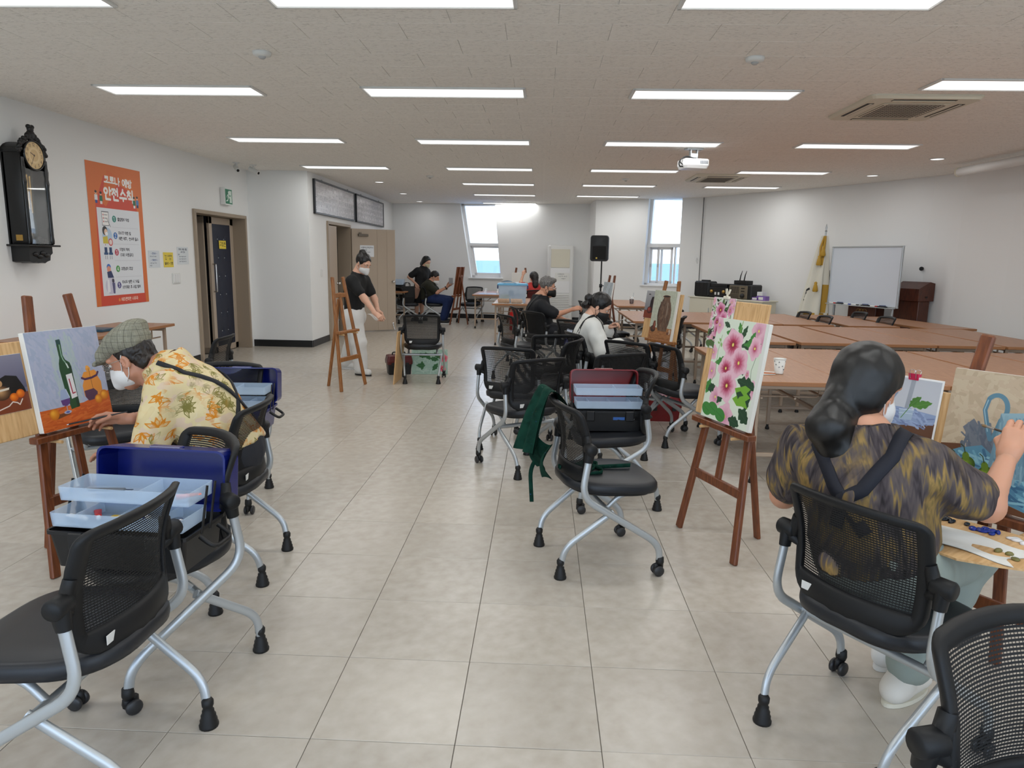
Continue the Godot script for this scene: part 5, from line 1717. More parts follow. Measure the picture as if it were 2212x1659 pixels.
func _apron() -> void:
	var green := mat(Color(0.075, 0.20, 0.165), 0.85)
	var im := noise_image(256, Vector2(5, 5), ramp([Color(0.05, 0.155, 0.125), Color(0.085, 0.225, 0.185), Color(0.10, 0.25, 0.20)]), 41, 5)
	var r := RandomNumberGenerator.new()
	r.seed = 12
	for k in 26:
		im.fill_rect(Rect2i(r.randi_range(0, 250), r.randi_range(0, 250), r.randi_range(1, 7), r.randi_range(1, 3)), [Color(0.6, 0.65, 0.6), Color(0.55, 0.52, 0.2), Color(0.2, 0.3, 0.5)][k % 3])
	green = tri_mat(im, 0.4, 0.85, 0.2)
	var o := thing("apron", "dark green paint-splashed apron hung over a chair back", "apron", P(0.301, 0, 3.327), PI - deg_to_rad(75))
	var st := ST()
	cloth_sheet(st, func(u: float, v: float) -> Vector3:
		var x := lerpf(0.235, 0.03, u) + 0.03 * v * (0.5 - u)
		var fold := sin(u * 13.0 + 0.6) * 0.014 * clampf(v * 2.0, 0, 1)
		if v < 0.16:
			var a := v / 0.16
			return Vector3(x, 0.775 + 0.075 * sin(a * PI * 0.5), lerpf(-0.155, -0.235, a))
		var w := (v - 0.16) / 0.84
		return Vector3(x, 0.85 - 0.33 * w + 0.02 * u * w, -0.235 - 0.055 * sqrt(w) - 0.075 * w * (1.0 - 0.6 * u) - fold)
	, 30, 36)
	part("skirt", st, green, o)
	st = ST()
	cloth_sheet(st, func(u: float, v: float) -> Vector3:
		var x := lerpf(0.16, -0.09, u)
		return Vector3(x, 0.60 - 0.16 * v + 0.012 * sin(u * 9), -0.262 - 0.03 * sin(v * 3.0) - 0.02 * sin(u * 7.0 + v * 3.0))
	, 20, 10)
	part("bib", st, green, o)
	var strap := func(pts: Array, called: String) -> void:
		var s := ST()
		var q := fillet(pts, 0.05, 6)
		tube(s, q, 0.012, 6, Vector3(1, 0, 0.3), 0.2)
		part(called, s, green, o)
	strap.call([Vector3(0.12, 0.52, -0.27), Vector3(0.18, 0.42, -0.30), Vector3(0.17, 0.25, -0.29)], "strap")
	strap.call([Vector3(0.0, 0.48, -0.20), Vector3(-0.04, 0.463, -0.05), Vector3(0.10, 0.463, 0.04), Vector3(0.12, 0.463, -0.06), Vector3(0.02, 0.466, -0.12), Vector3(0.03, 0.463, 0.18)], "strap")
	strap.call([Vector3(0.02, 0.48, -0.20), Vector3(0.06, 0.47, -0.02), Vector3(-0.06, 0.463, 0.02), Vector3(-0.08, 0.463, -0.10)], "strap")

# ---------------------------------------------------------------- on the walls
func on_wall(i: int, called: String, label: String, category: String, s0: float, s1: float, y0: float, y1: float, front: Material, body: Material, thick := 0.003, group := "") -> Node3D:
	var o := thing(called, label, category, Vector3.ZERO, 0.0, group)
	o.transform = frame_of(PLAN[i], PLAN[i + 1]) * Transform3D(Basis.IDENTITY, Vector3((s0 + s1) / 2, y0, 0.001))
	var st := ST(false)
	var w := s1 - s0
	var h := y1 - y0
	box(st, Vector3(0, h / 2, thick / 2), Vector3(w, h, thick), minf(0.004, thick * 0.4))
	part("sheet" if thick < 0.01 else "housing", st, body, o)
	if front:
		st = ST(false)
		quv(st, Vector3(-w / 2, 0, thick + 0.0006), Vector3(w / 2, 0, thick + 0.0006), Vector3(w / 2, h, thick + 0.0006), Vector3(-w / 2, h, thick + 0.0006))
		part("print", st, front, o)
	return o

func little_person(p: Pic, x: float, y: float, s: float, top: Color, legs: Color) -> void:
	p.ell(x, y - s * 0.62, s * 0.14, s * 0.16, Color(0.90, 0.72, 0.60))
	p.ell(x, y - s * 0.70, s * 0.15, s * 0.11, Color(0.15, 0.13, 0.13))
	p.poly([Vector2(x - s * 0.2, y - s * 0.45), Vector2(x + s * 0.2, y - s * 0.45), Vector2(x + s * 0.22, y), Vector2(x - s * 0.22, y)], top)
	p.rect(x - s * 0.15, y, s * 0.3, s * 0.25, legs)

func poster_image() -> Image:
	var p := Pic.new(500, 754, Color(0.86, 0.45, 0.19))
	p.poly([Vector2(150, 60), Vector2(360, 120), Vector2(440, 210), Vector2(470, 754), Vector2(40, 754), Vector2(60, 215)], Color(0.83, 0.29, 0.19))
	p.poly([Vector2(110, 200), Vector2(180, 30), Vector2(300, 60), Vector2(150, 225)], Color(0.86, 0.42, 0.18))
	var W := Color(0.96, 0.95, 0.94)
	p.hangul("코로나 예방", 152, 62, 44, 8.5, W)
	p.hangul("안전수칙", 140, 120, 66, 13, W)
	for q in [[70, 195, Color(0.9, 0.9, 0.9), Color(0.15, 0.3, 0.6)], [112, 198, Color(0.13, 0.42, 0.30), Color(0.9, 0.9, 0.9)], [420, 200, Color(0.13, 0.42, 0.30), Color(0.9, 0.9, 0.9)], [452, 196, Color(0.30, 0.52, 0.75), Color(0.12, 0.22, 0.42)]]:
		little_person(p, q[0], q[1], 62, q[2], q[3])
	p.rect(66, 232, 392, 468, Color(0.89, 0.90, 0.92))
	var ink := Color(0.17, 0.17, 0.20)
	var rows := [["1", Color(0.10, 0.50, 0.45), ["출입명부 작성"]], ["2", Color(0.13, 0.40, 0.70), ["마스크 착용 및", "체온 체크, 손소독 필수"]], ["3", Color(0.72, 0.20, 0.30), ["지정석 착석", "(자리 이동금지)"]], ["4", Color(0.25, 0.58, 0.25), ["유증상자 휴강"]], ["5", Color(0.27, 0.25, 0.52), ["타시도 방문 시 14일", "자가격리 후 수업 참여"]]]
	for k in 5:
		var y := 286.0 + k * 90
		p.ell(214, y, 18, 18, rows[k][1])
		p.digit(rows[k][0], 208, y - 12, 24, 3.4, W)
		var t: Array = rows[k][2]
		for j in t.size():
			p.hangul(t[j], 244, y - (9 if t.size() == 1 else 25) + j * 30, 18, 2.6, ink, 0.88)
		if k < 4: p.rect(190, y + 44, 250, 1.5, Color(0.78, 0.78, 0.80))
	# the five small drawings
	p.rect(104, 250, 62, 76, Color(0.3, 0.3, 0.33))
	p.rect(107, 254, 56, 69, Color(0.95, 0.94, 0.93))
	for j in 3:
		p.rect(114, 264 + j * 18, 8, 8, Color(0.8, 0.4, 0.4))
		p.rect(126, 266 + j * 18, 28, 4, Color(0.55, 0.55, 0.58))
	p.line([Vector2(150, 290), Vector2(176, 330)], 3, Color(0.3, 0.3, 0.32))
	p.ell(140, 378, 44, 44, Color(0.72, 0.80, 0.88))
	p.ell(122, 352, 22, 24, Color(0.14, 0.14, 0.15))
	p.ell(130, 360, 15, 18, Color(0.92, 0.78, 0.68))
	p.ell(136, 368, 12, 10, Color(0.96, 0.96, 0.96))
	p.poly([Vector2(100, 386), Vector2(140, 380), Vector2(146, 420), Vector2(100, 420)], Color(0.83, 0.75, 0.25))
	p.ell(166, 412, 20, 20, Color(0.80, 0.30, 0.30))
	p.ell(166, 412, 14, 14, Color(0.93, 0.85, 0.82))
	for q in [118, 160]:
		p.rect(q - 12, 440, 24, 34, Color(0.13, 0.25, 0.42))
		p.rect(q - 18, 468, 36, 12, Color(0.15, 0.30, 0.48))
		p.rect(q - 10, 484, 4, 20, Color(0.5, 0.5, 0.52))
		p.rect(q + 6, 484, 4, 20, Color(0.5, 0.5, 0.52))
		p.rect(q - 3, 424, 5, 6, Color(0.7, 0.25, 0.3))
	p.ell(130, 545, 18, 16, Color(0.25, 0.45, 0.75))
	p.ell(130, 558, 17, 18, Color(0.88, 0.60, 0.50))
	p.poly([Vector2(112, 572), Vector2(150, 566), Vector2(170, 604), Vector2(116, 604)], Color(0.15, 0.20, 0.38))
	p.ell(136, 648, 46, 44, Color(0.80, 0.79, 0.86))
	p.poly([Vector2(108, 612), Vector2(126, 612), Vector2(130, 680), Vector2(104, 686)], Color(0.93, 0.93, 0.95))
	p.ell(160, 620, 11, 12, Color(0.25, 0.22, 0.30))
	p.poly([Vector2(150, 632), Vector2(174, 632), Vector2(172, 690), Vector2(156, 690)], Color(0.33, 0.32, 0.48))
	p.ell(206, 727, 9, 9, Color(0.92, 0.55, 0.25))
	p.hangul("제주문화원 사무국", 222, 716, 20, 2.8, Color(0.95, 0.88, 0.82), 0.9)
	return p.done()

func notice_image(k: int) -> Image:
	var p: Pic
	var ink := Color(0.28, 0.31, 0.38)
	if k == 0:
		p = Pic.new(150, 124, Color(0.84, 0.86, 0.88))
		p.hangul("* 문의처 *", 36, 14, 15, 2.0, Color(0.25, 0.32, 0.52))
		p.hangul("전화 064 722 0203", 18, 38, 9, 1.1, ink)
		p.hangul("* 계좌번호 *", 30, 62, 14, 2.0, Color(0.25, 0.32, 0.52))
		p.hangul("수강료 입금 후 확인", 14, 86, 9, 1.1, ink)
		p.hangul("예금주", 14, 104, 9, 1.1, ink)
	elif k == 1:
		p = Pic.new(144, 110, Color(0.90, 0.80, 0.30))
		var b := Color(0.22, 0.19, 0.10)
		p.rect(30, 22, 18, 32, b)
		p.rect(33, 26, 12, 24, Color(0.90, 0.80, 0.30))
		p.line([Vector2(20, 20), Vector2(28, 26)], 3, b)
		p.hangul("휴대전화는", 62, 20, 13, 1.8, b, 0.95)
		p.hangul("진동", 84, 42, 14, 1.8, b)
		p.hangul("벨소리 * 진동", 18, 72, 19, 2.8, b, 0.85)
	else:
		p = Pic.new(150, 116, Color(0.85, 0.87, 0.88))
		p.hangul("코로나 예방 생활", 20, 10, 13, 1.9, ink)
		p.hangul("수칙 안내", 46, 28, 12, 1.8, ink)
		p.hangul("안내", 10, 46, 9, 1.3, ink)
		for j in 3: p.hangul("- 마스크 착용 거리 두기", 16, 60 + j * 16, 9, 1.2, ink, 0.9)
	return p.done()

func lines_image(w: int, h: int, sd: int) -> Image:     # rows of small brush-written signs in columns
	var p := Pic.new(w, h, Color(0.84, 0.83, 0.84))
	var r := RandomNumberGenerator.new()
	r.seed = sd
	for row in 5:
		var y := h * (0.06 + 0.19 * row)
		for c in 36:
			var x := w * (0.025 + 0.0268 * c)
			var n := r.randi_range(2, 4)
			for j in n:
				var bold := 2.2 if r.randf() < 0.12 else 1.3
				var g := r.randf_range(0.36, 0.62)
				p.syllable(0xAC00 + r.randi_range(0, 11171), x, y + j * 10.0, 9.0, bold, Color(g, g, g))
	return p.done()

func _wall_things() -> void:
	var frost := Color(0.9, 0.9, 0.9)
	on_wall(0, "safety_poster", "tall orange safety poster with white Korean title and five numbered rules", "poster", 10.657, 11.642, 0.90, 2.386, picture(poster_image(), 0.45), mat(frost, 0.5))
	on_wall(0, "wall_notice", "white paper notice with blue headings right beside the poster", "notice", 11.70, 11.945, 1.293, 1.495, picture(notice_image(0)), M.paper, 0.002, "notices on the clock wall")
	on_wall(0, "wall_notice", "yellow card notice between two white paper notices", "notice", 12.025, 12.26, 1.295, 1.477, picture(notice_image(1)), M.paper, 0.002, "notices on the clock wall")
	on_wall(0, "wall_notice", "white paper notice nearest the padded door", "notice", 12.365, 12.65, 1.327, 1.549, picture(notice_image(2)), M.paper, 0.002, "notices on the clock wall")
	var sw := on_wall(0, "light_switch", "white double light switch below the notices", "switch", 12.207, 12.395, 1.088, 1.221, null, M.white, 0.012)
	var st: SurfaceTool
	for k in 3:
		st = ST(false)
		box(st, Vector3(-0.06 + 0.05 * k, 0.066, 0.014), Vector3(0.042, 0.10, 0.008), 0.002)
		part("rocker", st, M.white_gloss, sw)
	# exit sign
	var ex := Pic.new(110, 110, Color(0.90, 0.91, 0.90))
	ex.rect(6, 8, 98, 94, Color(0.06, 0.47, 0.33))
	ex.rect(58, 16, 38, 78, Color(0.86, 0.92, 0.88))
	var G := Color(0.06, 0.47, 0.33)
	ex.ell(56, 28, 8, 8, Color(0.92, 0.96, 0.93))
	ex.line([Vector2(54, 40), Vector2(48, 62)], 11, Color(0.92, 0.96, 0.93))
	ex.line([Vector2(54, 42), Vector2(72, 52), Vector2(82, 46)], 6, G)
	ex.line([Vector2(52, 42), Vector2(34, 48), Vector2(30, 60)], 6, Color(0.92, 0.96, 0.93))
	ex.line([Vector2(48, 62), Vector2(64, 72), Vector2(62, 90)], 8, G)
	ex.line([Vector2(48, 62), Vector2(38, 80), Vector2(22, 84)], 8, Color(0.92, 0.96, 0.93))
	var sign := on_wall(0, "exit_sign", "green running-man exit sign box above the padded door", "exit sign", 13.68, 13.93, 2.17, 2.41, picture(ex.done(), 0.3), M.white, 0.07)
	# framed rolls of names
	for k in 2:
		var s0: float = [0.25, 2.85][k]
		var o := on_wall(2, "framed_scroll", ["dark-framed panel of small handwritten columns, the nearer one", "dark-framed panel of small handwritten columns, the farther one"][k], "framed panel", s0, s0 + 2.46, 2.135, 2.68, picture(lines_image(900, 210, 40 + k), 0.25), mat(Color(0.06, 0.065, 0.08), 0.4), 0.03, "framed panels above the entry door")
		st = ST(false)
		for q in [[0, 0.015, 2.46, 0.03], [0, 0.53, 2.46, 0.03], [-1.215, 0.272, 0.03, 0.545], [1.215, 0.272, 0.03, 0.545]]:
			box(st, Vector3(q[0], q[1], 0.033), Vector3(q[2], q[3], 0.02), 0.004)
		part("frame", st, mat(Color(0.24, 0.25, 0.27), 0.35), o)
		for q in [-0.8, 0.8]:
			st = ST(false)
			box(st, Vector3(q, 0.556, 0.02), Vector3(0.03, 0.025, 0.02), 0.004)
			part("hanger", st, M.silver, o)
	_clock()
	# phone cable and switch by the entry door
	on_wall(2, "wall_switch", "small white switch on the wall left of the entry door", "switch", 0.55, 0.62, 1.12, 1.24, null, M.white, 0.012)
	# cable running down beside the corner, with a hanging loop
	st = ST()
	tube(st, [P(3.25, 2.76, 14.76), P(3.25, 1.5, 14.76), P(3.25, 0.85, 14.74)], 0.008, 6)
	tag(part("wall_cable", st, mat(Color(0.25, 0.25, 0.25), 0.5)), "dark cable running down the wall beside the corner window", "cable")
	st = ST()
	tube(st, [P(3.19, 1.56, 14.80), P(3.17, 1.50, 14.78), P(3.20, 1.44, 14.78), P(3.22, 1.50, 14.79), P(3.19, 1.56, 14.80)], 0.008, 6)
	tag(part("cord_loop", st, M.white), "small white cord loop hanging beside the wall cable", "cord")
	# roller screen housing under the ceiling
	var sc := thing("projection_screen", "long white roller screen housing under the ceiling at right", "screen", Vector3.ZERO)
	st = ST()
	tube(st, [P(5.30, 2.66, 9.5), P(5.46, 2.66, 6.9)], 0.055, 16)
	part("housing", st, M.white, sc)
	for q in [[5.30, 9.5], [5.46, 6.9]]:
		st = ST()
		tube(st, [P(q[0], 2.66, q[1] - 0.015), P(q[0], 2.66, q[1] + 0.015)], 0.06, 16)
		part("end_cap", st, M.cream, sc)
	# black spot on the wall by the board
	st = ST()
	tube(st, [P(5.69, 1.43, 10.86), P(5.67, 1.43, 10.85)], 0.03, 12)
	tag(part("wall_plug", st, M.rubber), "round black cap on the wall right of the whiteboard", "cap")

func _clock() -> void:
	var o := thing("pendulum_clock", "tall black carved pendulum wall clock with cream dial", "clock")
	o.transform = frame_of(PLAN[0], PLAN[1]) * Transform3D(Basis.IDENTITY, Vector3(9.69, 0, 0.001))
	var st := ST(false)
	# case: sides, arched top, back
	var arch := PackedVector2Array()
	for k in 13:
		var a := PI * k / 12
		arch.append(Vector2(cos(a) * 0.165, 2.30 + sin(a) * 0.10))
	arch.append(Vector2(-0.165, 1.52))
	arch.append(Vector2(0.165, 1.52))
	prism(st, arch, 0.0, 0.03, Transform3D.IDENTITY)
	for s in [-1, 1]:
		box(st, Vector3(s * 0.155, 1.91, 0.09), Vector3(0.02, 0.78, 0.16), 0.004)
	var ring := PackedVector2Array()
	for k in 13:
		var a := PI * k / 12
		ring.append(Vector2(cos(a) * 0.165, 2.30 + sin(a) * 0.10))
	for k in 13:
		var a := PI * (12 - k) / 12
		ring.append(Vector2(cos(a) * 0.145, 2.30 + sin(a) * 0.082))
	prism(st, ring, 0.0, 0.17)
	part("case", st, M.black, o)
	st = ST()
	for s in [-1, 1]:
		for q in [[0.135, 0.012], [0.15, 0.010]]:
			lathe(st, [Vector2(q[1], 1.53), Vector2(q[1] * 1.3, 1.56), Vector2(q[1], 1.60), Vector2(q[1], 2.02), Vector2(q[1] * 1.5, 2.06), Vector2(q[1], 2.10), Vector2(q[1] * 1.5, 2.16), Vector2(q[1], 2.20), Vector2(q[1], 2.26)], 10, Transform3D(Basis.IDENTITY, Vector3(s * q[0], 0, 0.175)))
	part("column", st, M.gloss_black, o)
	# carved crest: lumps along the arch with a finial
	st = ST()
	var r := RandomNumberGenerator.new()
	r.seed = 2
	for k in 40:
		var a := PI * k / 39
		var rad := 0.155 + r.randf_range(-0.012, 0.02)
		ball(st, Vector3(cos(a) * rad, 2.31 + sin(a) * rad * 0.80, 0.172), Vector3(0.02, 0.02, 0.016) * r.randf_range(0.8, 1.2), Basis.IDENTITY, 5)
	for q in [[0, 2.46, 0.05], [-0.04, 2.45, 0.03], [0.04, 2.45, 0.03], [0, 2.51, 0.035], [-0.02, 2.53, 0.02], [0.02, 2.53, 0.02]]:
		ball(st, Vector3(q[0], q[1], 0.17), Vector3(q[2], q[2], 0.022), Basis.IDENTITY, 6)
	part("carved_crest", st, M.black, o)
	# dial
	var p := Pic.new(220, 220, Color(0.05, 0.05, 0.05))
	p.ell(110, 110, 108, 108, Color(0.80, 0.68, 0.48))
	p.ell(110, 110, 62, 62, Color(0.84, 0.73, 0.54))
	p.ell(110, 110, 46, 46, Color(0.78, 0.65, 0.45))
	var ink := Color(0.35, 0.25, 0.14)
	for k in 12:
		var a := TAU * (k + 1) / 12 - PI / 2
		var c := Vector2(110 + cos(a) * 84, 110 + sin(a) * 84)
		var t := str(k + 1)
		for j in t.length(): p.digit(t[j], c.x - 7 * t.length() + j * 14, c.y - 13, 26, 3.2, ink)
	p.line([Vector2(110, 110), Vector2(74, 180)], 4, Color(0.2, 0.14, 0.08))
	p.line([Vector2(110, 110), Vector2(70, 92)], 6, Color(0.2, 0.14, 0.08))
	p.ell(110, 110, 8, 8, Color(0.25, 0.18, 0.1))
	st = ST(false)
	var n := 40
	for k in n:
		var a0 := TAU * k / n
		var a1 := TAU * (k + 1) / n
		for q in [[0.0, 0.0], [cos(a1), sin(a1)], [cos(a0), sin(a0)]]:
			st.set_uv(Vector2(0.5 + q[0] * 0.49, 0.5 - q[1] * 0.49))
			st.add_vertex(Vector3(q[0] * 0.118, 2.29 + q[1] * 0.118, 0.185))
	part("dial", st, picture(p.done(), 0.4), o)
	st = ST()
	var tor := []
	for k in 33: tor.append(Vector3(cos(TAU * k / 32) * 0.122, 2.29 + sin(TAU * k / 32) * 0.122, 0.183))
	tube(st, tor, 0.010, 8, Vector3.BACK, 1.0, false)
	part("bezel", st, M.gloss_black, o)
	st = ST(false)
	box(st, Vector3(0, 1.84, 0.05), Vector3(0.26, 0.60, 0.01))
	part("backboard", st, mat(Color(0.23, 0.25, 0.22), 0.4), o)
	st = ST()
	for q in [[-0.045, 1.86, 2.14], [0.035, 1.80, 2.12], [0.0, 1.83, 2.13]]:
		tube(st, [Vector3(q[0], q[1], 0.09), Vector3(q[0], q[2], 0.09)], 0.012, 10)
	part("chime_tube", st, M.brass, o)
	st = ST()
	tube(st, [Vector3(0.0, 1.63, 0.08), Vector3(0.0, 1.86, 0.08)], 0.005, 6)
	ball(st, Vector3(0, 1.61, 0.08), Vector3(0.04, 0.04, 0.01), Basis.IDENTITY, 8)
	part("pendulum", st, M.brass, o)
	st = ST(false)
	box(st, Vector3(0, 1.85, 0.172), Vector3(0.25, 0.64, 0.003))
	part("door_glass", st, M.glass, o)
	st = ST(false)
	box(st, Vector3(0, 1.515, 0.10), Vector3(0.40, 0.016, 0.22), 0.004)
	part("shelf", st, M.black, o)
	st = ST(false)
	var low := PackedVector2Array([Vector2(-0.15, 1.507), Vector2(0.15, 1.507), Vector2(0.15, 1.45), Vector2(0.12, 1.43), Vector2(0.11, 1.385), Vector2(0.07, 1.375), Vector2(0.04, 1.36), Vector2(0.0, 1.372), Vector2(-0.04, 1.36), Vector2(-0.07, 1.375), Vector2(-0.11, 1.365), Vector2(-0.15, 1.375)])
	prism(st, low, 0.0, 0.16)
	for q in [[-0.07, 1.44], [0.02, 1.45], [0.07, 1.43], [-0.02, 1.42]]: ball(st, Vector3(q[0], q[1], 0.163), Vector3(0.035, 0.02, 0.012), Basis.IDENTITY, 5)
	part("carved_base", st, M.black, o)
	st = ST()
	for q in [[-0.06, 1.55], [0.0, 1.57], [0.05, 1.55], [0.08, 1.545]]: ball(st, Vector3(q[0], q[1], 0.15), Vector3(0.04, 0.03, 0.015), Basis.IDENTITY, 5)
	part("carved_leaves", st, M.black, o)
	st = ST(false)
	box(st, Vector3(-0.166, 1.58, 0.10), Vector3(0.002, 0.05, 0.06))
	part("brass_plate", st, M.brass, o)

# ---------------------------------------------------------------- on the ceiling
func _ceiling_things() -> void:
	var st: SurfaceTool
	var det := [[-1.85, 4.77, "round white smoke detector near the clock side, nearest pair"], [1.33, 4.83, "round white smoke detector on the right, nearest pair"], [-1.84, 11.62, "small smoke detector far back on the left"], [1.31, 11.66, "small smoke detector far back below the projector"]]
	for q in det:
		var o := thing("smoke_detector", q[2], "smoke detector", P(q[0], CEIL, q[1]), 0.0, "smoke detectors on the ceiling")
		st = ST()
		lathe(st, [Vector2(0, -0.028), Vector2(0.040, -0.028), Vector2(0.056, -0.02), Vector2(0.06, -0.006), Vector2(0.06, 0.0), Vector2(0, 0)], 24)
		part("base", st, M.white, o)
		st = ST()
		lathe(st, [Vector2(0, -0.042), Vector2(0.014, -0.042), Vector2(0.022, -0.034), Vector2(0.024, -0.026), Vector2(0, -0.026)], 16)
		part("sensor_head", st, mat(Color(0.7, 0.7, 0.7), 0.4), o)
	var dl := [[-2.90, 12.64, "round recessed downlight nearest the framed panels"], [-2.91, 14.85, "round recessed downlight second from the framed panels"], [-2.92, 16.86, "round recessed downlight nearest the back wall"], [4.81, 10.84, "round recessed downlight above the whiteboard"], [4.80, 9.11, "round recessed downlight nearest the roller screen"]]
	for q in dl:
		var o := thing("downlight", q[2], "downlight", P(q[0], CEIL, q[1]), 0.0, "round downlights")
		st = ST()
		lathe(st, [Vector2(0.075, -0.002), Vector2(0.075, -0.008), Vector2(0.088, -0.006), Vector2(0.09, 0.0), Vector2(0.075, 0.0)], 24)
		part("trim_ring", st, M.white, o)
		st = ST()
		lathe(st, [Vector2(0, -0.005), Vector2(0.076, -0.005), Vector2(0.076, 0.0)], 24)
		part("lens", st, M.panel, o)
		var a := AreaLight3D.new()
		a.name = "downlight_light"
		a.area_size = Vector2(0.13, 0.13)
		a.light_energy = PANEL_LIGHT * 0.22
		a.shadow_enabled = true
		a.rotation.x = -PI / 2
		a.position.y = -0.012
		o.add_child(a)
	for q in [[2.93, 6.22, 0.86, 0.90, "large white ceiling air conditioner cassette at upper right"], [2.67, 11.34, 0.80, 0.95, "smaller-looking ceiling air conditioner cassette beyond the projector"]]:
		var o := thing("ceiling_air_conditioner", q[4], "air conditioner", P(q[0], CEIL, q[1]), 0.0, "ceiling cassettes")
		var w: float = q[2]
		var l: float = q[3]
		st = ST(false)
		loft(st, up([ring4(w * 0.96, l * 0.96, 0.05, -0.03), ring4(w, l, 0.05, -0.012), ring4(w, l, 0.05, 0.0)], Transform3D(STAND, Vector3.ZERO)), true, false)
		var r4 := ring4(w * 0.96, l * 0.96, 0.05, 0)
		for k in r4.size():
			var a: Vector3 = r4[k]
			var b: Vector3 = r4[(k + 1) % r4.size()]
			tri(st, Vector3(0, -0.03, 0), Vector3(b.x, -0.03, -b.y), Vector3(a.x, -0.03, -a.y))
		part("fascia", st, M.cream, o)
		for k in 4:
			var along: float = (w if k % 2 == 0 else l) * 0.56
			var t := Transform3D(Basis(Vector3.UP, PI / 2 * k), Vector3.ZERO)
			var out: float = (l if k % 2 == 0 else w) * 0.41
			st = ST(false)
			box(st, Vector3(0, -0.0302, out), Vector3(along, 0.004, 0.055), 0.0, t)
			var slot := part("air_slot", st, mat(Color(0.10, 0.095, 0.09), 0.6), o)
			st = ST(false)
			box(st, Vector3(0, -0.034, out - 0.006), Vector3(along * 0.98, 0.004, 0.022), 0.0015, t * Transform3D(Basis(Vector3.RIGHT, 0.0), Vector3.ZERO))
			part("louvre", st, M.cream, slot)
		st = ST(false)
		box(st, Vector3(0, -0.0335, 0), Vector3(w * 0.60, 0.006, l * 0.60), 0.003)
		part("intake_panel", st, M.cream, o)
		st = ST(false)
		for k in 15:
			box(st, Vector3(lerpf(-0.25, 0.25, k / 14.0) * w / 0.9, -0.0375, 0), Vector3(0.006, 0.004, l * 0.5), 0.0)
			box(st, Vector3(0, -0.0375, lerpf(-0.25, 0.25, k / 14.0) * l / 0.9), Vector3(w * 0.5, 0.004, 0.006), 0.0)
		tag(part("grille", st, mat(Color(0.42, 0.40, 0.37), 0.6), o), "", "", "", "stuff")
	# projector on its mount
	var o := thing("projector", "white ceiling projector on a bracket with black cables", "projector", P(1.72, CEIL, 8.5), deg_to_rad(12))
	st = ST(false)
	box(st, Vector3(0, -0.01, 0), Vector3(0.20, 0.02, 0.10), 0.004)
	for s in [-1, 1]: bar(st, Vector3(s * 0.04, -0.02, 0), Vector3(s * 0.035, -0.13, 0), 0.012, 0.05, Vector3.RIGHT)
	box(st, Vector3(0, -0.085, 0), Vector3(0.09, 0.05, 0.06), 0.004)
	part("bracket", st, M.silver, o)
	st = ST(false)
	loft(st, up([ring4(0.26, 0.22, 0.02, -0.235), ring4(0.30, 0.25, 0.03, -0.20), ring4(0.30, 0.25, 0.03, -0.14), ring4(0.28, 0.23, 0.03, -0.13)], Transform3D(STAND, Vector3.ZERO)))
	part("body", st, M.white_gloss, o)
	st = ST(false)
	for k in 5:
		for j in 3: box(st, Vector3(0.04 + k * 0.019, -0.155 - j * 0.013, 0.126), Vector3(0.014, 0.009, 0.004))
	tag(part("vent", st, mat(Color(0.45, 0.47, 0.5), 0.5), o), "", "", "", "stuff")
	st = ST()
	lathe(st, [Vector2(0, 0), Vector2(0.03, 0), Vector2(0.03, 0.02), Vector2(0, 0.02)], 16, Transform3D(Basis(Vector3.BACK, -PI / 2), Vector3(0.145, -0.18, 0.02)))
	part("lens", st, M.gloss_black, o)
	st = ST()
	tube(st, fillet([Vector3(0.0, -0.13, 0.04), Vector3(-0.10, -0.10, 0.05), Vector3(-0.19, -0.14, 0.05), Vector3(-0.19, -0.22, 0.05), Vector3(-0.13, -0.21, 0.05)], 0.05, 5), 0.008, 6)
	tube(st, fillet([Vector3(0.0, -0.125, 0.05), Vector3(-0.12, -0.09, 0.06), Vector3(-0.20, -0.16, 0.06), Vector3(-0.14, -0.20, 0.06)], 0.05, 5), 0.006, 6)
	part("cable", st, M.rubber, o)
	# security cameras near the corner
	for k in 2:
		o = thing("security_camera", ["small white bullet camera on the ceiling, left of two", "small white bullet camera on the ceiling nearer the corner"][k], "camera", P([-4.42, -4.28][k], CEIL, [10.25, 10.5][k]), [0.6, 1.2][k], "ceiling bullet cameras")
		st = ST()
		lathe(st, [Vector2(0.0, -0.012), Vector2(0.045, -0.012), Vector2(0.05, 0.0), Vector2(0, 0.0)], 16)
		tube(st, [Vector3(0, -0.01, 0), Vector3(0, -0.06, 0.02)], 0.014, 8)
		part("mount", st, M.white, o)
		st = ST()
		tube(st, [Vector3(0, -0.05, -0.06), Vector3(0, -0.12, 0.10)], 0.034, 14)
		part("body", st, M.white, o)
		st = ST()
		ball(st, Vector3(0, -0.122, 0.103), Vector3(0.02, 0.02, 0.006), Basis(Vector3.RIGHT, 0.41), 8)
		part("lens", st, M.gloss_black, o)

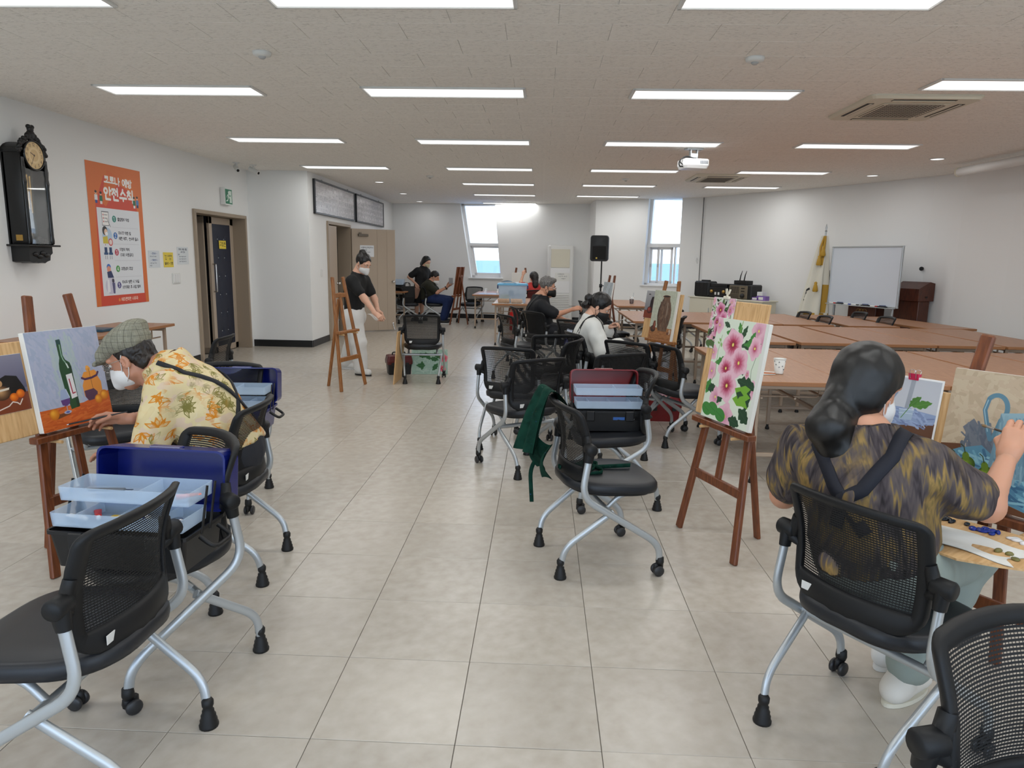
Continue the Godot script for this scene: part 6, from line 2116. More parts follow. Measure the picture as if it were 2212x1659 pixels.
# ---------------------------------------------------------------- along the far walls
func _back_things() -> void:
	var st: SurfaceTool
	# floor-standing air conditioner
	var o := thing("standing_air_conditioner", "tall white floor-standing air conditioner against the back wall", "air conditioner", P(0.43, 0, 16.62), deg_to_rad(8))
	st = ST(false)
	box(st, Vector3(0, 0.90, 0), Vector3(0.58, 1.80, 0.34), 0.03)
	part("cabinet", st, M.white, o)
	st = ST(false)
	box(st, Vector3(-0.03, 1.50, 0.175), Vector3(0.44, 0.42, 0.012), 0.005)
	part("vent_cover", st, M.cream, o)
	st = ST(false)
	box(st, Vector3(-0.03, 0.98, 0.174), Vector3(0.46, 0.56, 0.010), 0.004)
	part("front_panel", st, M.white_gloss, o)
	for k in 15:
		st = ST(false)
		box(st, Vector3(-0.03, 0.10 + k * 0.04, 0.176), Vector3(0.44, 0.016, 0.030), 0.003)
		part("slat", st, M.white, o)
	st = ST(false)
	box(st, Vector3(-0.03, 0.38, 0.1705), Vector3(0.45, 0.62, 0.002))
	part("intake_back", st, M.white, o)
	var note := Pic.new(220, 120, Color(0.88, 0.88, 0.86))
	note.hangul("사용금지", 40, 8, 24, 2.4, Color(0.45, 0.45, 0.45))
	note.hangul("고장으로 에어컨", 50, 44, 17, 1.8, Color(0.5, 0.5, 0.5))
	note.hangul("사용불가", 92, 76, 17, 1.8, Color(0.5, 0.5, 0.5))
	st = ST(false)
	quv(st, Vector3(-0.15, 0.98, 0.1797), Vector3(0.19, 0.98, 0.1797), Vector3(0.19, 1.17, 0.1797), Vector3(-0.15, 1.17, 0.1797))
	part("handwritten_note", st, picture(note.done()), o)
	# loudspeaker on a stand
	o = thing("speaker_stand", "black tripod stand under the loudspeaker", "speaker stand", P(1.22, 0, 14.6))
	st = ST()
	tube(st, [Vector3(0, 0.12, 0), Vector3(0, 0.95, 0)], 0.019, 10)
	tube(st, [Vector3(0, 0.95, 0), Vector3(0, 1.46, 0)], 0.015, 10)
	part("pole", st, M.rubber, o)
	st = ST()
	lathe(st, [Vector2(0.02, 0.92), Vector2(0.032, 0.92), Vector2(0.032, 0.99), Vector2(0.016, 0.99)], 12)
	tube(st, [Vector3(0, 0.955, 0), Vector3(0.06, 0.955, 0)], 0.009, 8)
	ball(st, Vector3(0.065, 0.955, 0), Vector3(0.016, 0.016, 0.016), Basis.IDENTITY, 6)
	part("clamp_knob", st, M.rubber, o)
	for k in 3:
		var a := TAU * k / 3 + 0.4
		st = ST()
		tube(st, [Vector3(0, 0.55, 0), Vector3(cos(a) * 0.42, 0.012, sin(a) * 0.42)], 0.012, 8)
		part("leg", st, M.rubber, o)
	o = thing("loudspeaker", "black loudspeaker with yellow badge on a tripod stand", "loudspeaker", P(1.17, 1.45, 14.6), deg_to_rad(-8))
	st = ST(false)
	loft(st, up([ring4(0.36, 0.51, 0.05, -0.14), ring4(0.37, 0.52, 0.05, 0.10), ring4(0.35, 0.50, 0.05, 0.14)], Transform3D(Basis.IDENTITY, Vector3(0, 0.26, 0))))
	part("cabinet", st, mat(Color(0.065, 0.07, 0.08), 0.55), o)
	st = ST(false)
	box(st, Vector3(0, 0.17, 0.141), Vector3(0.27, 0.26, 0.012), 0.004)
	part("grille", st, mat(Color(0.03, 0.033, 0.04), 0.8), o)
	st = ST(false)
	prism(st, PackedVector2Array([Vector2(-0.13, 0.32), Vector2(0.13, 0.32), Vector2(0.05, 0.40), Vector2(0.12, 0.47), Vector2(-0.12, 0.47), Vector2(-0.05, 0.40)]), 0.138, 0.146)
	part("horn", st, mat(Color(0.025, 0.025, 0.03), 0.4), o)
	st = ST(false)
	box(st, Vector3(-0.05, 0.065, 0.15), Vector3(0.03, 0.03, 0.004), 0.001)
	part("badge", st, mat(Color(0.72, 0.62, 0.25), 0.3, 0.4), o)
	# cabinet with the audio equipment, parallel to the right-hand wall
	var dir := Vector2(4.36 - 3.24, 13.14 - 14.84).normalized()
	var turn := atan2(dir.y, dir.x)
	o = thing("low_cabinet", "low cream cabinet carrying the audio equipment", "cabinet", P(3.62, 0, 13.58), turn)
	st = ST(false)
	box(st, Vector3(0, 0.39, 0), Vector3(1.78, 0.78, 0.38), 0.004)
	part("carcass", st, M.cream, o)
	st = ST(false)
	box(st, Vector3(0, 0.79, 0), Vector3(1.84, 0.025, 0.42), 0.005)
	part("cabinet_top", st, M.cream, o)
	for k in 3:
		st = ST(false)
		box(st, Vector3(-0.59 + 0.59 * k, 0.40, 0.193), Vector3(0.575, 0.72, 0.014), 0.004)
		var dr := part("door", st, M.cream, o)
		st = ST(false)
		box(st, Vector3(-0.36 + 0.59 * k, 0.55, 0.206), Vector3(0.016, 0.10, 0.012), 0.004)
		part("handle", st, M.silver, dr)
	var base := o.transform
	var put := func(called: String, label: String, cat: String, x: float) -> Node3D:
		var t := thing(called, label, cat)
		t.transform = base * Transform3D(Basis.IDENTITY, Vector3(x, 0.803, 0))
		return t
	var q: Node3D = put.call("amplifier_case", "square black portable amplifier case next to the wall corner", "amplifier", -0.66)
	st = ST(false)
	box(st, Vector3(0, 0.15, 0), Vector3(0.40, 0.30, 0.26), 0.03)
	part("shell", st, mat(Color(0.04, 0.042, 0.05), 0.5), q)
	st = ST(false)
	box(st, Vector3(0, 0.31, 0), Vector3(0.22, 0.03, 0.05), 0.01)
	part("carry_handle", st, M.rubber, q)
	for k in 4:
		st = ST(false)
		box(st, Vector3(-0.15 + 0.1 * k, 0.15, 0.131), Vector3(0.012, 0.26, 0.006), 0.002)
		part("rib", st, M.rubber, q)
	q = put.call("power_amplifier", "black power amplifier between the case and the mixer", "amplifier", -0.20)
	st = ST(false)
	box(st, Vector3(0, 0.10, 0), Vector3(0.44, 0.20, 0.30), 0.006)
	box(st, Vector3(0, 0.235, 0), Vector3(0.40, 0.06, 0.28), 0.006)
	part("case", st, M.black, q)
	for k in 2:
		st = ST()
		lathe(st, [Vector2(0.03, 0), Vector2(0.028, 0.03), Vector2(0, 0.03)], 14, Transform3D(Basis(Vector3.RIGHT, PI / 2), Vector3(-0.15 + 0.3 * k, 0.12, 0.15)))
		part("knob", st, M.brass, q)
	st = ST(false)
	for k in 2: box(st, Vector3(-0.06 + 0.08 * k, 0.08, 0.152), Vector3(0.04, 0.05, 0.006), 0.001)
	part("meter", st, M.white, q)
	q = put.call("mixer_amplifier", "taupe mixing amplifier with rows of sliders and a large dial", "mixer", 0.30)
	st = ST(false)
	box(st, Vector3(0.02, 0.135, -0.02), Vector3(0.52, 0.27, 0.30), 0.02)
	part("case", st, mat(Color(0.10, 0.105, 0.11), 0.5), q)
	st = ST(false)
	box(st, Vector3(-0.02, 0.13, 0.135), Vector3(0.43, 0.24, 0.012), 0.006)
	part("front_panel", st, mat(Color(0.46, 0.42, 0.35), 0.4, 0.2), q)
	for k in 9:
		st = ST(false)
		box(st, Vector3(-0.20 + k * 0.024, 0.165, 0.142), Vector3(0.010, 0.13, 0.004), 0.001)
		for j in 3: box(st, Vector3(-0.20 + k * 0.024, 0.03 + j * 0.025, 0.143), Vector3(0.012, 0.012, 0.012), 0.002)
		part("slider", st, M.black, q)
	st = ST()
	lathe(st, [Vector2(0.045, 0), Vector2(0.04, 0.03), Vector2(0, 0.03)], 18, Transform3D(Basis(Vector3.RIGHT, PI / 2), Vector3(0.09, 0.065, 0.14)))
	part("dial", st, M.black, q)
	st = ST(false)
	for k in 2: box(st, Vector3(0.09, 0.15 + k * 0.05, 0.142), Vector3(0.08, 0.018, 0.004))
	part("display", st, M.black, q)
	q = put.call("wireless_receiver", "small black wireless receiver with two upright antennas", "receiver", 0.27)
	q.position.y += 0.272
	st = ST(false)
	box(st, Vector3(0, 0.035, 0), Vector3(0.30, 0.07, 0.18), 0.006)
	part("case", st, M.black, q)
	for k in 2:
		st = ST()
		tube(st, [Vector3(-0.02 + 0.10 * k, 0.06, 0.08), Vector3(0.0 + 0.10 * k, 0.17, 0.08), Vector3(0.03 + 0.10 * k, 0.25, 0.08)], [0.012, 0.009, 0.004], 8)
		part("antenna", st, M.rubber, q)
	for b in [[0.64, 0.0, Color(0.45, 0.32, 0.62), 0.20, 0.055, "flat purple tissue box"], [0.78, 0.0, Color(0.52, 0.40, 0.70), 0.20, 0.08, "purple and white tissue box at the cabinet's end"], [0.75, 0.085, Color(0.86, 0.86, 0.88), 0.12, 0.07, "small white box on top of a tissue box"]]:
		q = put.call("carton", b[5], "box", b[0])
		q.position.y += b[1]
		st = ST(false)
		box(st, Vector3(0, b[4] / 2, 0.05), Vector3(b[3], b[4], 0.11), 0.003)
		part("body", st, mat(b[2], 0.5), q)
		st = ST(false)
		box(st, Vector3(0, b[4] / 2, 0.1055), Vector3(b[3] * 0.5, b[4] * 0.6, 0.002))
		part("label", st, M.white, q)
	_whiteboard()
	_flag()
	# lecterns
	o = thing("lectern", "tall brown wooden lectern right of the whiteboard", "lectern", P(5.52, 0, 10.72), deg_to_rad(-66))
	st = ST(false)
	box(st, Vector3(0, 0.48, 0), Vector3(0.42, 0.96, 0.22), 0.006)
	part("body", st, M.podium, o)
	st = ST(false)
	prism(st, PackedVector2Array([Vector2(-0.16, 0.961), Vector2(0.16, 0.961), Vector2(0.16, 1.14), Vector2(-0.06, 1.24), Vector2(-0.16, 1.22)]), -0.23, 0.23, Transform3D(Basis(Vector3.UP, -PI / 2), Vector3.ZERO))
	part("desk", st, M.podium, o)
	st = ST(false)
	box(st, Vector3(0.236, 1.02, 0), Vector3(0.012, 0.02, 0.04), 0.003)
	part("hook", st, M.rubber, o)
	o = thing("lectern", "low wooden lectern with an emblem half hidden by the whiteboard", "lectern", P(5.13, 0, 11.30), deg_to_rad(-62))
	st = ST(false)
	box(st, Vector3(0, 0.42, 0), Vector3(0.50, 0.84, 0.20), 0.006)
	part("body", st, M.podium, o)
	st = ST()
	for k in 3:
		var loop := []
		for j in 13:
			var a := TAU * j / 12
			loop.append(Vector3((k - 1) * 0.055 + cos(a) * 0.04, 0.76 + sin(a) * 0.03, 0.102))
		tube(st, loop, 0.004, 6, Vector3.BACK, 1.0, false)
	part("emblem", st, M.brass, o)

func _whiteboard() -> void:
	var a := WB_A
	var b := WB_B
	var o := thing("whiteboard", "wide mobile whiteboard with pens on its tray", "whiteboard")
	o.transform = frame_of(a, b)
	var w := a.distance_to(b)
	var st := ST(false)
	box(st, Vector3(w / 2, 1.30, 0.0), Vector3(w, 0.88, 0.02), 0.003)
	var board := mat(Color(0.82, 0.85, 0.89), 0.12)
	part("writing_surface", st, board, o)
	st = ST(false)
	for q in [[w / 2, 0.86, w + 0.03, 0.022], [w / 2, 1.745, w + 0.03, 0.022], [0, 1.30, 0.022, 0.90], [w, 1.30, 0.022, 0.90]]:
		box(st, Vector3(q[0], q[1], 0.004), Vector3(q[2], q[3], 0.034), 0.004)
	part("frame", st, M.silver, o)
	st = ST(false)
	box(st, Vector3(w / 2, 0.845, 0.05), Vector3(w * 0.98, 0.012, 0.07), 0.003)
	part("pen_tray", st, M.silver, o)
	for s in [0.10, w - 0.10]:
		st = ST(false)
		box(st, Vector3(s, 0.46, -0.025), Vector3(0.03, 0.82, 0.03), 0.004)
		box(st, Vector3(s, 0.05, -0.02), Vector3(0.03, 0.03, 0.44), 0.004)
		part("leg", st, M.silver, o)
	var t := o.transform
	for k in 3:
		st = ST(false)
		var e := thing("board_eraser", ["black eraser at the left of the whiteboard tray", "black eraser in the middle of the whiteboard tray", "black eraser at the right of the whiteboard tray"][k], "eraser", Vector3.ZERO, 0.0, "erasers on the tray")
		e.transform = t * Transform3D(Basis.IDENTITY, Vector3(w * [0.22, 0.60, 0.84][k], 0.852, 0.05))
		box(st, Vector3(0, 0.010, 0), Vector3(0.14, 0.018, 0.05), 0.005)
		part("felt", st, M.black, e)
		st = ST(false)
		box(st, Vector3(0, 0.026, 0), Vector3(0.10, 0.014, 0.034), 0.004)
		part("grip", st, mat(Color(0.35, 0.40, 0.55), 0.4), e)
	for k in 4:
		st = ST()
		var e := thing("marker_pen", ["red marker pen at the left end of the tray", "blue marker pen on the whiteboard tray", "black marker pen in the middle of the tray", "red marker pen right of the middle of the tray"][k], "marker", Vector3.ZERO, 0.0, "marker pens on the tray")
		e.transform = t * Transform3D(Basis.IDENTITY, Vector3(w * [0.10, 0.33, 0.45, 0.72][k], 0.861, 0.055))
		tube(st, [Vector3(-0.06, 0, 0), Vector3(0.03, 0, 0)], 0.009, 10)
		part("barrel", st, M.white, e)
		st = ST()
		tube(st, [Vector3(0.03, 0, 0), Vector3(0.07, 0, 0)], 0.010, 10)
		part("cap", st, mat([Color(0.7, 0.12, 0.1), Color(0.1, 0.2, 0.6), Color(0.05, 0.05, 0.05), Color(0.7, 0.12, 0.1)][k], 0.4), e)

const WB_A := Vector2(4.71, 11.72)
const WB_B := Vector2(5.20, 10.48)

func _flag() -> void:
	var o := thing("flag_on_pole", "white national flag with gold fringe furled on a silver pole", "flag", P(4.62, 0, 12.0), deg_to_rad(-40))
	var st := ST()
	tube(st, [Vector3(0, 0.03, 0), Vector3(0.05, 2.0, 0)], 0.014, 10)
	lathe(st, [Vector2(0.004, 2.0), Vector2(0.02, 2.0), Vector2(0.012, 2.03), Vector2(0.018, 2.06), Vector2(0.0, 2.13)], 10, Transform3D(Basis.IDENTITY, Vector3(0.05, 0, 0)))
	part("pole", st, M.silver, o)
	st = ST()
	lathe(st, [Vector2(0, 0), Vector2(0.19, 0), Vector2(0.18, 0.02), Vector2(0.03, 0.04), Vector2(0, 0.05)], 20)
	part("base", st, M.silver, o)
	var shape := func(u: float, v: float) -> Vector3:     # u across the folds, v from the top down
		var a := lerpf(-0.2, 3.5, u)
		var r := lerpf(0.05, 0.24, pow(v, 0.8)) * (1.0 + 0.22 * sin(u * 22.0))
		return Vector3(0.045 - 0.05 * v + cos(a) * r * 0.9 - 0.03 * v, 1.93 - v * 1.32, 0.02 + sin(a) * r * 0.55)
	st = ST()
	cloth_sheet(st, shape, 60, 24, 0.004)
	part("flag_cloth", st, mat(Color(0.86, 0.85, 0.80), 0.8), o)
	var on := func(u0: float, v0: float, u1: float, v1: float, u2: float, v2: float, u3: float, v3: float, m: Material, called: String) -> void:
		var s := ST()
		cloth_sheet(s, func(a: float, b: float) -> Vector3:
			var uu := lerpf(lerpf(u0, u1, a), lerpf(u3, u2, a), b)
			var vv := lerpf(lerpf(v0, v1, a), lerpf(v3, v2, a), b)
			var p: Vector3 = shape.call(uu, vv)
			return p + Vector3(p.x - 0.0, 0, p.z).normalized() * 0.006
		, 10, 6, 0.002)
		part(called, s, m, o)
	var gold := mat(Color(0.72, 0.56, 0.16), 0.6)
	on.call(0.0, 0.955, 1.0, 0.955, 1.0, 1.02, 0.0, 1.02, gold, "fringe")
	on.call(0.30, 0.0, 0.52, 0.0, 0.46, 0.36, 0.36, 0.36, gold, "fringe")
	on.call(0.10, 0.60, 0.30, 0.60, 0.26, 0.95, 0.14, 0.95, gold, "fringe")
	for k in 3:
		var d := 0.045 * k
		on.call(0.60 + d, 0.64 + d * 1.1, 0.80 + d * 0.6, 0.74 + d * 0.8 - 0.02, 0.79 + d * 0.6, 0.765 + d * 0.8 - 0.02, 0.585 + d, 0.665 + d * 1.1, M.black, "trigram_bar")
	on.call(0.02, 0.42, 0.08, 0.42, 0.09, 0.54, 0.03, 0.54, M.black, "trigram_bar")
	# gold cord with two tassels
	st = ST()
	tube(st, [Vector3(0.05, 1.92, 0.05), Vector3(0.02, 1.75, 0.10), Vector3(0.03, 1.60, 0.12)], 0.014, 8)
	tube(st, [Vector3(0.06, 1.92, 0.05), Vector3(0.08, 1.78, 0.09), Vector3(0.07, 1.70, 0.10)], 0.014, 8)
	part("cord", st, gold, o)
	for q in [[0.03, 1.45, 0.14], [0.07, 1.60, 0.11], [0.03, 1.02, 0.20]]:
		st = ST()
		lathe(st, [Vector2(0.035, 0.0), Vector2(0.045, 0.02), Vector2(0.03, 0.10), Vector2(0.022, 0.12), Vector2(0.026, 0.15), Vector2(0.0, 0.17)], 12, Transform3D(Basis.IDENTITY, Vector3(q[0], q[1], q[2])))
		part("tassel", st, gold, o)

# ---------------------------------------------------------------- small things on tables and floor
func cup(called: String, label: String, cat: String, at: Vector3, h: float, r0: float, r1: float, m: Material, group := "") -> Node3D:
	var o := thing(called, label, cat, at, 0.0, group)
	var st := ST()
	lathe(st, [Vector2(0, 0.002), Vector2(r0 - 0.002, 0.002), Vector2(r0, 0.0), Vector2(r0, 0.004), Vector2(r1, h), Vector2(r1 - 0.0015, h), Vector2(r0 - 0.002, 0.006), Vector2(0, 0.006)], 20)
	part("wall", st, m, o)
	return o

func _table_things() -> void:
	var top := 0.7195
	var st: SurfaceTool
	var c := cup("paper_cup", "white printed paper cup on the nearest table", "paper cup", P(1.66, top, 4.86), 0.105, 0.028, 0.041, mat(Color(0.90, 0.90, 0.88), 0.6))
	st = ST()
	tube(st, ring_path(0.041, 0.105, 20), 0.0022, 6, Vector3.ZERO, 1.0, false)
	part("rim", st, M.white, c)
	var r := RandomNumberGenerator.new()
	r.seed = 8
	st = ST(false)
	for k in 14:
		var a := r.randf_range(0, TAU)
		var y := r.randf_range(0.025, 0.09)
		var rr := lerpf(0.028, 0.041, y / 0.105) + 0.0008
		box(st, Vector3(0, 0, rr), Vector3(0.008, 0.006, 0.001), 0.0, Transform3D(Basis(Vector3.UP, a), Vector3(0, y, 0)) )
	tag(part("print_marks", st, mat(Color(0.4, 0.42, 0.44), 0.6), c), "", "", "", "stuff")
	for k in 3:
		var o := thing("chopsticks_packet", ["white paper-sleeved chopsticks beside the paper cup, upper one", "orange paper-sleeved chopsticks beside the paper cup", "white paper-sleeved chopsticks beside the paper cup, lower one"][k], "chopsticks", P(1.535, top + 0.006 * k, 4.80 + 0.02 * k), 0.2 - 0.25 * k, "chopstick packets")
		st = ST(false)
		box(st, Vector3(0, 0.003, 0), Vector3(0.17, 0.005, 0.022), 0.001)
		part("sleeve", st, [M.paper, mat(Color(0.80, 0.42, 0.18), 0.6), M.paper][k], o)
	# iced drink
	c = cup("iced_drink", "clear plastic cup of dark red iced drink", "drink", P(1.60, top, 12.5), 0.125, 0.034, 0.047, M.glass)
	st = ST()
	lathe(st, [Vector2(0, 0.007), Vector2(0.033, 0.007), Vector2(0.042, 0.085), Vector2(0, 0.085)], 18)
	part("liquid", st, mat(Color(0.25, 0.05, 0.03), 0.15), c)
	st = ST()
	tube(st, [Vector3(0, 0.02, 0), Vector3(0.03, 0.20, 0.01)], 0.003, 6)
	part("straw", st, M.clear, c)
	# dried twigs
	for k in 5:
		st = ST()
		var p0 := P(1.36 + 0.10 * k, top + 0.008, 9.3 + 0.06 * k)
		tube(st, [p0, p0 + Vector3(0.07, 0.03, -0.05), p0 + Vector3(0.13, 0.012, -0.12 + 0.05 * (k % 2))], [0.006, 0.005, 0.003], 6)
		tube(st, [p0 + Vector3(0.06, 0.026, -0.045), p0 + Vector3(0.09, 0.055, 0.0)], [0.004, 0.002], 5)
		tag(part("dried_twig", st, mat(Color(0.22, 0.14, 0.08), 0.8)), ["first", "second", "third", "fourth", "fifth"][k] + " dried twig from the left on the table behind the chairs", "twig", "dried twigs on the table")
	# storage bin with a blue lid, on the middle table
	var o := thing("storage_bin", "clear plastic storage bin with pale blue lid", "storage bin", P(-0.50, top, 12.28), deg_to_rad(2))
	st = ST(false)
	open_bin(st, 0.50, 0.36, 0.30, 0.004, 0.02, 0.9)
	part("bin", st, M.clear, o)
	st = ST(false)
	loft(st, up([ring4(0.53, 0.39, 0.03, 0.301), ring4(0.53, 0.39, 0.03, 0.325), ring4(0.48, 0.34, 0.03, 0.335)], Transform3D(STAND, Vector3.ZERO)))
	part("lid", st, mat(Color(0.38, 0.66, 0.82), 0.35), o)
	for s in [-1, 1]:
		st = ST(false)
		box(st, Vector3(s * 0.262, 0.27, 0), Vector3(0.02, 0.07, 0.08), 0.005)
		part("clasp", st, mat(Color(0.15, 0.22, 0.45), 0.4), o)
	for b in [[-0.13, 0.075, 0.09, 0.15, 0.13, Color(0.72, 0.66, 0.18), "yellow carton inside the clear storage bin"], [-0.02, 0.115, 0.08, 0.08, 0.20, Color(0.28, 0.32, 0.40), "slate grey carton inside the clear storage bin"]]:
		var q := thing("carton", b[6], "box", P(-0.50 + b[0], top + 0.012, 12.28 - b[2]))
		st = ST(false)
		box(st, Vector3(0, b[4] / 2, 0), Vector3(b[3], b[4], 0.08), 0.003)
		part("body", st, mat(b[5], 0.6), q)
		st = ST(false)
		box(st, Vector3(0, b[4] * 0.4, 0.041), Vector3(b[3] * 0.5, b[4] * 0.25, 0.002))
		part("label", st, M.white, q)
	st = ST()
	for k in 22:
		ball(st, P(-0.34 + r.randf_range(-0.07, 0.07), top + 0.03 + r.randf_range(0.0, 0.19), 12.24 + r.randf_range(-0.06, 0.08)), Vector3(1, 1, 1) * r.randf_range(0.018, 0.03), Basis.IDENTITY, 5)
	tag(part("crumpled_tissue", st, mat(Color(0.88, 0.89, 0.88), 0.8)), "", "", "", "stuff")
	st = ST()
	cloth_sheet(st, func(u: float, v: float) -> Vector3: return P(lerpf(-0.70, -0.42, u) + 0.03 * v, top + 0.352 + 0.03 * sin(u * 4.0) * (1.0 - v), lerpf(12.16, 12.36, v)), 8, 6, 0.003)
	tag(part("glossy_leaflet", st, mat(Color(0.62, 0.68, 0.74), 0.2)), "curled glossy leaflet on the blue bin lid", "leaflet")
	# coils of twine in front of the bin
	for k in 2:
		st = ST()
		var pts := []
		for j in 150:
			var a := TAU * j / 14.0
			var t := j / 149.0
			pts.append(P(-0.64 + 0.22 * k + (t - 0.5) * 0.19, top + 0.042 + sin(a) * 0.032, 11.98 + cos(a) * 0.035))
		tube(st, pts, 0.010, 6)
		tag(part("twine_coil", st, mat([Color(0.74, 0.62, 0.52), Color(0.78, 0.68, 0.60)][k], 0.9)), ["left", "right"][k] + " coil of pinkish twine on the middle table", "twine", "twine coils")
	st = ST(false)
	box(st, P(-0.55, top + 0.002, 12.02), Vector3(0.50, 0.003, 0.26), 0.001)
	tag(part("paper_sheet", st, M.paper), "white paper under the twine on the middle table", "paper")
	for q in [[-1.19, 14.95, 0.12, "tall clear drinking glass under the sea window"], [-0.93, 14.92, 0.11, "clear drinking glass beside the storage bin"]]:
		cup("drinking_glass", q[3], "glass", P(q[0], top, q[1]), q[2], 0.028, 0.036, M.glass, "drinking glasses")
	st = ST(false)
	box(st, P(-1.12, top + 0.002, 15.1), Vector3(0.42, 0.003, 0.5), 0.001)
	tag(part("paper_sheet", st, mat(Color(0.72, 0.78, 0.88), 0.7)), "pale blue paper on the table under the sea window", "paper")
	# left table by the clock wall
	st = ST(false)
	box(st, P(-4.30, top + 0.012, 6.55), Vector3(0.30, 0.024, 0.22), 0.003)
	tag(part("folder", st, mat(Color(0.16, 0.30, 0.38), 0.4)), "teal folder lying on the table by the clock wall", "folder")
	# fire extinguisher and red bucket below the middle table
	o = thing("fire_extinguisher", "red fire extinguisher below the table of the storage bin", "fire extinguisher", P(-0.56, 0, 14.6))
	st = ST()
	lathe(st, [Vector2(0, 0), Vector2(0.085, 0), Vector2(0.09, 0.01), Vector2(0.09, 0.36), Vector2(0.06, 0.42), Vector2(0.03, 0.45), Vector2(0.03, 0.48), Vector2(0, 0.48)], 18)
	part("cylinder", st, mat(Color(0.72, 0.06, 0.05), 0.3), o)
	st = ST(false)
	box(st, Vector3(0.02, 0.50, 0), Vector3(0.11, 0.03, 0.03), 0.006)
	part("lever", st, M.rubber, o)
	st = ST()
	tube(st, fillet([Vector3(0.03, 0.47, 0), Vector3(0.14, 0.44, 0.02), Vector3(0.13, 0.20, 0.02)], 0.05, 4), 0.011, 8)
	part("hose", st, M.rubber, o)
	# corridor counter and sanitiser
	o = thing("counter", "dark corridor counter with wooden top seen through the open door", "counter", P(-5.75, 0, 10.9))
	st = ST(false)
	box(st, Vector3(0, 0.36, 0), Vector3(0.7, 0.72, 2.4), 0.005)
	part("base", st, mat(Color(0.10, 0.10, 0.11), 0.6), o)
	st = ST(false)
	box(st, Vector3(0.01, 0.735, 0), Vector3(0.76, 0.03, 2.44), 0.005)
	part("counter_top", st, M.podium, o)
	o = thing("sanitiser_bottle", "clear pump bottle of blue hand sanitiser on the corridor counter", "bottle", P(-5.55, 0.75, 11.33))
	st = ST()
	lathe(st, [Vector2(0, 0), Vector2(0.036, 0), Vector2(0.038, 0.01), Vector2(0.038, 0.14), Vector2(0.015, 0.17), Vector2(0.015, 0.185), Vector2(0, 0.185)], 16)
	part("bottle", st, mat(Color(0.18, 0.36, 0.62), 0.25), o)
	st = ST()
	tube(st, [Vector3(0, 0.185, 0), Vector3(0, 0.225, 0), Vector3(0.045, 0.225, 0.02)], 0.008, 8)
	part("pump", st, M.black, o)
	# black tote bag on the chair by the door
	o = thing("tote_bag", "black tote bag with two handles standing on a chair", "bag", P(-3.02, 0.462, 15.75), 0.5)
	st = ST(false)
	loft(st, up([ring4(0.30, 0.12, 0.03, 0.0), ring4(0.34, 0.15, 0.03, 0.12), ring4(0.34, 0.10, 0.03, 0.36)], Transform3D(STAND, Vector3.ZERO)))
	part("body", st, mat(Color(0.04, 0.042, 0.05), 0.7), o)
	for s in [-1, 1]:
		st = ST()
		tube(st, fillet([Vector3(-0.06, 0.34, s * 0.04), Vector3(-0.06, 0.44, s * 0.04), Vector3(0.06, 0.44, s * 0.04), Vector3(0.06, 0.34, s * 0.04)], 0.05, 4), 0.008, 6)
		part("handle", st, M.black, o)
	o = thing("storage_bin", "small clear crate with black base behind the open door", "storage bin", P(-3.32, top, 15.9))
	st = ST(false)
	open_bin(st, 0.42, 0.30, 0.13, 0.004)
	part("base_tray", st, M.black, o)
	st = ST(false)
	open_bin(st, 0.40, 0.28, 0.12, 0.004, 0.015, 0.96, Transform3D(Basis.IDENTITY, Vector3(0, 0.131, 0)))
	part("upper_tray", st, M.clear, o)
	# bundle of papers and blue bag on the chair by the grey-haired man
	st = ST()
	cloth_sheet(st, func(u: float, v: float) -> Vector3: return P(lerpf(0.30, 0.72, u), 0.62 + 0.035 * sin(u * 5.0 + v * 4.0) + 0.05 * v, lerpf(7.72, 8.2, v)), 16, 12, 0.05)
	tag(part("paper_bundle", st, mat(Color(0.76, 0.80, 0.87), 0.6)), "crumpled pale papers piled beside the grey-haired man", "papers")
	st = ST(false)
	loft(st, up([ring4(0.34, 0.30, 0.05, 0.455), ring4(0.38, 0.34, 0.06, 0.53), ring4(0.34, 0.30, 0.06, 0.59)], Transform3D(STAND, P(0.46, 0, 7.95))))
	tag(part("blue_bag", st, M.blue), "blue bag under the crumpled pale papers", "bag")
	copy(get_node("mesh_chair"), P(0.46, 0, 8.0), PI - deg_to_rad(40), "black mesh chair under the crumpled pale papers")
	st = ST(false)
	box(st, P(1.50, 0.461, 8.72), Vector3(0.26, 0.008, 0.30), 0.002)
	tag(part("paper_stack", st, mat(Color(0.70, 0.77, 0.90), 0.7)), "pale blue paper stack on the chair behind the pot painting", "papers")
	_palette()

func ring_path(rad: float, y: float, n: int) -> Array:
	var out := []
	for k in n + 1: out.append(Vector3(cos(TAU * k / n) * rad, y, sin(TAU * k / n) * rad))
	return out

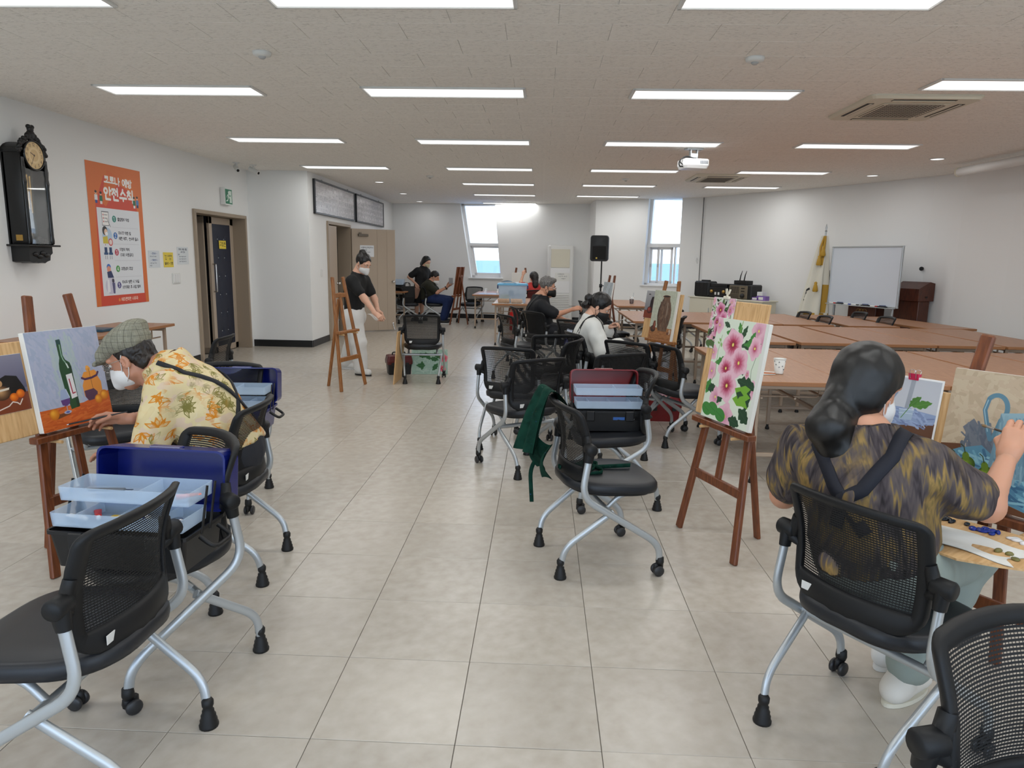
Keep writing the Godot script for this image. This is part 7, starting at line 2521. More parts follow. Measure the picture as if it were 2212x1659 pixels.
func _palette() -> void:
	var o := thing("palette", "wooden palette with blue, white and green oil paint", "palette")
	o.transform = Transform3D(Basis(Vector3.UP, deg_to_rad(-50)) * Basis(Vector3.RIGHT, 0.04), P(1.385, 0.655, 2.0))
	var st := ST(false)
	var poly := PackedVector2Array([Vector2(-0.24, 0.13), Vector2(0.24, 0.13), Vector2(0.24, -0.10), Vector2(0.10, -0.11), Vector2(0.03, -0.15), Vector2(-0.06, -0.19), Vector2(-0.14, -0.18), Vector2(-0.24, -0.10)])
	prism(st, poly, 0.0, 0.006, Transform3D(Basis(Vector3.RIGHT, Vector3.FORWARD, Vector3.UP), Vector3.ZERO))
	part("board", st, M.board, o)
	var r := RandomNumberGenerator.new()
	r.seed = 4
	for q in [[-0.17, 0.09, Color(0.06, 0.09, 0.13), 5], [-0.09, 0.085, Color(0.08, 0.18, 0.55), 9], [0.03, 0.08, Color(0.88, 0.88, 0.88), 10], [0.13, 0.075, Color(0.07, 0.18, 0.09), 8], [0.02, -0.06, Color(0.45, 0.42, 0.22), 3]]:
		st = ST()
		for k in q[3]:
			ball(st, Vector3(q[0] + r.randf_range(-0.04, 0.04), 0.009, -q[1] + r.randf_range(-0.016, 0.016)), Vector3(r.randf_range(0.008, 0.018), r.randf_range(0.003, 0.008), r.randf_range(0.006, 0.012)), Basis(Vector3.UP, r.randf() * 3), 5)
		part("paint_blob", st, mat(q[2], 0.2), o)
	st = ST()
	var t := o.transform
	cloth_sheet(st, func(u: float, v: float) -> Vector3: return t * Vector3(lerpf(-0.24, 0.05, u) + 0.02 * sin(v * 7.0), 0.010 + 0.004 * sin(u * 6.0) + 0.003 * sin(v * 9.0), lerpf(-0.02, 0.13, v) + 0.01 * sin(u * 8.0)), 14, 8, 0.0015)
	tag(part("paper_towel", st, M.paper), "torn white paper towel lying on the palette", "paper towel")
	o = thing("oil_cup", "round metal oil cup on the palette's edge", "oil cup")
	o.transform = t * Transform3D(Basis.IDENTITY, Vector3(0.20, 0.0065, -0.05))
	st = ST()
	lathe(st, [Vector2(0, 0), Vector2(0.022, 0), Vector2(0.032, 0.012), Vector2(0.030, 0.022), Vector2(0.020, 0.03), Vector2(0.022, 0.036), Vector2(0.018, 0.036), Vector2(0.016, 0.03), Vector2(0.0, 0.02)], 20)
	part("cup", st, mat(Color(0.55, 0.50, 0.45), 0.25, 0.9), o)

# ---------------------------------------------------------------- people: bodies meshed from a distance field
class Field:
	var prims := []       # [kind, op, k, data...]
	var verts := PackedVector3Array()
	var norms := PackedVector3Array()
	var index := PackedInt32Array()
	func cap(a: Vector3, b: Vector3, ra: float, rb: float, k := 0.03, op := 0) -> void:
		prims.append([0, op, k, a, b, ra, rb])
	func ell(c: Vector3, r: Vector3, b: Basis, k := 0.02, op := 0) -> void:
		prims.append([1, op, k, c, b.inverse(), r, b])
	func cut(o: Vector3, n: Vector3) -> void:          # keeps what lies behind the plane
		prims.append([2, 2, 0.004, o, n.normalized()])
	func chain(p: Array, r: Array, k := 0.02) -> void:
		for i in p.size() - 1: cap(p[i], p[i + 1], r[i], r[i + 1], k)
	static func one(q: Array, p: Vector3) -> float:
		if q[0] == 0:
			var ab: Vector3 = q[4] - q[3]
			var t := clampf((p - q[3]).dot(ab) / maxf(ab.length_squared(), 1e-8), 0.0, 1.0)
			return p.distance_to(q[3] + ab * t) - lerpf(q[5], q[6], t)
		if q[0] == 1:
			var l: Vector3 = q[4] * (p - q[3])
			var r: Vector3 = q[5]
			var k0 := (l / r).length()
			var k1 := (l / (r * r)).length()
			return k0 * (k0 - 1.0) / maxf(k1, 1e-6)
		return (p - q[3]).dot(q[4])
	static func join(v: float, d: float, k: float, op: int) -> float:
		if op == 0:
			var h := maxf(k - absf(v - d), 0.0) / k
			return minf(v, d) - h * h * k * 0.25
		if op == 1: d = -d
		return maxf(v, d)
	func dist(p: Vector3) -> float:
		var v := 1.0
		for q in prims: v = join(v, one(q, p), q[2], q[1])
		return v
	func normal(p: Vector3) -> Vector3:
		var e := 0.004
		return Vector3(dist(p + Vector3(e, 0, 0)) - dist(p - Vector3(e, 0, 0)), dist(p + Vector3(0, e, 0)) - dist(p - Vector3(0, e, 0)), dist(p + Vector3(0, 0, e)) - dist(p - Vector3(0, 0, e))).normalized()
	func surface(from: Vector3, dir: Vector3) -> Vector3:      # outward from a point inside
		var p := from + dir.normalized() * 0.5
		for i in 40:
			var d := dist(p)
			if d < 0.001: break
			p -= dir.normalized() * d * 0.8
		return p
	func bounds(q: Array) -> AABB:
		if q[0] == 0:
			var r: float = maxf(q[5], q[6])
			return AABB(q[3], Vector3.ZERO).expand(q[4]).grow(r)
		var b: Basis = q[6]
		var r: Vector3 = q[5]
		var e := (b.x * r.x).abs() + (b.y * r.y).abs() + (b.z * r.z).abs()
		return AABB(q[3] - e, e * 2.0)
	func bake(cell: float, wrinkle := 0.0, freq := 12.0, sd := 1) -> void:
		var all := AABB()
		var first := true
		for q in prims:
			if q[0] == 2 or q[1] != 0: continue
			all = bounds(q) if first else all.merge(bounds(q))
			first = false
		all = all.grow(cell * 3.0 + 0.02)
		var nx := int(all.size.x / cell) + 2
		var ny := int(all.size.y / cell) + 2
		var nz := int(all.size.z / cell) + 2
		var o := all.position
		var g := PackedFloat32Array()
		g.resize(nx * ny * nz)
		g.fill(1.0)
		var sy := nx
		var sz := nx * ny
		for q in prims:
			var k: float = q[2]
			var op: int = q[1]
			var i0 := 0
			var j0 := 0
			var l0 := 0
			var i1 := nx
			var j1 := ny
			var l1 := nz
			if q[0] != 2:
				var b := bounds(q).grow((k if op == 0 else 0.004) + cell * 1.6)
				i0 = clampi(int((b.position.x - o.x) / cell), 0, nx)
				j0 = clampi(int((b.position.y - o.y) / cell), 0, ny)
				l0 = clampi(int((b.position.z - o.z) / cell), 0, nz)
				i1 = clampi(int((b.end.x - o.x) / cell) + 2, 0, nx)
				j1 = clampi(int((b.end.y - o.y) / cell) + 2, 0, ny)
				l1 = clampi(int((b.end.z - o.z) / cell) + 2, 0, nz)
			for l in range(l0, l1):
				for j in range(j0, j1):
					var at := i0 + j * sy + l * sz
					var p := o + Vector3(i0, j, l) * cell
					for i in range(i0, i1):
						var v := g[at]
						if op == 0 or v < 0.05:
							g[at] = join(v, one(q, p), k, op)
						at += 1
						p.x += cell
		if wrinkle > 0.0:
			var f := FastNoiseLite.new()
			f.seed = sd
			f.frequency = freq
			f.fractal_octaves = 2
			for l in nz:
				for j in ny:
					for i in nx:
						var at := i + j * sy + l * sz
						if absf(g[at]) < cell * 2.5 + wrinkle:
							g[at] += f.get_noise_3d(o.x + i * cell, (o.y + j * cell) * 0.6, o.z + l * cell) * wrinkle
		# surface nets
		var id := PackedInt32Array()
		id.resize(g.size())
		id.fill(-1)
		var base := verts.size()
		for l in nz - 1:
			for j in ny - 1:
				var at := j * sy + l * sz
				for i in nx - 1:
					var a := g[at]
					var b := g[at + 1]
					var c := g[at + sy]
					var d := g[at + sy + 1]
					var e := g[at + sz]
					var f := g[at + sz + 1]
					var h := g[at + sz + sy]
					var m := g[at + sz + sy + 1]
					var neg := int(a < 0) + int(b < 0) + int(c < 0) + int(d < 0) + int(e < 0) + int(f < 0) + int(h < 0) + int(m < 0)
					if neg > 0 and neg < 8:
						var s := Vector3.ZERO
						var n := 0
						if (a < 0) != (b < 0):
							s += Vector3(a / (a - b), 0, 0)
							n += 1
						if (c < 0) != (d < 0):
							s += Vector3(c / (c - d), 1, 0)
							n += 1
						if (e < 0) != (f < 0):
							s += Vector3(e / (e - f), 0, 1)
							n += 1
						if (h < 0) != (m < 0):
							s += Vector3(h / (h - m), 1, 1)
							n += 1
						if (a < 0) != (c < 0):
							s += Vector3(0, a / (a - c), 0)
							n += 1
						if (b < 0) != (d < 0):
							s += Vector3(1, b / (b - d), 0)
							n += 1
						if (e < 0) != (h < 0):
							s += Vector3(0, e / (e - h), 1)
							n += 1
						if (f < 0) != (m < 0):
							s += Vector3(1, f / (f - m), 1)
							n += 1
						if (a < 0) != (e < 0):
							s += Vector3(0, 0, a / (a - e))
							n += 1
						if (b < 0) != (f < 0):
							s += Vector3(1, 0, b / (b - f))
							n += 1
						if (c < 0) != (h < 0):
							s += Vector3(0, 1, c / (c - h))
							n += 1
						if (d < 0) != (m < 0):
							s += Vector3(1, 1, d / (d - m))
							n += 1
						id[at] = verts.size()
						verts.append(o + (Vector3(i, j, l) + s / n) * cell)
						norms.append(Vector3(b + d + f + m - a - c - e - h, c + d + h + m - a - b - e - f, e + f + h + m - a - b - c - d).normalized())
					at += 1
		var face := func(p: int, q: int, r: int, s: int, turn: bool) -> void:
			if p < 0 or q < 0 or r < 0 or s < 0: return
			if turn: index.append_array(PackedInt32Array([p, q, r, p, r, s]))
			else: index.append_array(PackedInt32Array([p, r, q, p, s, r]))
		for l in range(1, nz - 1):
			for j in range(1, ny - 1):
				for i in range(1, nx - 1):
					var at := i + j * sy + l * sz
					if id[at] < 0: continue
					var a := g[at] < 0
					if a != (g[at + 1] < 0): face.call(id[at - sy - sz], id[at - sz], id[at], id[at - sy], not a)
					if a != (g[at + sy] < 0): face.call(id[at - 1 - sz], id[at - 1], id[at], id[at - sz], not a)
					if a != (g[at + sz] < 0): face.call(id[at - 1 - sy], id[at - sy], id[at], id[at - 1], not a)
		prims_done()
	var kept := []
	func prims_done() -> void:
		kept = prims
	func mesh() -> ArrayMesh:
		var a := []
		a.resize(Mesh.ARRAY_MAX)
		a[Mesh.ARRAY_VERTEX] = verts
		a[Mesh.ARRAY_NORMAL] = norms
		a[Mesh.ARRAY_INDEX] = index
		var m := ArrayMesh.new()
		m.add_surface_from_arrays(Mesh.PRIMITIVE_TRIANGLES, a)
		return m

# a hand: palm, four fingers and a thumb. along points down the fingers, palm out of the palm, curl bends the fingers
func hand(f: Field, wrist: Vector3, along: Vector3, palm: Vector3, right: bool, curl: float, cell: float, s := 1.0) -> void:
	var z := along.normalized()
	var y := (palm - z * palm.dot(z)).normalized()
	var x := y.cross(z) * (1.0 if right else -1.0)       # towards the little finger side
	var keep := f.prims
	f.prims = []
	var q := func(a: float, b: float, c: float) -> Vector3: return wrist + (x * a + y * b + z * c) * s
	f.cap(q.call(0, 0, -0.03), q.call(0, 0, 0.02), 0.026 * s, 0.028 * s, 0.01)
	for k in 4:
		f.cap(q.call(-0.004 + (k - 1.5) * 0.007, 0, 0.01), q.call((k - 1.5) * 0.019, 0, 0.085 - absf(k - 1.2) * 0.004), 0.019 * s, 0.0125 * s, 0.012)
	var lens := [[0.036, 0.024, 0.020], [0.042, 0.027, 0.022], [0.038, 0.025, 0.021], [0.030, 0.019, 0.018]]
	for k in 4:
		var p: Vector3 = q.call((k - 1.5) * 0.0195, 0, 0.085 - absf(k - 1.2) * 0.004)
		var ang := 0.0
		var rad := 0.0098 if k < 3 else 0.0085
		for j in 3:
			ang += curl * [0.55, 0.75, 0.45][j] * (1.0 + 0.08 * k)
			var n: Vector3 = p + (z * cos(ang) + y * sin(ang) + x * (k - 1.5) * 0.03) * lens[k][j] * s
			f.cap(p, n, rad * s, (rad - 0.001) * s, 0.003)
			p = n
			rad -= 0.001
	var t0: Vector3 = q.call(-0.020, 0.006, 0.018)
	var t1: Vector3 = q.call(-0.042, 0.018 + 0.010 * curl, 0.050)
	var t2: Vector3 = q.call(-0.040 + 0.014 * curl, 0.024 + 0.016 * curl, 0.084)
	var t3: Vector3 = q.call(-0.034 + 0.022 * curl, 0.026 + 0.022 * curl, 0.108)
	f.chain([t0, t1, t2, t3], [0.016 * s, 0.0125 * s, 0.0105 * s, 0.009 * s], 0.006)
	f.bake(cell)
	f.prims = keep

func head_shape(f: Field, t: Transform3D, cell: float, s := 1.0) -> void:
	var keep := f.prims
	f.prims = []
	var b := t.basis
	var q := func(x: float, y: float, z: float) -> Vector3: return t * (Vector3(x, y, z) * s)
	f.ell(q.call(0, 0.035, -0.015), Vector3(0.076, 0.088, 0.094) * s, b)
	f.ell(q.call(0, -0.035, 0.022), Vector3(0.063, 0.080, 0.072) * s, b, 0.03)
	f.ell(q.call(0, -0.100, 0.058), Vector3(0.030, 0.020, 0.026) * s, b, 0.03)
	f.cap(q.call(-0.05, -0.065, 0.0), q.call(0, -0.098, 0.05), 0.022 * s, 0.022 * s, 0.03)
	f.cap(q.call(0.05, -0.065, 0.0), q.call(0, -0.098, 0.05), 0.022 * s, 0.022 * s, 0.03)
	f.cap(q.call(0, 0.008, 0.092), q.call(0, -0.034, 0.110), 0.009 * s, 0.013 * s, 0.012)
	f.cap(q.call(-0.012, -0.040, 0.098), q.call(0.012, -0.040, 0.098), 0.009 * s, 0.009 * s, 0.008)
	f.cap(q.call(-0.045, 0.024, 0.078), q.call(0.045, 0.024, 0.078), 0.011 * s, 0.011 * s, 0.02)
	f.cap(q.call(-0.018, -0.068, 0.090), q.call(0.018, -0.068, 0.090), 0.008 * s, 0.008 * s, 0.008)
	f.cap(q.call(-0.015, -0.080, 0.088), q.call(0.015, -0.080, 0.088), 0.008 * s, 0.008 * s, 0.006)
	for e in [-1, 1]:
		f.ell(q.call(e * 0.032, 0.004, 0.096), Vector3(0.017, 0.011, 0.012) * s, b, 0.004, 1)
		f.ell(q.call(e * 0.080, -0.012, -0.012), Vector3(0.009, 0.032, 0.020) * s, b * Basis(Vector3.UP, e * 0.35), 0.006)
		f.ell(q.call(e * 0.088, -0.010, -0.006), Vector3(0.005, 0.018, 0.010) * s, b * Basis(Vector3.UP, e * 0.35), 0.003, 1)
	f.cap(q.call(0, -0.05, -0.035), q.call(0, -0.16, -0.05), 0.052 * s, 0.050 * s, 0.03)
	f.bake(cell)
	f.prims = keep

func eyes(o: Node3D, t: Transform3D, s := 1.0) -> void:
	var st := ST()
	for e in [-1, 1]: ball(st, t * (Vector3(e * 0.032, 0.003, 0.082) * s), Vector3(0.013, 0.009, 0.009) * s, t.basis, 6)
	part("eye", st, mat(Color(0.80, 0.78, 0.75), 0.2), o)
	st = ST()
	for e in [-1, 1]: ball(st, t * (Vector3(e * 0.032, 0.002, 0.0895) * s), Vector3(0.0055, 0.0055, 0.003) * s, t.basis, 6)
	part("iris", st, mat(Color(0.07, 0.045, 0.03), 0.15), o)
	st = ST()
	for e in [-1, 1]:
		tube(st, [t * (Vector3(e * 0.016, 0.027, 0.094) * s), t * (Vector3(e * 0.034, 0.032, 0.090) * s), t * (Vector3(e * 0.050, 0.026, 0.080) * s)], 0.0032 * s, 5)
	part("brow", st, mat(Color(0.09, 0.07, 0.06), 0.8), o)

func mask_on(o: Node3D, t: Transform3D, m: Material, cell: float, s := 1.0, drop := 0.0) -> void:
	var f := Field.new()
	var b := t.basis
	var q := func(x: float, y: float, z: float) -> Vector3: return t * (Vector3(x, y - drop, z) * s)
	f.ell(q.call(0, -0.060, 0.034), Vector3(0.069, 0.062, 0.078) * s, b, 0.01)
	f.cap(q.call(0, -0.020, 0.095), q.call(0, -0.085, 0.105), 0.020 * s, 0.026 * s, 0.03)
	f.cut(q.call(0, -0.012, 0.1), b * Vector3(0, 1, -0.35))
	f.cut(q.call(0, -0.02, 0.012), b * Vector3(0, 0.25, -1))
	f.bake(cell)
	var k := part("face_mask", f.mesh(), m, o)
	var st := ST()
	for e in [-1, 1]:
		tube(st, [q.call(e * 0.066, -0.045, 0.03), q.call(e * 0.078, 0.0, 0.008), q.call(e * 0.088, 0.022 + drop, -0.012)], 0.0022 * s, 5)
		tube(st, [q.call(e * 0.066, -0.090, 0.028), q.call(e * 0.076, -0.065, 0.0), q.call(e * 0.086, -0.038 + drop, -0.018)], 0.0022 * s, 5)
	part("ear_loop", st, m, k)

# a flat band laid on a garment; way is a list of [point inside, outward direction]
func band(o: Node3D, called: String, f: Field, way: Array, w: float, m: Material, n := 6) -> void:
	var pts := []
	for i in way.size() - 1:
		for k in n:
			var t := float(k) / n
			pts.append([way[i][0].lerp(way[i + 1][0], t), way[i][1].lerp(way[i + 1][1], t)])
	pts.append(way[-1])
	var pos := []
	for p in pts: pos.append(f.surface(p[0], p[1]))
	var rings := []
	for i in pos.size():
		var nn := f.normal(pos[i])
		var tan: Vector3 = (pos[mini(i + 1, pos.size() - 1)] - pos[maxi(i - 1, 0)]).normalized()
		var side := tan.cross(nn).normalized() * w / 2
		var p: Vector3 = pos[i] + nn * 0.005
		rings.append([p - side - nn * 0.004, p + side - nn * 0.004, p + side * 0.96 + nn * 0.001, p - side * 0.96 + nn * 0.001])
	var st := ST()
	loft(st, rings, true, true)
	part(called, st, m, o)

func look(at: Vector3, f: Vector3, u := Vector3.UP) -> Transform3D:      # head frame: z is where the face looks
	var z := f.normalized()
	var x := u.cross(z).normalized()
	return Transform3D(Basis(x, z.cross(x), z), at)

# J holds joints: neck, chest, pelvis, sl sr el er wl wr hl hr kl kr al ar (world, left and right are the person's own)
func person(label: String, base: Vector3, J: Dictionary, t: Transform3D, skin: Material, cell: float, girth := 1.0, hs := 1.0) -> Dictionary:
	var o := thing("person", label, "person", base)
	for k in J: J[k] = J[k] - base
	t.origin -= base
	var f := Field.new()
	var g := girth
	f.cap(t * Vector3(0, -0.08, -0.035), J.neck, 0.055, 0.062, 0.05)
	f.cap(J.neck, J.chest, 0.085 * g, 0.115 * g, 0.05)
	f.cap(J.chest, J.pelvis, 0.115 * g, 0.125 * g, 0.06)
	f.cap(J.sl, J.sr, 0.058, 0.058, 0.05)
	for s in ["l", "r"]:
		f.chain([J["s" + s], J["e" + s], J["w" + s]], [0.052, 0.042, 0.026], 0.03)
		f.chain([J["h" + s], J["k" + s], J["a" + s]], [0.085, 0.058, 0.038], 0.04)
		var toe: Vector3 = J.get("t" + s, J["a" + s] + Vector3(0, 0, 0.1))
		f.cap(J["a" + s] + Vector3(0, -0.03, 0), (J["a" + s] + Vector3(0, -0.03, 0)).lerp(toe, 0.45), 0.034, 0.026, 0.02)
	f.bake(cell * 1.25)
	head_shape(f, t, cell * 0.55, hs)
	return {"o": o, "f": f, "t": t, "J": J, "cell": cell, "g": g, "skin": skin, "hs": hs}

func finish(d: Dictionary) -> void:
	part("body", d.f.mesh(), d.skin, d.o)

# upper garment: torso and sleeves reaching a share of the arm (1 is the elbow, 2 the wrist)
func shirt(d: Dictionary, m: Material, sleeve: float, low: float, called := "shirt", loose := 0.016, wrinkle := 0.008) -> Field:
	var J: Dictionary = d.J
	var g: float = d.g
	var f := Field.new()
	f.cap(J.neck, J.chest, 0.088 * g + loose, 0.125 * g + loose, 0.05)
	f.cap(J.chest, J.pelvis, 0.125 * g + loose, 0.135 * g + loose, 0.06)
	var mid: Vector3 = (J.sl + J.sr) * 0.5
	f.cap(J.sl.lerp(mid, 0.1), J.sr.lerp(mid, 0.1), 0.066 + loose * 0.5, 0.066 + loose * 0.5, 0.05)
	f.cap(J.chest.lerp(J.sl, 0.5), J.pelvis.lerp(J.hl, 0.7), 0.085 * g + loose, 0.095 * g + loose, 0.06)
	f.cap(J.chest.lerp(J.sr, 0.5), J.pelvis.lerp(J.hr, 0.7), 0.085 * g + loose, 0.095 * g + loose, 0.06)
	for s in ["l", "r"]:
		var a: Vector3 = J["s" + s]
		var b: Vector3 = J["e" + s]
		var c: Vector3 = J["w" + s]
		if sleeve <= 1.0:
			f.cap(a, a.lerp(b, sleeve), 0.060 + loose, 0.052 + loose * 1.3, 0.04)
		else:
			f.cap(a, b, 0.060 + loose, 0.054 + loose * 1.2, 0.04)
			f.cap(b, b.lerp(c, sleeve - 1.0), 0.054 + loose * 1.2, 0.042 + loose * 1.2, 0.03)
	var up_dir: Vector3 = (J.neck - J.chest).normalized()
	f.cut(J.neck + up_dir * (0.055), up_dir)
	var down: Vector3 = (J.pelvis - J.chest).normalized()
	f.cut(J.pelvis + down * low, down)
	f.bake(d.cell, wrinkle, 9.0, 5)
	part(called, f.mesh(), m, d.o)
	return f

func trousers(d: Dictionary, m: Material, reach := 0.95, loose := 0.012, called := "trousers", wrinkle := 0.008) -> Field:
	var J: Dictionary = d.J
	var f := Field.new()
	var g: float = d.g
	f.cap(J.pelvis, J.pelvis.lerp(J.chest, 0.2), 0.128 * g + loose, 0.122 * g + loose, 0.05)
	for s in ["l", "r"]:
		f.cap(J.pelvis, J["h" + s], 0.11 * g, 0.092 + loose, 0.05)
		f.cap(J["h" + s], J["k" + s], 0.092 + loose, 0.062 + loose, 0.04)
		f.cap(J["k" + s], J["k" + s].lerp(J["a" + s], reach), 0.062 + loose, 0.044 + loose * 1.4, 0.03)
	f.bake(d.cell, wrinkle, 9.0, 8)
	part(called, f.mesh(), m, d.o)
	return f

func shoe(d: Dictionary, side: String, m: Material, sole: Material) -> void:
	var J: Dictionary = d.J
	var a: Vector3 = J["a" + side]
	var toe: Vector3 = J["t" + side]
	var dir := Vector3(toe.x - a.x, 0, toe.z - a.z).normalized()
	var f := Field.new()
	var y0: float = -d.o.position.y
	var heel := Vector3(a.x, y0 + 0.045, a.z) - dir * 0.05
	f.cap(heel, heel + dir * 0.17, 0.042, 0.040, 0.03)
	f.cap(heel + dir * 0.03 + Vector3(0, 0.02, 0), heel + dir * 0.05 + Vector3(0, 0.05, 0), 0.044, 0.042, 0.03)
	f.cut(Vector3(0, y0 + 0.012, 0), Vector3.DOWN)
	f.bake(minf(d.cell, 0.01))
	var s := part("shoe", f.mesh(), m, d.o)
	var st := ST()
	var rings := []
	for y in [0.0, 0.016]:
		var ring := []
		for k in 24:
			var t := TAU * k / 24
			ring.append(heel + dir * (0.085 + cos(t) * 0.128) + dir.cross(Vector3.UP) * sin(t) * 0.044 + Vector3(0, y - 0.045 + 0.001, 0))
		rings.append(ring)
	rings.reverse()
	loft(st, rings)
	part("sole", st, sole, s)

func hair_mat(c: Color) -> StandardMaterial3D:
	var im := noise_image(128, Vector2(40, 3), ramp([c * 0.6, c, c * 1.5]), 61, 3)
	var m := tri_mat(im, 0.12, 0.42, 0.5)
	return m

func brush(label: String, a: Vector3, b: Vector3, dark: Color) -> void:
	var o := thing("paintbrush", label, "paintbrush")
	var st := ST()
	var d := (b - a).normalized()
	var l := a.distance_to(b)
	tube(st, [a, a + d * l * 0.4, a + d * (l - 0.06)], [0.0025, 0.0045, 0.0038], 8)
	part("handle", st, mat(dark, 0.3), o)
	st = ST()
	tube(st, [b - d * 0.06, b - d * 0.025], [0.0042, 0.0045], 8)
	part("ferrule", st, M.chrome, o)
	st = ST()
	tube(st, [b - d * 0.025, b - d * 0.01, b], [0.0045, 0.0055, 0.001], 8)
	part("bristles", st, mat(Color(0.55, 0.45, 0.32), 0.8), o)

func spectacles(o: Node3D, t: Transform3D, s := 1.0) -> void:
	var st := ST()
	for e in [-1, 1]:
		var loop := []
		for k in 17:
			var a := TAU * k / 16
			loop.append(t * (Vector3(e * 0.034 + cos(a) * 0.024, 0.0 + sin(a) * 0.019, 0.108) * s))
		tube(st, loop, 0.0016, 5, Vector3.ZERO, 1.0, false)
		tube(st, [t * (Vector3(e * 0.058, 0.006, 0.106) * s), t * (Vector3(e * 0.080, 0.008, 0.05) * s), t * (Vector3(e * 0.084, 0.004, -0.02) * s)], 0.0016, 5)
	tube(st, [t * (Vector3(-0.010, 0.003, 0.110) * s), t * (Vector3(0.010, 0.003, 0.110) * s)], 0.0016, 5)
	part("spectacles", st, M.chrome, o)

func floral() -> Image:
	var p := Pic.new(512, 512, Color(0.84, 0.775, 0.60))
	p.strokes(160, 1, 0, 0, 512, 512, 80, 30, [Color(0.84, 0.78, 0.61), Color(0.82, 0.75, 0.58), Color(0.85, 0.79, 0.65), Color(0.83, 0.74, 0.64)], 0.3, 1.5)
	var r := RandomNumberGenerator.new()
	r.seed = 23
	for k in 60:
		var c := Vector2(r.randf_range(20, 492), r.randf_range(20, 492))
		var a := r.randf_range(0, TAU)
		var orange := k % 3 != 0
		var col := Color(0.80, 0.50, 0.14) if orange else Color(0.47, 0.44, 0.22)
		var n := r.randi_range(3, 5)
		for j in n:
			var b := a + (j - n / 2.0) * 0.5
			var l := r.randf_range(38, 64)
			var tip := c + Vector2(l, 0).rotated(b)
			var side := Vector2(0, l * 0.17).rotated(b)
			var m := c.lerp(tip, 0.5)
			if j % 2 == 0 or not orange: p.line([c, m + side, tip, m - side, c], 4.6 if orange else 3.6, col)
			else: p.poly([c, m + side, tip, m - side], col)
			p.line([c, c.lerp(tip, 0.8)], 1.6, col)
		if not orange:
			for j in 4: p.line([c + Vector2(8 * j, 4).rotated(a), c + Vector2(8 * j + 8, 18).rotated(a)], 2.2, col)
	return p.done()

func tiedye() -> Image:
	var f := FastNoiseLite.new()
	f.seed = 77
	f.fractal_octaves = 3
	f.frequency = 1.0
	var im := Image.create(384, 384, false, Image.FORMAT_RGB8)
	var gr := ramp([Color(0.13, 0.115, 0.12), Color(0.28, 0.255, 0.265), Color(0.36, 0.325, 0.315), Color(0.47, 0.395, 0.26), Color(0.60, 0.49, 0.30), Color(0.33, 0.31, 0.21)], [0.0, 0.3, 0.5, 0.62, 0.8, 1.0])
	for y in 384:
		for x in 384:
			var u := x / 384.0
			var v := y / 384.0
			var comb := f.get_noise_2d(u * 34.0, v * 1.2) * 0.10
			var s := f.get_noise_2d(u * 5.0 + 3.0, (v + comb) * 5.5)
			var s2 := f.get_noise_2d(u * 15.0, v * 2.4 + 9.0)
			im.set_pixel(x, y, gr.sample(clampf(0.47 + s * 0.62 + s2 * 0.22, 0, 1)))
	return im

func plaid() -> Image:
	var p := Pic.new(256, 256, Color(0.54, 0.53, 0.47))
	var r := RandomNumberGenerator.new()
	r.seed = 9
	for k in 700:
		var h := r.randf() < 0.5
		var q := Vector2(r.randf_range(0, 256), r.randf_range(0, 256))
		var g := r.randf_range(0.42, 0.66)
		p.line([q, q + (Vector2(r.randf_range(12, 60), 0) if h else Vector2(0, r.randf_range(12, 60)))], r.randf_range(0.8, 2.0), Color(g, g * 0.99, g * 0.90))
	for k in 5:
		p.line([Vector2(k * 52 + 10, 0), Vector2(k * 52 + 10, 256)], 1.6, Color(0.22, 0.21, 0.20))
		p.line([Vector2(0, k * 52 + 20), Vector2(256, k * 52 + 20)], 1.6, Color(0.24, 0.23, 0.22))
	return p.done()

func _people() -> void:
	var skin := mat(Color(0.78, 0.57, 0.46), 0.5)
	skin.subsurf_scatter_enabled = true
	skin.subsurf_scatter_strength = 0.12
	var skin2 := mat(Color(0.72, 0.51, 0.41), 0.5)
	var fair := mat(Color(0.84, 0.65, 0.55), 0.5)
	var white_mask := mat(Color(0.88, 0.875, 0.87), 0.7)
	var black_mask := mat(Color(0.045, 0.045, 0.05), 0.6)
	_man_in_cap(skin2, white_mask)
	_tie_dye_woman(skin, white_mask)
	_woman_in_white_trousers(fair, white_mask)
	_woman_in_white_top(fair, black_mask)
	_grey_haired_man(skin, black_mask)
	_far_people(fair, skin, white_mask)

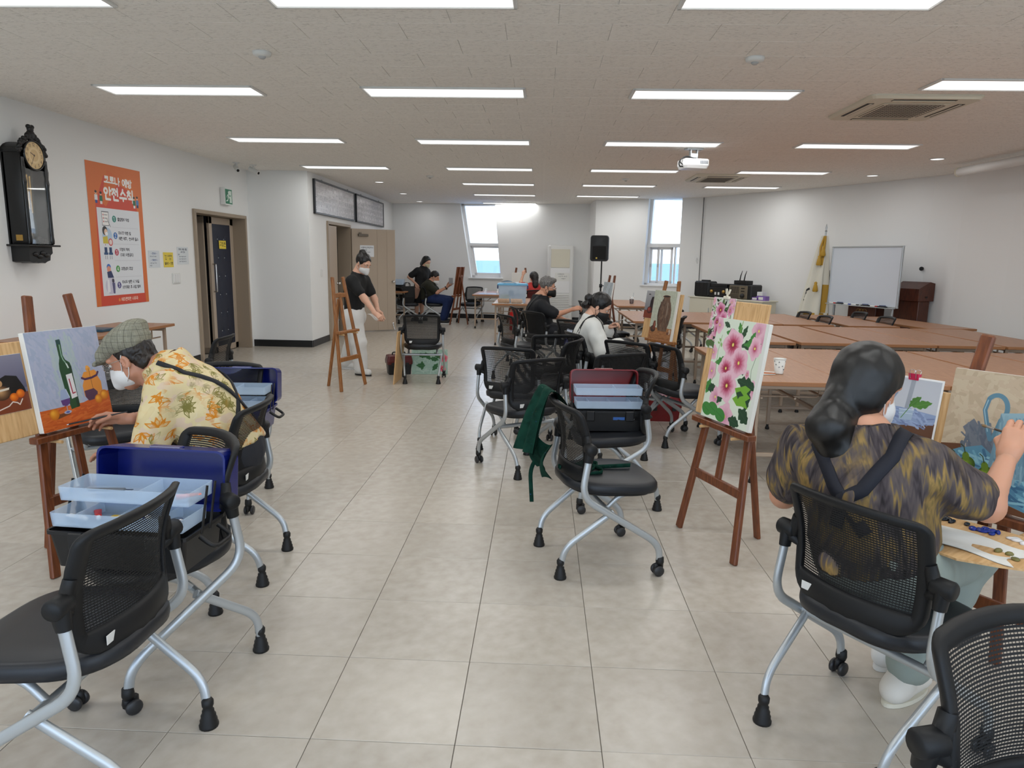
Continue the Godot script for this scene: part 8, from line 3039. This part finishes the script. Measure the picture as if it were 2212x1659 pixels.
func _man_in_cap(skin: Material, mask: Material) -> void:
	var t := look(P(-1.86, 0.995, 3.08), Vector3(-0.90, -0.40, 0.04), Vector3(-0.4, 0.9, 0))
	var J := {"neck": P(-1.68, 0.945, 3.08), "chest": P(-1.56, 0.80, 3.08), "pelvis": P(-1.42, 0.585, 3.08), "sl": P(-1.625, 0.885, 2.91), "sr": P(-1.72, 0.885, 3.26), "el": P(-1.665, 0.655, 2.84), "er": P(-1.84, 0.675, 3.34), "wl": P(-1.86, 0.60, 2.93), "wr": P(-1.965, 0.69, 3.17), "hl": P(-1.47, 0.56, 2.98), "hr": P(-1.47, 0.56, 3.18), "kl": P(-1.86, 0.53, 2.94), "kr": P(-1.86, 0.53, 3.24), "al": P(-1.80, 0.10, 2.95), "ar": P(-1.80, 0.10, 3.24), "tl": P(-1.96, 0.03, 2.95), "tr": P(-1.96, 0.03, 3.24)}
	var d := person("seated man in grey flat cap and yellow floral shirt painting", P(-1.45, 0, 3.08), J, t, skin, 0.0115, 1.08)
	t = d.t
	hand(d.f, J.wr, Vector3(-0.95, 0.05, 0.15), Vector3(0.05, -0.6, 0.8), true, 0.75, 0.0035)
	hand(d.f, J.wl, Vector3(-0.9, -0.1, -0.2), Vector3(0, -1, 0), false, 0.4, 0.004)
	finish(d)
	var fl := tri_mat(floral(), 0.46, 0.75, 0.3)
	var s := shirt(d, fl, 0.92, 0.03, "shirt", 0.018, 0.010)
	var dark := mat(Color(0.13, 0.14, 0.17), 0.8)
	trousers(d, dark)
	shoe(d, "l", M.black, M.rubber)
	shoe(d, "r", M.black, M.rubber)
	# collar
	var st := ST()
	var cf: Vector3 = (t.origin - J.neck).normalized()
	var side := cf.cross(Vector3(0, 0, 1)).normalized()
	var rings := []
	for k in 3:
		var ring := []
		for i in 22:
			var a := TAU * i / 22
			var rad: float = [0.098, 0.088, 0.080][k]
			ring.append(J.neck + cf * [0.005, 0.035, 0.055][k] + (side * cos(a) + cf.cross(side) * sin(a)) * rad)
		rings.append(ring)
	loft(st, rings, true, false)
	part("collar", st, fl, d.o)
	# apron straps crossing on the back
	var strap := mat(Color(0.045, 0.055, 0.085), 0.7)
	var bk := Vector3(0.75, 0.65, 0.0)
	var X: Vector3 = J.chest.lerp(J.pelvis, 0.42)
	band(d.o, "apron_strap", s, [[J.neck.lerp(J.sl, 0.55), Vector3(-0.35, 0.9, 0.1)], [J.chest.lerp(J.sl, 0.55), Vector3(0.35, 0.9, 0.25)], [X + Vector3(-0.03, 0.03, 0.02), bk], [J.pelvis + Vector3(0.0, 0.02, -0.08), Vector3(0.9, 0.1, -0.3)]], 0.022, strap)
	band(d.o, "apron_strap", s, [[J.neck.lerp(J.sr, 0.55), Vector3(-0.35, 0.9, -0.1)], [J.chest.lerp(J.sr, 0.5), Vector3(0.45, 0.85, -0.2)], [X, bk], [J.pelvis + Vector3(0.0, 0.05, 0.08), Vector3(0.8, 0.1, 0.6)]], 0.022, strap)
	# hair under the cap
	var h := Field.new()
	var q := func(x: float, y: float, z: float) -> Vector3: return t * Vector3(x, y, z)
	h.ell(q.call(0, 0.030, -0.020), Vector3(0.081, 0.090, 0.098), t.basis)
	h.cap(q.call(-0.05, -0.04, -0.075), q.call(0.05, -0.04, -0.075), 0.032, 0.032, 0.03)
	h.cut(q.call(0, 0.02, 0.025), t.basis * Vector3(0, -0.3, 1))
	h.cut(q.call(0, -0.075, -0.05), t.basis * Vector3(0, -1, 0.55))
	for e in [-1, 1]: h.ell(q.call(e * 0.088, -0.03, 0.0), Vector3(0.02, 0.045, 0.034), t.basis, 0.004, 1)
	h.bake(0.006, 0.006, 40.0, 3)
	part("hair", h.mesh(), hair_mat(Color(0.10, 0.07, 0.055)), d.o)
	# flat cap
	var c := Field.new()
	c.ell(q.call(0, 0.095, -0.010), Vector3(0.098, 0.055, 0.128), t.basis * Basis(Vector3.RIGHT, 0.30), 0.02)
	c.ell(q.call(0, 0.070, -0.035), Vector3(0.092, 0.060, 0.088), t.basis, 0.03)
	c.cap(q.call(-0.045, 0.055, 0.10), q.call(0.045, 0.055, 0.10), 0.020, 0.020, 0.04)
	c.cap(q.call(-0.035, 0.036, 0.150), q.call(0.035, 0.036, 0.150), 0.008, 0.008, 0.045)
	c.cut(q.call(0, 0.030, 0.0), t.basis * Vector3(0, -1, -0.12))
	c.bake(0.006, 0.004, 25.0, 4)
	part("flat_cap", c.mesh(), tri_mat(plaid(), 0.13, 0.85, 0.2), d.o)
	mask_on(d.o, t, mask, 0.005)
	eyes(d.o, t)
	spectacles(d.o, t)
	brush("long dark paintbrush in the hand of the man in the cap", P(-1.93, 0.735, 3.13), P(-2.235, 0.668, 3.06), Color(0.06, 0.05, 0.06))

func _tie_dye_woman(skin: Material, mask: Material) -> void:
	var t := look(P(1.05, 1.085, 2.24), Vector3(0.86, -0.22, -0.42))
	var J := {"neck": P(1.03, 0.925, 2.17), "chest": P(1.03, 0.78, 2.13), "pelvis": P(1.03, 0.585, 2.07), "sl": P(0.895, 0.875, 2.30), "sr": P(1.145, 0.885, 2.05), "el": P(0.88, 0.66, 2.42), "er": P(1.315, 0.785, 2.0), "wl": P(1.08, 0.66, 2.52), "wr": P(1.43, 0.905, 2.115), "hl": P(1.02, 0.565, 2.17), "hr": P(1.13, 0.565, 2.04), "kl": P(1.32, 0.55, 2.46), "kr": P(1.44, 0.55, 2.24), "al": P(1.34, 0.10, 2.46), "ar": P(1.27, 0.10, 2.24), "tl": P(1.47, 0.03, 2.56), "tr": P(1.40, 0.03, 2.33)}
	var d := person("seated woman in brown tie-dye T-shirt painting with her back turned", P(1.05, 0, 2.1), J, t, skin, 0.0115, 1.02)
	t = d.t
	hand(d.f, J.wr, Vector3(0.40, 0.80, -0.25), Vector3(0.6, -0.2, -0.7), true, 0.85, 0.0035)
	hand(d.f, J.wl, Vector3(0.9, 0.0, -0.3), Vector3(0, -1, 0), false, 0.4, 0.004)
	finish(d)
	var s := shirt(d, tri_mat(tiedye(), 0.62, 0.8, 0.25), 0.70, 0.05, "shirt", 0.020, 0.012)
	var sage := mat(Color(0.56, 0.60, 0.57), 0.8)
	trousers(d, sage, 0.92, 0.02)
	var apron_m := mat(Color(0.60, 0.64, 0.61), 0.85)
	var st := ST()
	cloth_sheet(st, func(u: float, v: float) -> Vector3: return P(lerpf(1.10, 1.44, u), 0.642 - 0.10 * v * v + 0.012 * sin(u * 11.0 + v * 3.0), lerpf(2.30, 2.02, v) + lerpf(0.0, 0.12, u)) - d.o.position, 16, 12, 0.004)
	part("apron_skirt", st, apron_m, d.o)
	shoe(d, "l", M.white, M.white)
	shoe(d, "r", mat(Color(0.84, 0.82, 0.78), 0.6), M.cream)
	var strap := mat(Color(0.035, 0.05, 0.11), 0.75)
	var bk := Vector3(-0.68, 0.12, 0.72)
	var X: Vector3 = J.chest.lerp(J.pelvis, 0.05) + Vector3(-0.02, 0.0, 0.0)
	band(d.o, "apron_strap", s, [[J.neck.lerp(J.sl, 0.62), Vector3(0.1, 1, 0.0)], [J.neck.lerp(J.sl, 0.55) + Vector3(0, -0.05, 0), Vector3(-0.6, 0.55, 0.55)], [J.chest.lerp(J.sl, 0.22), bk], [X, bk], [J.chest.lerp(J.pelvis, 0.5) + Vector3(0.03, 0, 0.03), bk]], 0.042, strap)
	band(d.o, "apron_strap", s, [[J.neck.lerp(J.sr, 0.62), Vector3(0.1, 1, 0.0)], [J.neck.lerp(J.sr, 0.55) + Vector3(0, -0.05, 0), Vector3(-0.45, 0.55, 0.70)], [J.chest.lerp(J.sr, 0.25), bk], [X, bk], [J.chest.lerp(J.pelvis, 0.5) + Vector3(-0.03, 0, -0.03), bk]], 0.042, strap)
	# hair: full dark cap and a low ponytail
	var q := func(x: float, y: float, z: float) -> Vector3: return t * Vector3(x, y, z)
	var h := Field.new()
	h.ell(q.call(0, 0.040, -0.022), Vector3(0.098, 0.108, 0.116), t.basis, 0.03)
	h.ell(q.call(0, -0.025, -0.045), Vector3(0.090, 0.085, 0.088), t.basis, 0.03)
	h.cut(q.call(0, 0.05, 0.065), t.basis * Vector3(0, -0.35, 1))
	h.ell(q.call(0.085, -0.055, 0.055), Vector3(0.06, 0.075, 0.06), t.basis, 0.004, 1)
	h.ell(q.call(-0.085, -0.055, 0.055), Vector3(0.06, 0.075, 0.06), t.basis, 0.004, 1)
	var c0: Vector3 = q.call(0.0, -0.075, -0.125)
	h.cap(q.call(0, -0.03, -0.09), c0, 0.045, 0.030, 0.03)
	var dn := Vector3(-0.02, -1, 0.05)
	h.cap(c0, c0 + dn * 0.06 + Vector3(-0.03, 0, 0.03), 0.042, 0.058, 0.03)
	h.cap(c0 + dn * 0.06 + Vector3(-0.02, 0, 0.03), c0 + dn * 0.15 + Vector3(0.03, 0, 0.02), 0.058, 0.056, 0.04)
	h.cap(c0 + dn * 0.14 + Vector3(0.02, 0, 0.03), c0 + dn * 0.22 + Vector3(0.02, 0, 0.03), 0.052, 0.032, 0.04)
	h.cap(c0 + dn * 0.05 + Vector3(0.04, 0, 0.0), c0 + dn * 0.13 + Vector3(0.05, 0, 0.0), 0.035, 0.04, 0.04)
	h.bake(0.006, 0.004, 14.0, 6)
	part("hair", h.mesh(), hair_mat(Color(0.03, 0.025, 0.025)), d.o)
	# twisted hair tie in black and cream
	st = ST()
	var st2 := ST()
	for k in 14:
		var a := TAU * k / 14
		var c: Vector3 = c0 + t.basis * Vector3(cos(a) * 0.034, sin(a) * 0.034, 0.012)
		ball(st if k % 2 == 0 else st2, c, Vector3(0.009, 0.009, 0.009), Basis.IDENTITY, 5)
	var tie := part("hair_tie", st, mat(Color(0.80, 0.74, 0.60), 0.5), d.o)
	part("bead", st2, M.black, tie)
	mask_on(d.o, t, mask, 0.006)
	brush("slim paintbrush in the tie-dye woman's hand", P(1.50, 0.955, 2.13), P(1.475, 0.955, 2.33), Color(0.32, 0.25, 0.20))

func _woman_in_white_trousers(skin: Material, mask: Material) -> void:
	var t := look(P(-2.185, 1.385, 8.60), Vector3(0.78, -0.50, 0.42))
	var J := {"neck": P(-2.27, 1.23, 8.62), "chest": P(-2.32, 1.04, 8.64), "pelvis": P(-2.34, 0.76, 8.67), "sl": P(-2.22, 1.17, 8.78), "sr": P(-2.30, 1.17, 8.46), "el": P(-2.10, 0.94, 8.78), "er": P(-2.13, 0.965, 8.40), "wl": P(-2.03, 0.80, 8.66), "wr": P(-1.98, 0.80, 8.30), "hl": P(-2.34, 0.72, 8.76), "hr": P(-2.33, 0.72, 8.58), "kl": P(-2.42, 0.42, 8.90), "kr": P(-2.25, 0.41, 8.55), "al": P(-2.56, 0.10, 9.05), "ar": P(-2.24, 0.09, 8.58), "tl": P(-2.42, 0.03, 9.0), "tr": P(-2.07, 0.03, 8.50)}
	var d := person("woman in black T-shirt and white trousers bending forward beside an empty easel", P(-2.3, 0, 8.65), J, t, skin, 0.015, 0.84, 0.95)
	t = d.t
	hand(d.f, J.wr, Vector3(0.75, -0.45, 0.3), Vector3(-0.2, -0.6, -0.6), true, 1.25, 0.006, 0.95)
	hand(d.f, J.wl, Vector3(0.5, -0.8, 0.1), Vector3(0, 0, 1), false, 0.5, 0.006, 0.95)
	finish(d)
	shirt(d, mat(Color(0.045, 0.047, 0.052), 0.8), 0.62, -0.03, "t_shirt", 0.010, 0.006)
	trousers(d, mat(Color(0.87, 0.87, 0.86), 0.8), 0.97, 0.03)
	shoe(d, "l", M.white, M.white)
	shoe(d, "r", M.white, M.black)
	var q := func(x: float, y: float, z: float) -> Vector3: return t * Vector3(x, y, z)
	var h := Field.new()
	h.ell(q.call(0, 0.038, -0.022), Vector3(0.083, 0.092, 0.100), t.basis)
	h.cut(q.call(0, 0.04, 0.05), t.basis * Vector3(0, -0.5, 1))
	h.cut(q.call(0, -0.05, -0.05), t.basis * Vector3(0, -1, 0.3))
	h.ell(q.call(0, 0.115, -0.075), Vector3(0.042, 0.036, 0.042), t.basis, 0.02)
	h.cap(q.call(0, -0.02, -0.09), q.call(0.02, -0.09, -0.10), 0.02, 0.008, 0.02)
	h.bake(0.009, 0.006, 30.0, 6)
	part("hair", h.mesh(), hair_mat(Color(0.05, 0.042, 0.042)), d.o)
	mask_on(d.o, t, mask, 0.008, 0.95)
	eyes(d.o, t, 0.95)
	var st := ST()
	cloth_sheet(st, func(u: float, v: float) -> Vector3: return P(lerpf(-2.06, -1.94, u) - 0.02 * v, 0.79 - 0.06 * u + 0.015 * sin(u * 5.0), lerpf(8.36, 8.28, v)), 8, 5, 0.003)
	tag(part("tissue", st, M.paper), "white tissue in the hand of the woman in white trousers", "tissue")

func _woman_in_white_top(skin: Material, mask: Material) -> void:
	var t := look(P(0.555, 1.045, 6.58), Vector3(0.80, -0.50, 0.20))
	var J := {"neck": P(0.475, 0.915, 6.60), "chest": P(0.45, 0.77, 6.60), "pelvis": P(0.46, 0.575, 6.58), "sl": P(0.48, 0.87, 6.76), "sr": P(0.48, 0.86, 6.45), "el": P(0.60, 0.68, 6.86), "er": P(0.575, 0.655, 6.36), "wl": P(0.66, 0.82, 6.78), "wr": P(0.745, 0.725, 6.38), "hl": P(0.52, 0.56, 6.68), "hr": P(0.52, 0.56, 6.50), "kl": P(0.93, 0.54, 6.78), "kr": P(0.93, 0.54, 6.56), "al": P(0.93, 0.10, 6.80), "ar": P(0.93, 0.10, 6.58), "tl": P(1.06, 0.03, 6.84), "tr": P(1.06, 0.03, 6.62)}
	var d := person("seated woman in white long sleeves, black apron straps and black mask", P(0.5, 0, 6.58), J, t, skin, 0.015, 0.88, 0.95)
	t = d.t
	hand(d.f, J.wr, Vector3(0.9, 0.1, 0.0), Vector3(0, -1, 0), true, 0.5, 0.005, 0.92)
	hand(d.f, J.wl, Vector3(0.6, 0.6, 0.3), Vector3(0.5, -0.3, 0.5), false, 1.0, 0.005, 0.92)
	finish(d)
	var s := shirt(d, mat(Color(0.84, 0.84, 0.82), 0.85), 1.80, 0.02, "white_top", 0.022, 0.010)
	trousers(d, M.black, 0.95)
	shoe(d, "l", M.black, M.rubber)
	shoe(d, "r", M.black, M.rubber)
	var strap := mat(Color(0.05, 0.05, 0.055), 0.8)
	band(d.o, "apron_strap", s, [[J.neck.lerp(J.sr, 0.6), Vector3(0.3, 1, 0)], [J.chest.lerp(J.sr, 0.5), Vector3(-0.7, 0.6, 0.5)], [J.chest.lerp(J.pelvis, 0.6), Vector3(-1, 0.1, 0.5)]], 0.035, strap)
	band(d.o, "apron_strap", s, [[J.neck.lerp(J.sl, 0.6), Vector3(0.3, 1, 0)], [J.chest.lerp(J.sl, 0.5), Vector3(-0.8, 0.6, -0.1)], [J.chest.lerp(J.pelvis, 0.6), Vector3(-1, 0.1, 0.0)]], 0.035, strap)
	band(d.o, "apron_strap", s, [[J.neck.lerp(J.sr, 0.65), Vector3(0.3, 1, 0)], [J.chest.lerp(J.sr, 0.6), Vector3(0.8, 0.3, 0.6)], [J.chest.lerp(J.pelvis, 0.5), Vector3(1, 0.0, 0.4)]], 0.035, strap)
	var q := func(x: float, y: float, z: float) -> Vector3: return t * Vector3(x, y, z)
	var h := Field.new()
	h.ell(q.call(0, 0.038, -0.020), Vector3(0.086, 0.096, 0.104), t.basis)
	h.cut(q.call(0, 0.04, 0.055), t.basis * Vector3(0, -0.5, 1))
	h.cut(q.call(0, -0.055, -0.05), t.basis * Vector3(0, -1, 0.3))
	for e in [-1, 1]: h.ell(q.call(e * 0.09, -0.05, 0.03), Vector3(0.03, 0.06, 0.04), t.basis, 0.004, 1)
	h.ell(q.call(0.0, 0.010, -0.135), Vector3(0.045, 0.042, 0.042), t.basis, 0.015)
	h.ell(q.call(-0.02, -0.055, -0.125), Vector3(0.048, 0.042, 0.04), t.basis, 0.015)
	h.bake(0.009, 0.006, 30.0, 6)
	part("hair", h.mesh(), hair_mat(Color(0.045, 0.038, 0.038)), d.o)
	mask_on(d.o, t, mask, 0.008, 0.95)
	eyes(d.o, t, 0.95)
	brush("thin paintbrush held by the woman in white", P(0.66, 0.87, 6.72), P(0.84, 0.93, 6.80), Color(0.5, 0.5, 0.5))

func _grey_haired_man(skin: Material, mask: Material) -> void:
	var t := look(P(0.085, 1.115, 9.26), Vector3(0.95, -0.22, 0.1))
	var J := {"neck": P(-0.01, 0.955, 9.26), "chest": P(-0.03, 0.79, 9.25), "pelvis": P(0.0, 0.585, 9.2), "sl": P(0.0, 0.885, 9.44), "sr": P(0.0, 0.875, 9.07), "el": P(0.18, 0.72, 9.52), "er": P(0.20, 0.775, 9.0), "wl": P(0.36, 0.66, 9.46), "wr": P(0.41, 0.835, 9.16), "hl": P(0.05, 0.56, 9.3), "hr": P(0.05, 0.56, 9.1), "kl": P(0.46, 0.54, 9.38), "kr": P(0.46, 0.54, 9.12), "al": P(0.46, 0.10, 9.4), "ar": P(0.46, 0.10, 9.14), "tl": P(0.6, 0.03, 9.42), "tr": P(0.6, 0.03, 9.16)}
	var d := person("seated grey-haired man in navy polo shirt and black mask painting", P(0.05, 0, 9.2), J, t, skin, 0.016, 1.15)
	t = d.t
	hand(d.f, J.wr, Vector3(0.9, 0.25, -0.1), Vector3(0.2, -0.6, -0.6), true, 0.9, 0.006)
	hand(d.f, J.wl, Vector3(1, 0, 0), Vector3(0, -1, 0), false, 0.4, 0.006)
	finish(d)
	var s := shirt(d, mat(Color(0.055, 0.062, 0.085), 0.8), 0.85, 0.04, "polo_shirt", 0.016, 0.008)
	trousers(d, mat(Color(0.09, 0.10, 0.13), 0.8))
	shoe(d, "l", M.black, M.rubber)
	shoe(d, "r", M.black, M.rubber)
	band(d.o, "apron_strap", s, [[J.neck.lerp(J.sr, 0.5), Vector3(0.2, 1, 0)], [J.chest.lerp(J.sr, 0.3), Vector3(-0.9, 0.4, 0.4)], [J.chest.lerp(J.pelvis, 0.5), Vector3(-1, 0.1, 0.1)]], 0.03, M.black)
	var q := func(x: float, y: float, z: float) -> Vector3: return t * Vector3(x, y, z)
	var h := Field.new()
	h.ell(q.call(0, 0.045, -0.022), Vector3(0.086, 0.094, 0.104), t.basis)
	h.cap(q.call(-0.04, 0.10, 0.06), q.call(0.04, 0.10, 0.06), 0.03, 0.03, 0.03)
	h.cut(q.call(0, 0.055, 0.06), t.basis * Vector3(0, -0.6, 1))
	h.cut(q.call(0, -0.04, -0.05), t.basis * Vector3(0, -1, 0.35))
	for e in [-1, 1]: h.ell(q.call(e * 0.09, -0.03, 0.02), Vector3(0.03, 0.05, 0.045), t.basis, 0.004, 1)
	h.bake(0.009, 0.012, 35.0, 6)
	part("hair", h.mesh(), hair_mat(Color(0.40, 0.39, 0.38)), d.o)
	mask_on(d.o, t, mask, 0.008)
	eyes(d.o, t)
	spectacles(d.o, t)
	brush("paintbrush in the grey-haired man's hand", P(0.36, 0.88, 9.10), P(0.66, 0.87, 9.40), Color(0.3, 0.22, 0.15))

func _far_people(fair: Material, skin: Material, mask: Material) -> void:
	# the man in olive
	var t := look(P(-2.41, 1.035, 15.88), Vector3(0.93, -0.35, 0.12))
	var J := {"neck": P(-2.50, 0.90, 15.88), "chest": P(-2.57, 0.77, 15.88), "pelvis": P(-2.56, 0.575, 15.88), "sl": P(-2.52, 0.85, 16.05), "sr": P(-2.52, 0.85, 15.70), "el": P(-2.36, 0.70, 16.05), "er": P(-2.33, 0.70, 15.66), "wl": P(-2.15, 0.80, 15.95), "wr": P(-2.10, 0.83, 15.68), "hl": P(-2.48, 0.56, 15.97), "hr": P(-2.48, 0.56, 15.79), "kl": P(-2.08, 0.53, 16.0), "kr": P(-2.10, 0.52, 15.72), "al": P(-2.20, 0.10, 16.0), "ar": P(-2.22, 0.10, 15.72), "tl": P(-2.06, 0.03, 16.0), "tr": P(-2.08, 0.03, 15.72)}
	var d := person("seated man in olive T-shirt and blue jeans holding up a photo", P(-2.5, 0, 15.88), J, t, skin, 0.02, 1.15)
	t = d.t
	hand(d.f, J.wr, Vector3(0.6, 0.6, 0.1), Vector3(0.6, -0.5, 0), true, 0.6, 0.008)
	hand(d.f, J.wl, Vector3(0.3, 0.9, 0.1), Vector3(0.8, 0, 0.3), false, 0.3, 0.008)
	finish(d)
	shirt(d, mat(Color(0.135, 0.135, 0.085), 0.85), 0.7, 0.05, "t_shirt", 0.018)
	trousers(d, mat(Color(0.075, 0.155, 0.33), 0.85), 0.95, 0.018, "jeans")
	shoe(d, "l", M.black, M.white)
	shoe(d, "r", M.black, M.white)
	_short_hair(d, t, Color(0.075, 0.045, 0.035))
	mask_on(d.o, t, mask, 0.011, 1.0, 0.035)
	var st := ST()
	tube(st, ring_path(0.034, 0, 14), 0.008, 6, Vector3.UP, 1.5, false)
	var w := part("wristwatch", st, M.black, d.o, J.wr + Vector3(-0.03, -0.02, 0))
	w.rotation.z = -0.9
	st = ST(false)
	box(st, Vector3.ZERO, Vector3(0.11, 0.15, 0.002), 0.0, Transform3D(Basis(Vector3.UP, -0.5), P(-2.02, 0.955, 15.66)))
	tag(part("photo_print", st, mat(Color(0.62, 0.62, 0.63), 0.5)), "small grey photo held up by the man in olive", "photo print")
	# the woman standing behind him
	t = look(P(-2.67, 1.37, 16.3), Vector3(0.80, -0.45, 0.35))
	J = {"neck": P(-2.73, 1.22, 16.3), "chest": P(-2.77, 1.05, 16.3), "pelvis": P(-2.82, 0.78, 16.3), "sl": P(-2.68, 1.15, 16.42), "sr": P(-2.86, 1.16, 16.18), "el": P(-2.60, 0.95, 16.48), "er": P(-3.05, 1.02, 16.14), "wl": P(-2.66, 0.84, 16.40), "wr": P(-2.89, 0.87, 16.12), "hl": P(-2.78, 0.74, 16.38), "hr": P(-2.86, 0.74, 16.22), "kl": P(-2.80, 0.42, 16.38), "kr": P(-2.88, 0.42, 16.22), "al": P(-2.80, 0.09, 16.4), "ar": P(-2.90, 0.09, 16.22), "tl": P(-2.68, 0.03, 16.34), "tr": P(-2.78, 0.03, 16.16)}
	d = person("standing woman in black dress with a hand on her hip", P(-2.8, 0, 16.3), J, t, fair, 0.02, 0.9, 0.95)
	t = d.t
	hand(d.f, J.wr, Vector3(0.6, -0.75, 0.2), Vector3(-0.3, 0, 0.9), true, 0.3, 0.008, 0.95)
	hand(d.f, J.wl, Vector3(0.1, -1, 0), Vector3(0.3, 0, 1), false, 0.3, 0.008, 0.95)
	finish(d)
	shirt(d, mat(Color(0.05, 0.048, 0.058), 0.8), 0.75, 0.02, "dress_top", 0.016)
	var f := Field.new()
	f.cap(J.pelvis + Vector3(0, 0.12, 0), (J.kl + J.kr) * 0.5, 0.12, 0.16, 0.03)
	f.cut((J.kl + J.kr) * 0.5 + Vector3(0, 0.0, 0), Vector3.DOWN)
	f.bake(0.02, 0.01, 9.0, 2)
	part("skirt", f.mesh(), mat(Color(0.04, 0.04, 0.048), 0.85), d.o)
	for s in ["l", "r"]: shoe(d, s, M.black, M.rubber)
	var h := Field.new()
	var q := func(x: float, y: float, z: float) -> Vector3: return t * Vector3(x, y, z)
	h.ell(q.call(0, 0.035, -0.02), Vector3(0.092, 0.098, 0.105), t.basis)
	h.cap(q.call(-0.06, -0.03, -0.04), q.call(-0.07, -0.10, -0.03), 0.04, 0.035, 0.03)
	h.cap(q.call(0.06, -0.03, -0.04), q.call(0.07, -0.10, -0.03), 0.04, 0.035, 0.03)
	h.cap(q.call(0, -0.02, -0.07), q.call(0, -0.10, -0.08), 0.06, 0.055, 0.03)
	h.cut(q.call(0, 0.05, 0.05), t.basis * Vector3(0, -0.5, 1))
	h.bake(0.012)
	part("hair", h.mesh(), hair_mat(Color(0.04, 0.035, 0.035)), d.o)
	mask_on(d.o, t, mat(Color(0.80, 0.76, 0.64), 0.8), 0.011, 0.95)
	eyes(d.o, t, 0.95)
	# the woman in coral, from behind
	t = look(P(-0.18, 1.075, 15.5), Vector3(-0.5, -0.1, -0.85))
	J = {"neck": P(-0.18, 0.92, 15.46), "chest": P(-0.18, 0.77, 15.45), "pelvis": P(-0.19, 0.575, 15.42), "sl": P(-0.34, 0.87, 15.42), "sr": P(-0.03, 0.87, 15.52), "el": P(-0.46, 0.95, 15.62), "er": P(0.02, 0.66, 15.6), "wl": P(-0.42, 1.12, 15.75), "wr": P(-0.10, 0.62, 15.75), "hl": P(-0.27, 0.56, 15.5), "hr": P(-0.10, 0.56, 15.52), "kl": P(-0.42, 0.53, 15.85), "kr": P(-0.22, 0.53, 15.92), "al": P(-0.44, 0.1, 15.9), "ar": P(-0.24, 0.1, 15.95), "tl": P(-0.5, 0.03, 16.0), "tr": P(-0.3, 0.03, 16.06)}
	d = person("seated woman in coral top with long brown hair seen from behind", P(-0.18, 0, 15.45), J, t, fair, 0.02, 0.9, 0.95)
	t = d.t
	hand(d.f, J.wl, Vector3(0.1, 0.9, -0.3), Vector3(0.5, 0, -0.8), false, 0.8, 0.008, 0.95)
	hand(d.f, J.wr, Vector3(-0.7, 0.1, -0.6), Vector3(0, -1, 0), true, 0.5, 0.008, 0.95)
	finish(d)
	shirt(d, mat(Color(0.72, 0.20, 0.18), 0.8), 0.55, 0.03, "coral_top", 0.012)
	trousers(d, M.black, 0.95)
	for s in ["l", "r"]: shoe(d, s, M.black, M.rubber)
	h = Field.new()
	q = func(x: float, y: float, z: float) -> Vector3: return t * Vector3(x, y, z)
	h.ell(q.call(0, 0.035, -0.02), Vector3(0.092, 0.098, 0.105), t.basis)
	h.cap(q.call(0, 0.0, -0.07), q.call(0.01, -0.17, -0.10), 0.075, 0.065, 0.04)
	h.cap(q.call(0.02, -0.15, -0.10), q.call(0.05, -0.26, -0.11), 0.06, 0.025, 0.04)
	h.cut(q.call(0, 0.05, 0.05), t.basis * Vector3(0, -0.4, 1))
	h.bake(0.012, 0.008, 25.0, 2)
	part("hair", h.mesh(), hair_mat(Color(0.085, 0.042, 0.035)), d.o)

func _short_hair(d: Dictionary, t: Transform3D, c: Color) -> void:
	var h := Field.new()
	var q := func(x: float, y: float, z: float) -> Vector3: return t * Vector3(x, y, z)
	h.ell(q.call(0, 0.045, -0.020), Vector3(0.088, 0.094, 0.104), t.basis)
	h.cut(q.call(0, 0.05, 0.07), t.basis * Vector3(0, -0.7, 1))
	h.cut(q.call(0, -0.05, -0.05), t.basis * Vector3(0, -1, 0.4))
	for e in [-1, 1]: h.ell(q.call(e * 0.09, -0.03, 0.02), Vector3(0.03, 0.05, 0.045), t.basis, 0.004, 1)
	h.bake(0.012, 0.008, 30.0, 6)
	part("hair", h.mesh(), hair_mat(c), d.o)
